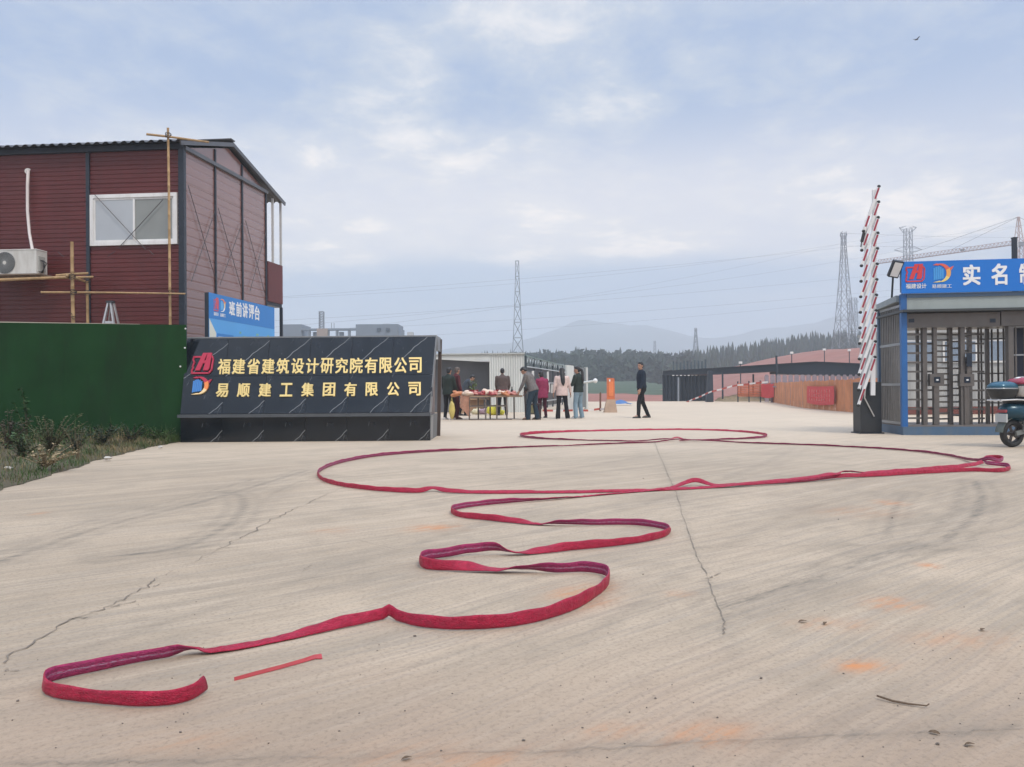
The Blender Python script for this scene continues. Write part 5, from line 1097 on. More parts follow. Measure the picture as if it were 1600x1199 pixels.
tape([T0, T1, T2, T3], 'red and white tape rising from the dark shed foot towards the orange fence', hgt=.09)
bl = g(969, 634, 0); mb = MB(); random.seed(4)
for j in range(5):
    for i in range(9): mb.v.append(tuple(bl+V(((i-4)*.15, (j-2)*.15, .04+.22*math.exp(-((i-4)/2.6)**2-((j-2)/1.6)**2)+random.uniform(0,.06)))))
mb.f = [(j*9+i, j*9+i+1, j*9+i+10, j*9+i+9) for j in range(4) for i in range(8)]; k = len(mb.v)
tag(mb.build('tarpaulin', mat('tarp_blue', (.06, .16, .38), .5, var=.2), loc=bl), 'small crumpled blue tarpaulin on the earth right of the orange marker board', 'tarpaulin')

# ================================================================== dark canopy building, orange fence, pickets
m_st = mat('slate_steel', (.030, .042, .060), .5, .2, var=.2, scale=.8)
Za, Zb_, Zc = 52.0, 45.0, 42.0
cn = thing('dark_canopy_shed', 'long dark slate canopy with a ribbed block at its left end before the red hill', 'canopy', V((P(1180, 600, 47).x, 47, 0)))
def fas(pxs, tops, bots, zs_, name, dep=3.0, m=m_st):
    mb = MB()
    for i in range(len(pxs)-1):
        a, b = P(pxs[i], tops[i], zs_[i]), P(pxs[i+1], tops[i+1], zs_[i+1]); c, d = P(pxs[i], bots[i], zs_[i]), P(pxs[i+1], bots[i+1], zs_[i+1]); o_ = V((.6, dep, 0))
        mb.hexa([c, d, d+o_, c+o_], [a, b, b+o_, a+o_])
    return mb.build(name, m, cn)
fas([1036,1113], [580.5,576.2], [586.5,585.3], [Za,49.5], 'fascia'); fas([1113,1213], [576.1,569.8], [585.2,580.5], [49.5,46.5], 'fascia'); fas([1213,1275,1345,1430], [569.7,566,569,573], [584,586,588,590], [46.5,Zb_,43.5,Zc], 'fascia')
fas([1036,1113,1213,1275,1345,1430], [579.6,575.2,568.8,565,568,572], [580.9,576.6,570.2,566.4,569.4,573.4], [Za-.1,49.4,46.4,Zb_-.1,43.4,Zc-.1], 'coping_strip', 3.3, mat('coping_dark', (.02, .028, .04), .4))
mb = MB(); a, b = P(1035, 600, 52), P(1110, 600, 50); n = 26; vs = []
for i in range(2*n+1):
    t = i/(2*n); p = a.lerp(b, t)+V((0, .09 if (i//2) % 2 else 0, 0)); zt_ = P(1035+75*t, 586.5, 52-2*t).z; vs += [V((p.x, p.y, -.4)), V((p.x, p.y, zt_))]
mb.add(vs, [(2*i, 2*i+2, 2*i+3, 2*i+1) for i in range(2*n)]); mb.build('ribbed_wall', m_st, cn)
MB().hexa([V((a.x-.0, a.y, -.4)), V((a.x+.8, a.y+3.5, -.4)), V((a.x+.9, a.y+3.5, -.4)), V((a.x+.1, a.y, -.4))], [V((a.x, a.y, 1.75)), V((a.x+.8, a.y+3.5, 1.75)), V((a.x+.9, a.y+3.5, 1.75)), V((a.x+.1, a.y, 1.75))]).build('return_wall', m_st, cn)
for px, y0, y1 in ((1060, 590, 629), (1081, 590, 629)): MB().bar(P(px, y1, 50.9), P(px, y0, 50.9), .10).build('pale_mullion', mat('mullion_pale', (.24, .27, .31), .5), cn)
for i in range(9):
    px = 1052+i*6; MB().box(P(px, 586.8, 50.6), (.13, .05, .05)).build('eave_bracket', m_white if i % 2 == 0 else m_alu, cn)
p0_ = P(1110, 636, 46.5); MB().hexa([V((p0_.x-.22, 46.5, 0)), V((p0_.x+.2, 46.5, 0)), V((p0_.x+.2, 46.9, 0)), V((p0_.x-.22, 46.9, 0))], [V((p0_.x-.06, 46.5, 1.9)), V((p0_.x+.16, 46.5, 1.9)), V((p0_.x+.16, 46.9, 1.9)), V((p0_.x-.06, 46.9, 1.9))]).build('leg', m_st, cn)
for px, y1 in ((1129, 582), (1177, 585)): p = P(px, 612, 48.5); MB().bar(V((p.x, 48.5, -.5)), P(px, y1, 48.5), .09).build('column', m_st, cn)
for i in range(10):
    px = 1052+i*5.6; MB().bar(P(px, 580, 51.4), P(px, 565-i*.35+(i % 3)*1.2, 51.4), .09).build('upstand_post', mat('upstand_steel', (.07, .10, .12), .5), cn)
# orange plank fence
fpx = [(1208, 598, 627, 44.0), (1258, 595.8, 638.5, 33.0), (1300, 594, 642, 29.6), (1345, 592, 645, 27.0), (1400, 589, 650, 24.8)]
of = thing('orange_plank_fence', 'rusty orange plank hoarding curving towards the raised barrier, in front of grey pickets', 'fence', G(1280, 641))
m_pl = mat('plank_orange', (.56, .235, .115), .8, var=.35, scale=1.8, dirt=(.40, .16, .075), dscale=1.2); 
def fp(t):
    k = min(int(t), len(fpx)-2); q = t-k; r0, r1 = fpx[k], fpx[k+1]; Zz = 1/((1-q)/r0[3]+q/r1[3]); return P(r0[0]+(r1[0]-r0[0])*q, r0[1]+(r1[1]-r0[1])*q, Zz)
random.seed(8); nb = 74
for i in range(nb):
    a, b = fp(4*i/nb), fp(4*(i+.93)/nb); h = random.uniform(-.03, .03); of_ = V((.0, random.uniform(.0, .03), 0)); mb = MB()
    mb.hexa([V((a.x, a.y, -.02))+of_, V((b.x, b.y, -.02))+of_, V((b.x+.01, b.y+.03, -.02))+of_, V((a.x+.01, a.y+.03, -.02))+of_], [V((a.x, a.y, a.z+h))+of_, V((b.x, b.y, b.z+h))+of_, V((b.x+.01, b.y+.03, b.z+h))+of_, V((a.x+.01, a.y+.03, a.z+h))+of_]); mb.build('plank', m_pl, of)
for z in (.3, .95):
    mb = MB()
    for k in range(4): a, b = fp(k), fp(k+1); mb.bar(V((a.x+.05, a.y+.12, z)), V((b.x+.05, b.y+.12, z)), .06)
    mb.build('rear_rail', m_pl, of)
m_ban = mat('banner_red', (.56, .055, .06), .6, var=.15, scale=3); m_lt = mat('banner_print', (.72, .38, .34), .6)
def banner(px0, px1, ya, yb, Z0_, Z1_, label, rowsn):
    a, b = P(px0, (ya+yb)/2, Z0_), P(px1, (ya+yb)/2, Z1_); za, zb_ = P(px0, yb, Z0_).z, P(px0, ya, Z0_).z
    a.z = b.z = 0; t = thing('red_banner', label, 'banner', V(((a.x+b.x)/2, (a.y+b.y)/2, za)), 'red banners on the orange fence'); n = 14; mb = MB()
    u_ = (b-a); u_.z = 0; 
    for j in range(6):
        for i in range(n+1): q = i/n; p = a+u_*q; mb.v.append((p.x, p.y-.06+.03*math.sin(q*9+j*.8), za+(zb_-za)*j/5-.06*math.sin(math.pi*q)*(1-j/5*.7)))
    mb.f = [(j*(n+1)+i, j*(n+1)+i+1, (j+1)*(n+1)+i+1, (j+1)*(n+1)+i) for j in range(5) for i in range(n)]; mb.build('cloth', m_ban, t, smooth=True)
    if rowsn:
        mb = MB(); random.seed(2)
        for r_ in range(rowsn):
            z = zb_-(zb_-za)*(.26+.24*r_)
            for i in range(9):
                q = .1+.8*i/8.6; p = a+u_*q+V((0,-.115,z-.03*math.sin(math.pi*q)))
                mb.box(p, (.07, .006, .10)) if random.random() < .5 else mb.box(p, (.04, .006, .13))
        o = mb.build('faded_print', m_lt, t); o['kind'] = 'stuff'
banner(1260, 1302, 603.5, 629.5, 32.4, 29.2, 'large red banner with faded pale characters hung on the orange plank fence', 3)
banner(1189, 1208.5, 600, 620.5, 44.6, 43.4, 'smaller plain red banner at the far left end of the orange fence', 0)
# orange safety netting left of the hoarding
sf = thing('safety_netting', 'sagging orange safety netting on thin stakes left of the plank hoarding', 'netting', G(1180, 629))
mb = MB(); a, b = P(1153, 600, 46), P(1207, 598, 44.2)
for i in range(30): t = i/29; p = a.lerp(b, t); zt_ = p.z-.12*math.sin(t*math.pi*2)**2; mb.tube([V((p.x, p.y, .35)), V((p.x, p.y, zt_))], .022, 4)
for j in range(6):
    mb.tube([V((*a.lerp(b, t).xy, .35+(a.lerp(b, t).z-.12*math.sin(t*math.pi*2)**2-.35)*j/5)) for t in np.linspace(0, 1, 14)], .022, 4)
mb.build('mesh', m_or, sf)
for t in (0, .33, .66, 1): p = a.lerp(b, t); MB().bar(V((p.x, p.y+.03, -.1)), V((p.x, p.y+.03, p.z+.15)), .06).build('stake', m_dk, sf)
mb = MB(); random.seed(12); c0 = G(1165, 627)
for j in range(7):
    for i in range(24): mb.v.append(tuple(c0+V((-1.6+i*.28, -1.0+j*.5, (.55*math.exp(-((j-4)/2.2)**2)*(1-((i-12)/13)**2)+random.uniform(0,.10)) if 0 < j < 6 and 0 < i < 23 else -.03))))
mb.f = [(j*24+i, j*24+i+1, j*24+i+25, j*24+i+24) for j in range(6) for i in range(23)]; o = mb.build('soil_heap', mat('heap_soil', (.30, .22, .14), .95, var=.4, scale=1.5, dirt=(.09, .11, .05), dscale=1)); o['kind'] = 'structure'
# grey pickets behind the hoarding
pf = thing('grey_picket_fence', 'row of pointed grey-mauve pickets showing above the orange plank hoarding', 'fence', G(1290, 636)+V((0,1.5,0)))
m_pk = mat('picket_grey', (.26, .22, .25), .7, var=.2); 
for i in range(17):
    px = 1198+ i*9.4; Zz = 1/((1-i/16)/45.5+(i/16)/29.0); p = P(px, 585.5, Zz); wd = .19*Zz/36; mb = MB()
    pts = [V((p.x-wd/2, p.y, 0)), V((p.x+wd/2, p.y, 0)), V((p.x+wd/2, p.y, p.z-.08)), V((p.x+wd*.25, p.y, p.z)), V((p.x-wd*.25, p.y, p.z)), V((p.x-wd/2, p.y, p.z-.08))]
    mb.poly(pts, V((0,.05,0))); mb.build('picket', m_pk, pf)
a, b = P(1196, 594, 45.4), P(1352, 594, 28.9); MB().bar(V((a.x, a.y+.08, .9)), V((b.x, b.y+.08, .9)), .07).build('rail', m_pk, pf)
for px, yt, yl, Zz, lab in ((1157, 567, 600, 60, 'leftmost small site lamp at the foot of the red hill'), (1237, 551.5, 600, 66, 'second small site lamp from the left, against the red hill'), (1288, 546.5, 600, 70, 'site lamp standing highest before the crest of the red hill'), (1327, 547.5, 600, 70, 'rightmost small site lamp, beside the raised barrier')):
    p = P(px, yt, Zz); t = thing('site_lamp', lab, 'lamp', V((p.x, p.y, -1)), 'small white site lamps before the red hill')
    MB().bar(V((p.x, p.y, -1)), V((p.x, p.y, p.z)), .06).build('pole', m_st, t); MB().box(p, (.26, .14, .18), None, .02).build('head', m_white, t)
p = P(1213, 600, 46); t = thing('dark_mast', 'thin dark mast in front of the canopy fascia between two site lamps', 'mast', V((p.x, 45.8, 0))); mb = MB().tube([V((p.x, 45.8, 0)), P(1213, 556, 45.8)], [.10, .06], 8); mb.box(V((p.x, 45.8, .02)), (.4, .4, .04)); mb.build('shaft', m_st, t)

# ================================================================== market stall in front of the shed
TZ = 23.3
ts = thing('stall_table', 'long metal-legged trestle table covered with raw meat between the standing people', 'table', G(757, 656.5))
zt_ = P(757, 618.5, TZ).z; xa, xb = P(722, 600, TZ).x, P(811, 600, TZ).x; TD = .95
m_tb = mat('table_board', (.30, .21, .14), .6, var=.3, scale=5, dirt=(.2,.12,.08)); m_tl = mat('table_steel', (.17, .14, .12), .5, .3, var=.25)
def skew(x, d, z): return V((x, TZ+d, z))
MB().hexa([skew(xa,0,zt_-.05), skew(xb+.1,0,zt_-.05), skew(xb+.1,TD,zt_-.05), skew(xa,TD,zt_-.05)], [skew(xa,0,zt_), skew(xb+.1,0,zt_), skew(xb+.1,TD,zt_), skew(xa,TD,zt_)]).build('tabletop', m_tb, ts)
for px, d in ((733, .06), (747, .85), (758.5, .06), (765.5, .85), (776, .06), (791.5, .06), (803, .85)):
    x = P(px, 600, TZ+d).x; MB().bar(V((x, TZ+d, 0)), V((x, TZ+d, zt_-.05)), .045).build('leg', m_tl, ts)
for d in (.06, .85): MB().bar(V((P(733, 600, TZ).x, TZ+d, .42)), V((P(791, 600, TZ).x, TZ+d, .42)), .03).build('stretcher', m_tl, ts)
MB().bar(V((P(733, 600, TZ).x, TZ+.055, .018)), V((P(800, 600, TZ).x, TZ+.055, .018)), .036).build('floor_bar', m_tl, ts)
mb = MB(); a, b = P(719, 619, TZ).x, P(733, 619, TZ).x
vs = []
for j in range(7):
    for i in range(7): q = i/6; vs.append(V((a+(b-a)*q+.012*math.sin(j*2+i), TZ-.03+.03*math.sin(q*9+j*.4)+.10*(j/6)*.2, zt_+.005-(zt_-.10)*j/6*(.55+.45*q))))
mb.add(vs, [(j*7+i, j*7+i+1, j*7+i+8, j*7+i+7) for j in range(6) for i in range(6)])
mb.build('hanging_cloth', mat('stall_cloth', (.42, .22, .15), .8, var=.4, scale=14), ts, smooth=True)
flesh = [mat('meat_pink', (.58, .24, .20), .4, var=.4, scale=9), mat('meat_red', (.36, .05, .05), .35, var=.5, scale=9), mat('fat_cream', (.72, .56, .44), .45, var=.2, scale=9), mat('meat_orange', (.60, .24, .11), .4, var=.35, scale=9)]
random.seed(41)
meats = [(714, 1.2, .30, 3, 'orange-pink joint of meat hanging over the left end of the stall table'), (723, .9, .26, 3, 'orange cut of meat second from the left end of the table'), (731, 1.3, .30, 2, 'pale ribbed cut of meat in the left part of the table'), (738, .8, .22, 1, 'dark red cut of meat left of the pale slab'), (745, 1.0, .26, 0, 'pink cut of meat just left of the big cream slab'),
         (752, 1.2, .24, 1, 'red cut tucked under the left side of the big cream slab'), (761, 1.7, .40, 2, 'biggest cream-coloured slab of meat in the middle of the table'), (769, .8, .22, 1, 'dark red cut just right of the big cream slab'), (775, 1.1, .26, 0, 'pink cut before the man in the brown jacket'), (783, 1.2, .26, 2, 'pale cut with a raised corner right of the man in brown'), (790, .9, .24, 3, 'orange cut towards the right of the table'), (796, 1.1, .26, 0, 'pink cut second from the right end'), (803, 1.0, .24, 0, 'rounded pink cut at the right end of the table')]
for px, hs, wd, k, lab in meats:
    x = P(px, 617, TZ+.3).x; d = random.uniform(.12, .4); r_ = V((wd*.66, .24, .058*hs)); c = V((x, TZ+d, zt_+r_.z*.75)); mb = MB()
    mb.ell(c, tuple(r_), 12, 8, Matrix.Rotation(random.uniform(-.5,.5), 3, 'Y'), .16); mb.ell(c+V((random.uniform(-.1,.1), -.05, .05)), (wd*.3,   .14, .05*hs), 9, 6, Matrix.Rotation(random.uniform(-.7,.7), 3, 'Y'), .2)
    o = mb.build('meat_cut', flesh[k], loc=V((c.x, c.y, zt_)), smooth=True); tag(o, lab, 'meat', 'cuts of meat on the stall table')
for px, d, lab in ((738, .75, 'red plastic basin at the back left of the stall table'), (782, .72, 'red plastic basin before the man in the brown jacket')):
    c = V((P(px, 612, TZ+d).x, TZ+d, zt_)); mb = MB(); ring = lambda r_, z: [c+V((math.cos(a)*r_, math.sin(a)*r_, z)) for a in np.linspace(0, 2*math.pi, 15)[:-1]]
    mb.loft([ring(.13, 0), ring(.20, .17), ring(.215, .175), ring(.19, .16), ring(.12, .02)]); tag(mb.build('basin', mat('basin_red', (.45, .03, .04), .4), loc=c, smooth=True), lab, 'basin', 'red basins on the stall table')
c = V((P(800, 612, TZ+.5).x, TZ+.5, zt_)); mb = MB().tube([c, c+V((0,0,.16)), c+V((0,0,.20)), c+V((0,0,.27))], [.04,.04,.018,.016], 8); tag(mb.build('dark_bottle', mat('bottle_dark', (.03,.035,.03), .2), loc=c), 'small dark bottle standing near the right end of the stall table', 'bottle')
c = V((P(740, 612, TZ+.9).x, TZ+.88, zt_)); pt = thing('potted_plant', 'small leafy green plant standing on the back of the stall table', 'plant', c)
MB().tube([c, c+V((0,0,.14))], [.07,.09], 10).build('pot', mat('pot_brown', (.16,.08,.05), .7), pt); mb = MB()
for k in range(60):
    a = random.random()*6.28; q = random.random(); p = c+V((math.cos(a)*.14*q, math.sin(a)*.1*q, .15+.30*random.random())); d = V((math.cos(a), math.sin(a), random.uniform(0,1.4))).normalized()*.08; s_ = V((-math.sin(a), math.cos(a), 0))*.025
    mb.add([p, p+d*.5+s_, p+d, p+d*.5-s_], [(0,1,2,3)])
mb.build('leaves', mat('leaf_lime', (.14,.22,.04), .6, var=.4), pt)
def carton(px, py, w_, d_, h_, rz, label, col=(.42, .27, .17)):
    c = G(px, py); rt = Matrix.Rotation(rz, 3, 'Z'); t = thing('cardboard_box', label, 'box', c, 'cardboard boxes round the stall'); m_cb = mat('cardboard', col, .85, var=.18, scale=3)
    MB().box(c+V((0,0,h_/2)), (w_, d_, h_), rt).build('body', m_cb, t); MB().box(c+V((0,0,h_*.5)), (w_*.12, d_+.006, h_+.004), rt).build('packing_tape', mat('packing_tape', (.50,.36,.22), .4), t)
    MB().box(c+rt @ V((0,-d_/2-.09,h_+.03)), (w_*.98, .19, .008), rt @ Matrix.Rotation(R(18), 3, 'X')).build('flap', m_cb, t)
carton(808, 642, .85, .5, .42, .12, 'wide cardboard box on the ground at the right end of the stall'); carton(722, 646, .5, .4, .36, -.1, 'brown cardboard box on the ground beneath the left end of the table'); carton(747, 644, .95, .35, .50, .05, 'large pinkish cardboard box in the shade under the table')
c = G(771, 649); mb = MB(); mb.ell(c+V((0,0,.17)), (.26,.18,.19), 12, 8, None, .12); mb.ell(c+V((.14,0,.26)), (.15,.13,.14), 10, 6, None, .15); mb.ell(c+V((.30,-.02,.09)), (.10,.1,.10), 8, 6, None, .2)
tag(mb.build('yellow_bag', mat('bag_yellow', (.72, .66, .05), .45, var=.15), loc=c, smooth=True), 'bright yellow plastic bag on the ground under the table', 'bag')
for k, (px, py, col, lab) in enumerate(((744, 648, 'bag_white', 'white and yellow scrap of bag on the ground under the left of the table'), (755, 648, 'bag_mauve', 'mauve patterned bag on the ground left of the yellow bag'))):
    c = G(px, py); mb = MB().ell(c+V((0,0,.10)), (.20,.13,.11), 10, 7, None, .25); mb.ell(c+V((.08,-.04,.16)), (.08,.07,.09), 8, 6, None, .2); tag(mb.build('plastic_bag', mat(col, ((.72,.62,.42), (.40,.27,.33))[k], .5, var=.5, scale=16), loc=c, smooth=True), lab, 'bag')
# dark stool-chair by the leaning man
c = G(823.5, 656.5); ch = thing('dark_chair', 'dark metal chair standing beside the man leaning at the right of the stall', 'chair', c); m_ch = mat('chair_dark', (.035, .022, .022), .5, var=.2)
for dx, dy, h_ in ((-.03, .0, 1.0), (.40, .03, .45), (-.03, .42, 1.0), (.40, .44, .45)): MB().bar(c+V((dx, dy, 0)), c+V((dx-(.04 if h_ > .9 else 0), dy, h_)), .04).build('leg', m_ch, ch)
MB().box(c+V((.18, .22, .47)), (.46, .46, .04)).build('seat', m_ch, ch)
for z in (.62, .80, .95): MB().bar(c+V((-.05, .0, z)), c+V((-.05, .42, z)), .03, .07).build('back_slat', m_ch, ch)
MB().bar(c+V((0, .0, .2)), c+V((.4, .03, .2)), .03).build('stretcher', m_ch, ch)
sd2 = thing('step_stool', 'low olive crate standing behind the dark chair legs', 'crate', G(829, 648)); c = G(829, 648)
MB().box(c+V((0,0,.19)), (.34,.3,.36), None, .01).build('body', mat('crate_olive', (.16,.15,.07), .7, var=.2), sd2); MB().box(c+V((0,0,.385)), (.37,.33,.03)).build('rim', mat('crate_rim', (.20,.19,.10), .7), sd2)
c = G(817, 640); pc = thing('price_stand', 'small magenta and white placard on a thin stand right of the stall table', 'placard', c)
MB().bar(c, c+V((0,0,.62)), .03).build('stand', m_tl, pc); MB().box(c+V((0,-.02,.86)), (.16,.02,.5)).build('placard', mat('placard_magenta', (.42,.06,.14), .5), pc); MB().box(c+V((.03,-.035,.86)), (.05,.008,.44)).build('stripe', m_white, pc)

# ================================================================== people
def remeshed(mb, name, m, parent, vox, it=2, mats=None):
    me = bpy.data.meshes.new(name); me.from_pydata([tuple(v) for v in mb.v], [], mb.f); bm = bmesh.new(); bm.from_mesh(me); bmesh.ops.recalc_face_normals(bm, faces=bm.faces[:]); bm.to_mesh(me); bm.free()
    o = bpy.data.objects.new(name, me); COL.objects.link(o); r_ = o.modifiers.new('r', 'REMESH'); r_.mode = 'VOXEL'; r_.voxel_size = vox; r_.use_smooth_shade = True
    s_ = o.modifiers.new('s', 'SMOOTH'); s_.factor = .5; s_.iterations = it
    nm = bpy.data.meshes.new_from_object(o.evaluated_get(bpy.context.evaluated_depsgraph_get())); o.modifiers.clear(); o.data = nm; bpy.data.meshes.remove(me); nm.name = name
    nm.materials.clear(); nm.materials.append(m); o.parent = parent; return o
def cap(mb, a, b, ra, rb, n=10):       # tapered limb with rounded ends
    a, b = V(a), V(b); d = (b-a); L_ = d.length; t = d/L_ if L_ > 1e-6 else V((0,0,1))
    pts, rs = [], []
    for k in range(4): q = math.pi/2*k/3; pts.append(a-t*ra*math.cos(q)*.98); rs.append(max(.001, ra*math.sin(q)+.001))
    for k in range(1, 4): pts.append(a.lerp(b, k/4)); rs.append(ra+(rb-ra)*k/4)
    for k in range(4): q = math.pi/2*(3-k)/3; pts.append(b+t*rb*math.cos(q)*.98); rs.append(max(.001, rb*math.sin(q)+.001))
    mb.tube(pts, rs, n)
def rings(mb, secs, n=16):             # torso sections: centre, half width vector, half depth vector
    mb.loft([[V(c)+V(a)*math.cos(2*math.pi*k/n)+V(b)*math.sin(2*math.pi*k/n) for k in range(n)] for c, a, b in secs])
m_skin = mat('skin', (.40, .22, .15), .5, var=.1, scale=20); m_hair = mat('black_hair', (.012, .011, .012), .45, var=.3, scale=40); m_hairg = mat('grey_brown_hair', (.10, .075, .06), .55, var=.4, scale=40)
m_eye = mat('eye_dark', (.015, .012, .012), .2); m_lip = mat('lips', (.32, .11, .10), .5)
def person(label, px, py, H, face, top, bottom, shoe, lean=0.0, side=0.0, head=(0, 0), stride=(0, 0, 0, 0), hands=None, hair='short', hairm=None, coat=.0, flare=0.0, build=1.0, loose=1.0, Yz=None, sleeve=None, hemz=None):
    g0 = G(px, py) if Yz is None else V((P(px, 600, Yz).x, Yz, 0)); k = H/1.70
    root = thing('person', label, 'person', g0, 'people around the stall', R(face))
    hp = .90*k; hip = V((0, 0, hp)); rl = Matrix.Rotation(R(-lean), 3, 'X') @ Matrix.Rotation(R(side), 3, 'Y')      # local: facing +Y
    def T(x, y, z): return hip+rl @ V((x*k, y*k, (z-.90)*k))                  # upper body point, tilted about the hips
    sx = .185*build; hd = T(0, .02, 1.585); hr = rl @ Matrix.Rotation(R(head[0]), 3, 'Z') @ Matrix.Rotation(R(-head[1]), 3, 'X')
    neck = T(0, -.005, 1.42); hd = neck+hr @ V((0, .02*k, .165*k))
    b = MB()
    X_, Y_ = rl @ V((1,0,0)), rl @ V((0,1,0))
    def S(z, w_, d_, y=0, inf=0): return (T(0, y, z), X_*((w_*build+inf)*k), Y_*((d_+inf)*k))
    tors = lambda i, zlo=.80: [S(zlo, .155, .105, 0, i), S(.92, .168, .118, -.005, i), S(1.06, .142, .105, .005, i), S(1.22, .168, .118, .0, i), S(1.34, .178, .108, -.01, i), S(1.405, .125, .078, -.01, i*.8), S(1.44, .06, .058, -.005, i*.5)]
    rings(b, tors(-.012)); cap(b, neck-rl @ V((0,0,.05*k)), neck+hr @ V((0,.012*k,.09*k)), .056*k, .050*k)
    # head: skull, jaw, nose, ears
    hm = lambda x, y, z: hd+hr @ V((x*k, y*k, z*k))
    b.ell(hd+hr @ V((0,-.008*k,.022*k)), (.074*k,.092*k,.098*k), 14, 10, hr); b.ell(hm(0,.022,-.052), (.054*k,.064*k,.064*k), 12, 8, hr)
    cap(b, hm(0,.088,.008), hm(0,.102,-.026), .009*k, .014*k, 6); cap(b, hm(-.03,.078,.026), hm(.03,.078,.026), .012*k, .012*k, 6)
    for s_ in (-1, 1): b.ell(hm(s_*.076,-.005,-.005), (.012*k,.022*k,.032*k), 8, 6, hr)
    # legs
    la, lf, ra_, rf = stride; feet = {}
    for s_, (fx, fy) in ((-1, (la, lf)), (1, (ra_, rf))):
        hj = V((s_*.088*k, 0, hp-.03*k)); an = V(((s_*.095+fx)*k, fy*k, .085*k)); kn = hj.lerp(an, .5)+V((0, .035*k+abs(fy)*.08, 0))
        cap(b, hj, kn, .078*k, .052*k); cap(b, kn, an, .052*k, .038*k); cap(b, an, an+V((s_*.015*k, .12*k, -.045*k)), .036*k, .03*k); feet[s_] = (hj, kn, an)
    # arms and hands with five fingers
    arms = {}
    for s_ in (-1, 1):
        sh = T(s_*sx, -.01, 1.375); h = (hands or {}).get(s_)
        wr = V((h[0]*k, h[1]*k, h[2]*k)) if h else sh+V((s_*.07*k, .06*k, -.50*k))
        dv = wr-sh; L_ = dv.length; ua = .285*k; fa = .245*k
        if L_ > ua+fa-.004: wr = sh+dv*((ua+fa-.004)/L_); dv = wr-sh; L_ = dv.length
        q = (ua*ua-fa*fa+L_*L_)/(2*L_); hh = math.sqrt(max(0, ua*ua-q*q)); t = dv/L_; bd = V((s_*.5, -.8, -.35)); bd = (bd-t*bd.dot(t)).normalized(); el = sh+t*q+bd*hh
        cap(b, sh, el, .047*k, .038*k); cap(b, el, wr, .038*k, .026*k); fd = (wr-el).normalized(); pn = V((s_*1.0, .2, 0)); pn = (pn-fd*pn.dot(fd)).normalized(); pw = fd.cross(pn).normalized()
        if pw.dot(V((0,1,0))) < 0: pw = -pw
        hrm = Matrix((pw, pn, fd)).transposed(); b.ell(wr+fd*.05*k, (.040*k,.016*k,.052*k), 10, 8, hrm)
        for i, (o_, ln) in enumerate(((-.029,.062),(-.010,.074),(.010,.078),(.028,.068))):
            r0 = wr+fd*.085*k+pw*o_*k; m1 = r0+fd*ln*.5*k-pn*.008*k; m2 = m1+fd*ln*.42*k-pn*.026*k; cap(b, r0, m1, .0090*k, .0084*k, 6); cap(b, m1, m2, .0084*k, .0074*k, 6)
        t0 = wr+fd*.025*k+pw*.030*k; t1 = t0+fd*.035*k+pw*.026*k-pn*.006*k; cap(b, t0, t1, .0115*k, .0100*k, 6); cap(b, t1, t1+fd*.032*k+pw*.004*k-pn*.012*k, .0100*k, .0085*k, 6)
        arms[s_] = (sh, el, wr)
    remeshed(b, 'body', m_skin, root, .0085, 1)
    for s_ in (-1, 1): MB().ell(hm(s_*.030,.080,.010), .0095*k, 8, 6).build('eye', m_eye, root, True, local=True)
    MB().ell(hm(0,.083,-.062), (.020*k,.008*k,.006*k), 8, 6, hr).build('mouth', m_lip, root, True, local=True)
    # hair
    hb = MB(); hb.ell(hm(0,-.020,.040), (.083*k,.092*k,.092*k), 14, 10, hr); hb.ell(hm(0,-.050,-.005), (.074*k,.058*k,.078*k), 12, 8, hr); hb.ell(hm(0,.035,.088), (.060*k,.048*k,.036*k), 10, 8, hr)
    if hair == 'long':
        pts = [hm(0,-.075,.0), hm(0,-.100,-.10), T(.01,-.125,1.34), T(.02,-.150,1.20), T(.03,-.145,1.10)]; hb.tube(pts, [.072*k,.078*k,.080*k,.066*k,.02*k], 12, flat=.6)
    if hair == 'tail':
        pts = [hm(0,-.095,.03), hm(0,-.150,-.01), hm(0,-.165,-.10), T(.02,-.175,1.26), T(.03,-.165,1.16)]; hb.tube(pts, [.035*k,.042*k,.046*k,.040*k,.012*k], 10)
    if hair == 'bob': hb.ell(hm(0,-.035,-.03), (.092*k,.072*k,.095*k), 12, 8, hr)
    remeshed(hb, 'hair', hairm or m_hair, root, .012, 2)
    # trousers
    tb = MB(); rings(tb, [S(1.0, .150, .110, 0, .012), S(.92, .170, .122, 0, .012), S(.84, .165, .122, 0, .012), S(.78, .12, .10, 0, .0)])
    for s_ in (-1, 1):
        hj, kn, an = feet[s_]; cap(tb, hj, kn, .094*k*loose, .068*k*loose); cap(tb, kn, an+V((0,-.01*k,-.02*k)), .068*k*loose, (.056+flare)*k*loose)
    tro = remeshed(tb, 'trousers', bottom, root, .015, 2)
    # top: body of the jacket and sleeves, cut straight at hem and cuffs
    jb = MB(); i_ = .022+.006*(loose-1); zl_ = hemz or (.86-coat)
    rings(jb, [S(zl_, .178+coat*.10, .135+coat*.06, 0, i_), S(.95, .172, .125, -.003, i_), S(1.06, .158, .114, .002, i_), S(1.22, .172, .122, .0, i_), S(1.34, .182, .112, -.01, i_), S(1.41, .13, .085, -.01, i_*.8), S(1.452, .066, .066, -.004, i_*.5)])
    for s_ in (-1, 1):
        sh, el, wr = arms[s_]; cap(jb, sh, el, .066*k, .054*k); jb.tube([el-(el-sh).normalized()*.02*k, el, el.lerp(wr, .5), el.lerp(wr, .93)], [.05*k,.056*k,.050*k,.043*k], 10)
    cap(jb, neck-rl @ V((0,0,.03*k)), neck+rl @ V((0,0,.022*k)), .074*k, .068*k)
    remeshed(jb, 'jacket', top, root, .014, 2)
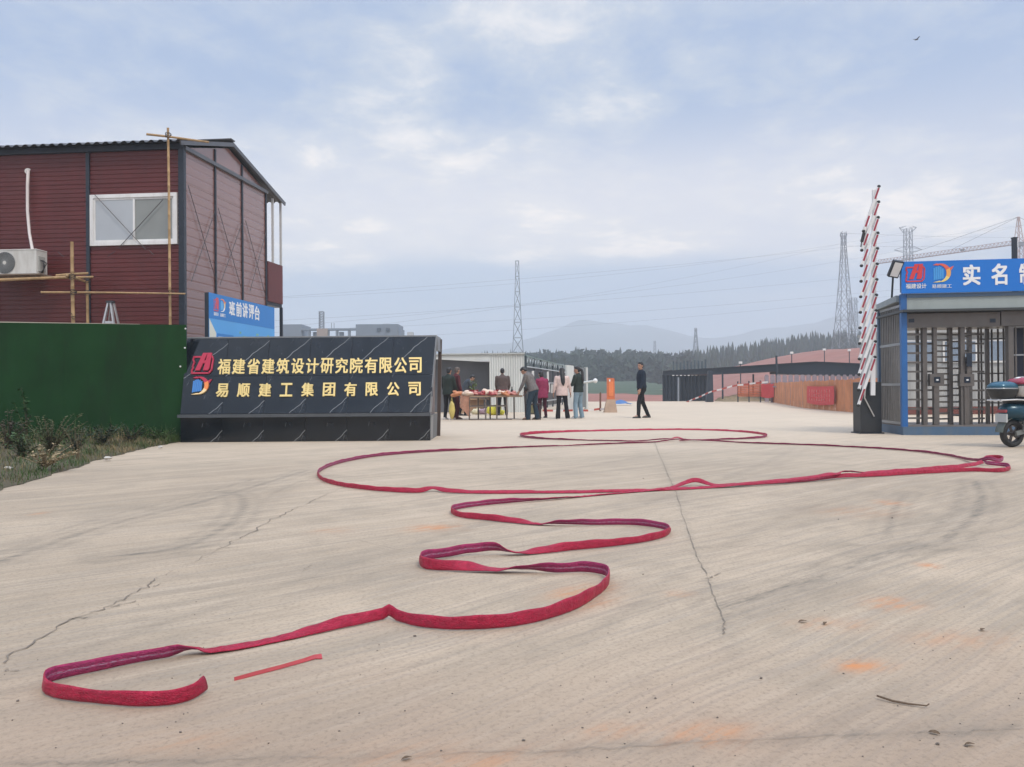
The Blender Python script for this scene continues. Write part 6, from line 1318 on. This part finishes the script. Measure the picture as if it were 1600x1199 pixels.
    for s_ in (-1, 1):
        an = feet[s_][2]; sb = MB(); f = V((s_*.10, 1, 0)).normalized(); fr_ = V((f.y, -f.x, 0)); z0 = an.z-.085*k
        sec = lambda y, w_, h_: [V((an.x, an.y, z0))+f*y*k+fr_*x*w_*k+V((0,0,z*h_*k)) for x, z in ((-1,.0),(-1.05,.35),(-.7,.9),(0,1),(.7,.9),(1.05,.35),(1,0),(0,0))]
        sb.loft([sec(-.075,.030,.07), sec(-.05,.040,.095), sec(.02,.042,.095), sec(.09,.046,.065), sec(.15,.040,.052), sec(.18,.022,.035)]); sb.build('shoe', shoe, root, True, local=True)
    return root
fab = lambda n, c, **kw: mat(n, c, .85, var=.3, scale=14, bump=.25, bscale=50, spec=.25, **kw)
navy = fab('cloth_navy', (.014, .022, .038)); blk = fab('cloth_black', (.012, .012, .015)); jean = fab('denim_pale', (.20, .28, .34)); mar = fab('cloth_maroon', (.085, .022, .028)); brn = fab('cloth_brown', (.105, .075, .07)); gry = fab('cloth_slate', (.05, .06, .075)); pk = fab('cloth_cream_pink', (.62, .48, .44)); mg = fab('cloth_magenta', (.26, .035, .085)); grn = fab('cloth_dark_green', (.022, .032, .028)); pla = mat('plaid_grey', (.14, .125, .12), .85, var=.75, scale=22); djn = fab('denim_dark', (.022, .04, .06)); wine = fab('cloth_wine', (.075, .014, .03))
shw = mat('shoe_white', (.62, .60, .58), .5); shb = mat('shoe_black', (.015, .014, .014), .4); shbr = mat('shoe_brown', (.10, .06, .04), .5)
person('man in a navy jacket and black trousers walking alone on the yard, looking left', 1003, 653.5, 1.74, 100, navy, blk, shb, lean=2, head=(28, 0), stride=(-.02, .16, .02, -.24), hands={-1: (-.27, .16, .80), 1: (.24, -.06, .76)}, coat=-.06)
person('woman in a pale pink-white blazer with long black hair seen from behind', 878.5, 655, 1.58, 4, pk, blk, shw, head=(0, 4), stride=(-.05, 0, .09, .04), hair='long', coat=.08, flare=.028, hands={-1: (-.29, .02, .82), 1: (.30, .02, .80)})
person('woman in a dark jacket and pale blue jeans with a ponytail, turned to the left', 904, 654.5, 1.62, 48, grn, jean, shw, head=(30, 8), stride=(-.03, .02, .06, -.02), hair='tail', flare=.015, loose=1.08, hands={-1: (-.20, .26, 1.05), 1: (.24, .10, .86)})
person('man in a plaid grey shirt and dark jeans leaning forward beside the dark chair', 834, 656.5, 1.70, 62, pla, djn, shbr, lean=22, head=(0, 24), stride=(-.02, .14, .02, -.06), loose=1.12, flare=.012, hands={-1: (-.20, .42, .78), 1: (.22, .40, .76)})
person('woman in a magenta jacket half hidden behind the leaning man', 848, 653.5, 1.50, 25, mg, wine, shb, lean=6, head=(10, 10), stride=(-.03, .0, .06, .05), hair='bob', coat=.14, hands={-1: (-.24, .16, .86), 1: (.25, .10, .82)})
person('man in a brown jacket standing with his back turned behind the stall table', 785.5, 649.5, 1.66, 2, brn, blk, shb, head=(0, 10), stride=(-.05, 0, .04, 0), hands={-1: (-.20, .24, .92), 1: (.22, .22, .92)}, build=1.08)
person('person in a slate grey top bending over the left end of the meat table', 723, 650, 1.55, -78, gry, blk, shb, lean=30, head=(0, 14), stride=(-.02, -.10, .02, .10), hands={-1: (-.16, .50, .80), 1: (.16, .48, .80)})
person('person in a maroon jacket and trousers standing left of the meat table', 711.5, 655.5, 1.64, -60, mar, mar, shbr, lean=4, head=(20, 10), stride=(-.02, .04, .04, .0), hairm=m_hairg, coat=.10, hands={-1: (-.20, .26, .92), 1: (.25, .12, .84)})
person('person in dark clothes and white shoes nearest the end of the black name wall', 700.5, 656, 1.62, -30, grn, blk, shw, lean=3, head=(0, 6), stride=(-.03, 0, .05, .03), coat=.04, hands={-1: (-.24, .14, .86), 1: (.22, .20, .90)})
c = G(703.5, 655); bgp = V((P(706, 628, 22.6).x, 22.6, P(706, 640, 22.6).z)); mb = MB(); mb.ell(bgp+V((0,0,-.02)), (.09,.07,.26), 10, 8, None, .1); mb.tube([bgp+V((-.03,0,.2)), bgp+V((0,0,.36)), bgp+V((.03,0,.2))], .012, 5)
tag(mb.build('yellow_carrier', mat('bag_mustard', (.52, .42, .12), .55, var=.3), loc=bgp, smooth=True), 'mustard yellow carrier bag held between the two people at the name wall', 'bag')

# ================================================================== pylons, wires, crane, far building
m_py = mat('pylon_steel', (.20, .22, .25), .5, .3, var=.1)
def pylon(label, px, ytop, ybase, Yd, wb, wt, arms=(), bar=.16, group='lattice pylons on the skyline', waist=None):
    top = P(px, ytop, Yd); base = P(px, ybase, Yd); c = V((top.x, Yd, base.z)); H = top.z-base.z; t = thing('lattice_pylon', label, 'pylon', c, group)
    Wb, Wt = wb/1200*Yd, wt/1200*Yd; nseg = max(6, int(H/4.0))
    def wd(q): return Wb+(Wt-Wb)*min(1, q/.9)**.75
    def cn_(q, i): w_ = wd(q)/2; return c+V(((-1,1,1,-1)[i]*w_, (-1,-1,1,1)[i]*w_, H*q))
    qs = [1-(1-i/nseg)**1.0 for i in range(nseg+1)]
    for i in range(4):
        mb = MB()
        for a, b in zip(qs[:-1], qs[1:]): mb.bar(cn_(a, i), cn_(b, i), bar)
        mb.build('leg', m_py, t)
    mb = MB()
    for a, b in zip(qs[:-1], qs[1:]):
        for i in range(4):
            j = (i+1) % 4; mb.bar(cn_(a, i), cn_(b, j), bar*.55); mb.bar(cn_(a, j), cn_(b, i), bar*.55); mb.bar(cn_(b, i), cn_(b, j), bar*.55)
    mb.build('bracing', m_py, t)
    for q, ln, up in arms:
        mb = MB(); L_ = ln/1200*Yd/2; z = H*q
        for s_ in (-1, 1):
            tip = c+V((s_*L_, 0, z+up*L_*.3)); 
            for i in ((1, 2) if s_ > 0 else (0, 3)): mb.bar(cn_(q-.02, i), tip, bar*.7); mb.bar(cn_(q+.03, i), tip, bar*.7)
        mb.build('cross_arm', m_py, t)
    return c+V((0,0,H))
t1 = pylon('slim lattice mast rising behind the white shed left of the picture centre', 808, 408, 552, 210, 17, 5.0, (), .16)
t2 = pylon('tall broad-footed lattice pylon left of the raised barrier', 1318, 365, 545, 215, 29, 5.5, ((.985, 11, 0),), .14)
t3 = pylon('lattice pylon with wide cross-arms showing above the blue gate sign', 1418.5, 358, 540, 230, 17, 9, ((.99, 27, 1), (.82, 44, 0), (.60, 44, 0)), .14)
t4 = pylon('small distant lattice pylon standing above the wood behind the walking man', 1087, 513, 565, 420, 11, 2.5, (), .28)
t5 = pylon('faint lattice pylon half hidden between the tall pylon and the barrier', 1333, 466, 545, 420, 13, 8, ((.92, 17, 0), (.7, 18, 0)), .28)
t6 = pylon('faintest tiny lattice pylon far behind the walking man', 1023, 533, 565, 600, 5, 2.5, (), .3)
m_wr = mat('wire', (.10, .11, .12), .5)
def wire(a, b, sag, r_, label):
    pts = [a.lerp(b, t)-V((0,0,sag*4*t*(1-t))) for t in np.linspace(0, 1, 24)]; o = MB().tube(pts, r_, 4).build('power_line', m_wr, loc=a); tag(o, label, 'power line', 'thin overhead power lines')
for i, (yL, yR) in enumerate(((452, 398), (488, 452), (506, 480))):
    a = P(330, yL+14, 330) ; b = P(1240, yR, 380); wire(P(380, yL+16, 240), P(1700, yR-60, 330), 3, .024, ('uppermost thin power line crossing the sky above the slim mast', 'middle thin power line crossing the hazy sky', 'lowest thin power line just above the far mountains')[i])
for i, (xa_, ya_, Ya_, xb_, yb_, Yb_, sg) in enumerate(((300, 540, 200, 1318, 380, 330, 4), (420, 512, 220, 1600, 352, 360, 5), (330, 470, 240, 1420, 362, 330, 5), (560, 530, 260, 1700, 420, 360, 4))):
    wire(P(xa_, ya_, Ya_), P(xb_, yb_, Yb_), sg, .022, ('faint wire rising from behind the name wall to the tall pylon top', 'faint wire rising steeply across the haze towards the crane', 'faint wire passing above the slim mast to the cross-armed pylon', 'faint lowest wire slanting over the far wood to the right')[i])
for i, dz_ in enumerate((0, -3.5)): wire(t2+V((-1 if i else 1, 0, dz_)), P(2100, 330, 420), 6, .024, ('upper thin power line from the tall pylon to the right', 'lower thin power line from the tall pylon to the right')[i])
# tower crane
m_cr = mat('crane_paint', (.42, .27, .23), .5, var=.1, dirt=(.30, .16, .12), dscale=.4)
Yc = 240; mx = P(1592, 400, Yc); cr = thing('tower_crane', 'pale tower crane with a long jib reaching left above the blue gate sign', 'crane', V((mx.x, Yc, -1)))
def lattice(mb, a, b, wd, n, bar, up=V((0,0,1)), tri=False):
    t = (b-a).normalized(); x = t.cross(up).normalized(); y = x.cross(t).normalized()
    cs = [x*wd/2-y*wd/2, -x*wd/2-y*wd/2, y*wd*.5] if tri else [x*wd/2+y*wd/2, x*wd/2-y*wd/2, -x*wd/2-y*wd/2, -x*wd/2+y*wd/2]
    k = len(cs)
    for c_ in cs: mb.bar(a+c_, b+c_, bar, up=up)
    for i in range(n):
        p, q = a.lerp(b, i/n), a.lerp(b, (i+1)/n)
        for j in range(k): mb.bar(p+cs[j], q+cs[(j+1) % k], bar*.6, up=up); mb.bar(q+cs[j], q+cs[(j+1) % k], bar*.5, up=up)
zj = P(1592, 379, Yc).z; jt = P(1372, 408.5, 276); jt.z = zj-.0; jb_ = V((mx.x-1.2, Yc+.2, zj))
mb = MB(); lattice(mb, V((mx.x, Yc, -1)), V((mx.x, Yc, zj-1.2)), 1.7, 26, .2, V((0,1,0))); mb.build('mast', m_cr, cr)
mb = MB(); lattice(mb, jb_, V((jt.x, jt.y, zj)), 1.3, 38, .13, tri=True); mb.build('jib', m_cr, cr)
ap = P(1591, 339, Yc); mb = MB()
for i in range(4): s_ = V(((-.9,.9,.9,-.9)[i], (-.9,-.9,.9,.9)[i], 0)); mb.bar(V((mx.x, Yc, zj))+s_, V((mx.x, Yc, ap.z))+s_*.2, .16)
for k in range(4): q = k/4; w_ = .9*(1-q*.8); z = zj+(ap.z-zj)*q; [mb.bar(V((mx.x+a[0]*w_, Yc+a[1]*w_, z)), V((mx.x+b[0]*w_*.85, Yc+b[1]*w_*.85, z+(ap.z-zj)*.22)), .1) for a, b in (((-1,-1),(1,-1)),((1,-1),(-1,-1)),((1,1),(-1,1)))]
mb.build('apex', m_cr, cr)
mb = MB().box((mx.x, Yc, zj-.6), (2.2, 2.2, 1.2)); mb.build('slewing_ring', mat('crane_grey', (.15,.15,.16), .5), cr); MB().box((mx.x-1.6, Yc-.8, zj-.9), (1.2, 1.4, 1.9), None, .1).build('cab', mat('cab_pale', (.5,.5,.5), .3), cr)
apx = V((mx.x, Yc, ap.z)); J = lambda t: jb_.lerp(V((jt.x, jt.y, zj)), t)+V((0,0,.7))
for t in (.42, .80): MB().tube([apx, J(t)], .05, 4).build('tie_rod', m_wr, cr)
mb = MB(); lattice(mb, V((mx.x+1, Yc, zj)), V((mx.x+13, Yc-2, zj)), 1.2, 10, .13, tri=True); mb.build('counter_jib', m_cr, cr); MB().box((mx.x+12, Yc-1.8, zj-1.3), (2.4, 1.4, 2.4)).build('counterweight', mat('concrete_block', (.4,.4,.39), .8), cr); MB().tube([apx, V((mx.x+12, Yc-1.8, zj+.6))], .05, 4).build('tie_rod', m_wr, cr)
MB().box(J(.35)+V((0,0,-.75)), (1.0, .8, .5)).build('trolley', MATS['crane_grey'], cr)
# unfinished building on the left skyline
Yb = 170; fb = thing('unfinished_building', 'blue-grey concrete roofline of an unfinished building above the black name wall', 'building', V((P(530, 600, Yb).x, Yb, -1)))
m_fb = mat('far_concrete', (.20, .23, .28), .8, var=.1, scale=.3); m_fbl = mat('far_concrete_pale', (.50, .50, .50), .8)
def fbx(x0, x1, y0, y1, name, m=m_fb, d=8.0, dy=0.0, par=None):
    a, b = P(x0, y1, Yb+dy), P(x1, y0, Yb+dy); return MB().hexa([V((a.x, Yb+dy, a.z)), V((b.x, Yb+dy, a.z)), V((b.x, Yb+dy+d, a.z)), V((a.x, Yb+dy+d, a.z))], [V((a.x, Yb+dy, b.z)), V((b.x, Yb+dy, b.z)), V((b.x, Yb+dy+d, b.z)), V((a.x, Yb+dy+d, b.z))]).build(name, m, par or fb)
fbx(441, 471, 507, 526, 'roof_block'); blk2 = fbx(556, 622, 506.5, 526, 'roof_block'); fbx(436, 640, 526.2, 640, 'main_block', m_fbl, 14)
fbx(471.2, 555.8, 513, 516.5, 'roof_beam', m_fb, 2)
for px in (482, 512, 526, 545): fbx(px-1.5, px+1.5, 516.7, 526, 'column', m_fb, 1)
for px in (492, 533): fbx(px-3, px+3, 519, 526, 'low_wall', m_fb, 1.0, .8)
for px in (592, 606): fbx(px-3, px+3, 512.5, 517.5, 'window', mat('far_window', (.06,.08,.11), .3), .3, -.28, blk2)
fbx(627, 631, 516, 526, 'chimney', m_fb, 1); fbx(636, 645, 519, 526.1, 'vent_block', m_fbl, 2, 2)
mb = MB(); a = P(502.5, 526, Yb+1); b = P(502.5, 487, Yb+1); lattice(mb, a, b, .9, 10, .13, V((0,1,0))); mb.build('hoist_mast', m_py, fb); fbx(495, 511, 513.5, 525.8, 'hoist_wall', mat('hoist_brown', (.36,.28,.24), .8), 1, -1.2)
for px in (518, 522): MB().bar(P(px, 513, Yb+.4), P(px, 505, Yb+.4), .1).build('rebar', m_py, fb)

# ================================================================== scooters at the right edge
def wheel(mb_parent, c, r_, wd, ax, mt, mr):
    k = 28; up = V((0,0,1)); f = up.cross(ax).normalized(); mb = MB(); rg = []
    for i in range(k):
        a = 2*math.pi*i/k; d = f*math.cos(a)+up*math.sin(a); rg.append([c+d*(r_*.80+r_*.20*math.cos(b))+ax*(wd/2*math.sin(b)) for b in np.linspace(0, 2*math.pi, 11)[:-1]])
    n = 10; vs = [p for q in rg for p in q]; mb.add(vs, [(i*n+j, i*n+(j+1) % n, ((i+1) % k)*n+(j+1) % n, ((i+1) % k)*n+j) for i in range(k) for j in range(n)]); w_ = mb.build('wheel', mt, mb_parent, True)
    mb = MB(); circ_ = lambda rr, dx: [c+f*math.cos(a)*rr+up*math.sin(a)*rr+ax*dx for a in np.linspace(0, 2*math.pi, 25)[:-1]]
    mb.loft([circ_(r_*.64, -wd*.30), circ_(r_*.64, wd*.30)], False); mb.loft([circ_(r_*.60, -wd*.28), circ_(r_*.60, wd*.28)], False); mb.loft([circ_(r_*.17, -wd*.45), circ_(r_*.17, wd*.45)])
    for i in range(5): a = 2*math.pi*i/5; d = f*math.cos(a)+up*math.sin(a); mb.bar(c+d*r_*.15, c+d*r_*.63, .035, .022, up=ax)
    mb.build('rim', mr, w_); return w_
def scooter(base, rz, label, body_m):
    t = thing('electric_scooter', label, 'scooter', base, 'scooters parked at the gatehouse'); q = Matrix.Rotation(rz, 3, 'Z')
    p = lambda x, y, z: base+q @ V((x, y, z)); ax = q @ V((0,1,0)); ty = mat('tyre', (.022, .021, .021), .75, bump=.3); rm = mat('rim_dark', (.10, .085, .08), .4, .5)
    wheel(t, p(0,0,.215), .215, .105, ax, ty, rm); wheel(t, p(1.22,0,.215), .215, .10, ax, ty, rm)
    sec = lambda x, zb_, zt2, w_: [p(x, math.cos(a)*w_, (zb_+zt2)/2+math.sin(a)*(zt2-zb_)/2) for a in np.linspace(0, 2*math.pi, 15)[:-1]]
    mb = MB(); mb.loft([sec(-.20,.50,.60,.05), sec(-.14,.44,.68,.12), sec(.02,.42,.70,.15), sec(.22,.36,.70,.16), sec(.42,.30,.66,.16), sec(.52,.26,.56,.15)]); mb.build('rear_body', body_m, t, True)
    mb = MB(); mb.loft([sec(.50,.20,.30,.15), sec(.92,.20,.28,.15)]); mb.loft([sec(.92,.20,.55,.14), sec(1.00,.30,.92,.16), sec(1.08,.60,1.0,.12)]); mb.build('front_shield', body_m, t, True)
    mb = MB(); mb.loft([sec(-.06,.69,.74,.12), sec(.10,.69,.78,.15), sec(.45,.66,.77,.15), sec(.60,.62,.72,.10)]); mb.build('seat', mat('seat_black', (.02,.02,.022), .5), t, True)
    mb = MB(); n = 9
    arc = [(math.cos(R(a)), math.sin(R(a))) for a in np.linspace(35, 175, n)]
    vs = [p(cx*.255, s_*.07, .215+sz*.255) for cx, sz in arc for s_ in (-1, 1)]; vs += [p(cx*.245, s_*.07, .215+sz*.245) for cx, sz in arc for s_ in (-1, 1)]
    k = 2*n; mb.add(vs, [(2*i, 2*i+1, 2*i+3, 2*i+2) for i in range(n-1)]+[(k+2*i+2, k+2*i+3, k+2*i+1, k+2*i) for i in range(n-1)]+[(2*i, 2*i+2, k+2*i+2, k+2*i) for i in range(n-1)]+[(2*i+1, k+2*i+1, k+2*i+3, 2*i+3) for i in range(n-1)]); mb.build('mudguard', mat('guard_grey', (.09,.11,.10), .5), t, True)
    mb = MB().bar(p(-.02,-.085,.22), p(.42,-.10,.30), .035, .07); mb.build('swing_arm', mat('arm_grey', (.22,.23,.22), .4, .5), t)
    MB().tube([p(.10,-.12,.26), p(.14,-.14,.50)], .028, 8).build('shock_absorber', mat('shock_grey', (.35,.36,.36), .3, .7), t)
    MB().box(p(-.20,0,.46), (.03,.20,.13), q).build('number_plate', mat('plate_pale', (.42,.44,.44), .4), t)
    MB().box(p(-.185,0,.565), (.05,.16,.05), q, .012).build('tail_light', mat('tail_red', (.30,.05,.06), .25), t)
    m_rk = mat('rack_white', (.62,.62,.62), .3, .5); mb = MB()
    for s_ in (-1, 1):
        mb.tube([p(-.34,s_*.12,.735), p(-.05,s_*.15,.745), p(.20,s_*.15,.73), p(.24,s_*.16,.66), p(.28,s_*.17,.46), p(.45,s_*.17,.32)], .013, 6)
    mb.tube([p(-.34,-.12,.735), p(-.34,.12,.735)], .012, 6); mb.tube([p(-.12,-.15,.743), p(-.12,.15,.743)], .010, 6); mb.build('luggage_rack', m_rk, t)
    MB().tube([p(1.22,.07,.215), p(1.04,.07,.80), p(1.0,0,1.05)], .025, 8).build('fork', MATS['arm_grey'], t); MB().tube([p(.93,-.32,1.08), p(1.0,-.1,1.06), p(1.0,.1,1.06), p(.93,.32,1.08)], .018, 8).build('handlebar', MATS['seat_black'], t)
    MB().ell(p(1.12,0,.86), (.06,.08,.09), 12, 8).build('headlight', mat('lamp_clear', (.6,.62,.65), .1), t, True)
    for s_ in (-1, 1): MB().ell(p(.95,s_*.34,1.26), (.02,.06,.045), 10, 8).build('mirror', MATS['seat_black'], t, True)
    return t, p, q
m_teal = mat('scooter_teal', (.012, .055, .085), .25, .2, var=.2)
bs0 = G(1581.5, 699); bs0.z = 0
s1, sp1, sq = scooter(bs0, R(14), 'dark teal scooter at the right edge with a white luggage rack', m_teal)
def case(c, q, L_, W_, H_, m_low, m_lid, m_band, label, extra=None):
    t = thing('storage_case', label, 'storage case', c, 'storage cases carried on the scooter'); f = lambda x, y, z: c+q @ V((x, y, z))
    def sec(z, l, w_): return [f(math.copysign(abs(math.cos(a))**.55, math.cos(a))*l/2, math.copysign(abs(math.sin(a))**.55, math.sin(a))*w_/2, z) for a in np.linspace(0, 2*math.pi, 25)[:-1]]
    MB().loft([sec(0, L_*.66, W_*.66), sec(H_*.12, L_*.8, W_*.8), sec(H_*.50, L_*.97, W_*.97), sec(H_*.56, L_*.98, W_*.98)]).build('lower_shell', m_low, t, True)
    MB().loft([sec(H_*.561, L_*1.0, W_*1.0), sec(H_*.63, L_*1.0, W_*1.0)]).build('band', m_band, t, True)
    lid = MB().loft([sec(H_*.631, L_*.985, W_*.985), sec(H_*.78, L_*.93, W_*.93), sec(H_*.92, L_*.74, W_*.74), sec(H_, L_*.40, W_*.40)]).build('lid', m_lid, t, True)
    if extra: MB().loft([sec(H_*.93, L_*.74, W_*.3), sec(H_*.99, L_*.5, W_*.28), sec(H_*1.02, L_*.36, W_*.2)]).build('top_stripe', extra, t, True)
    return t
case(sp1(-.17, 0, .757), sq, .42, .34, .27, mat('case_black', (.015,.017,.02), .35), mat('case_blue', (.03,.11,.17), .2, .2), mat('band_steel', (.35,.38,.40), .25, .5), 'dark blue storage case on the white rack of the teal scooter')
case(sp1(.18, -.05, .79), sq, .46, .38, .30, mat('case_cream', (.52,.50,.47), .3), mat('case_crimson', (.30,.03,.06), .2), mat('band_black', (.02,.02,.02), .4), 'white storage case with crimson lid cut off by the right picture edge', m_white)
b = bpy.data.objects.new('bird', None)
bpy.data.objects.remove(b)
mbb = MB(); c = P(1432, 62, 60); mbb.ell(c, (.16,.05,.045), 8, 6); mbb.poly([c+V((-.04,0,.0)), c+V((.06,0,.0)), c+V((.10,-.36,.08)), c+V((.03,-.34,.08))], V((0,0,.012))); mbb.poly([c+V((-.04,0,.0)), c+V((.06,0,.0)), c+V((.10,.36,.08)), c+V((.03,.34,.08))], V((0,0,.012))); mbb.poly([c+V((-.14,0,0)), c+V((-.26,-.06,0)), c+V((-.26,.06,0))], V((0,0,.01)))
tag(mbb.build('bird', mat('bird_dark', (.03,.03,.035), .7), loc=c), 'small dark bird flying high at the upper right of the sky', 'bird')
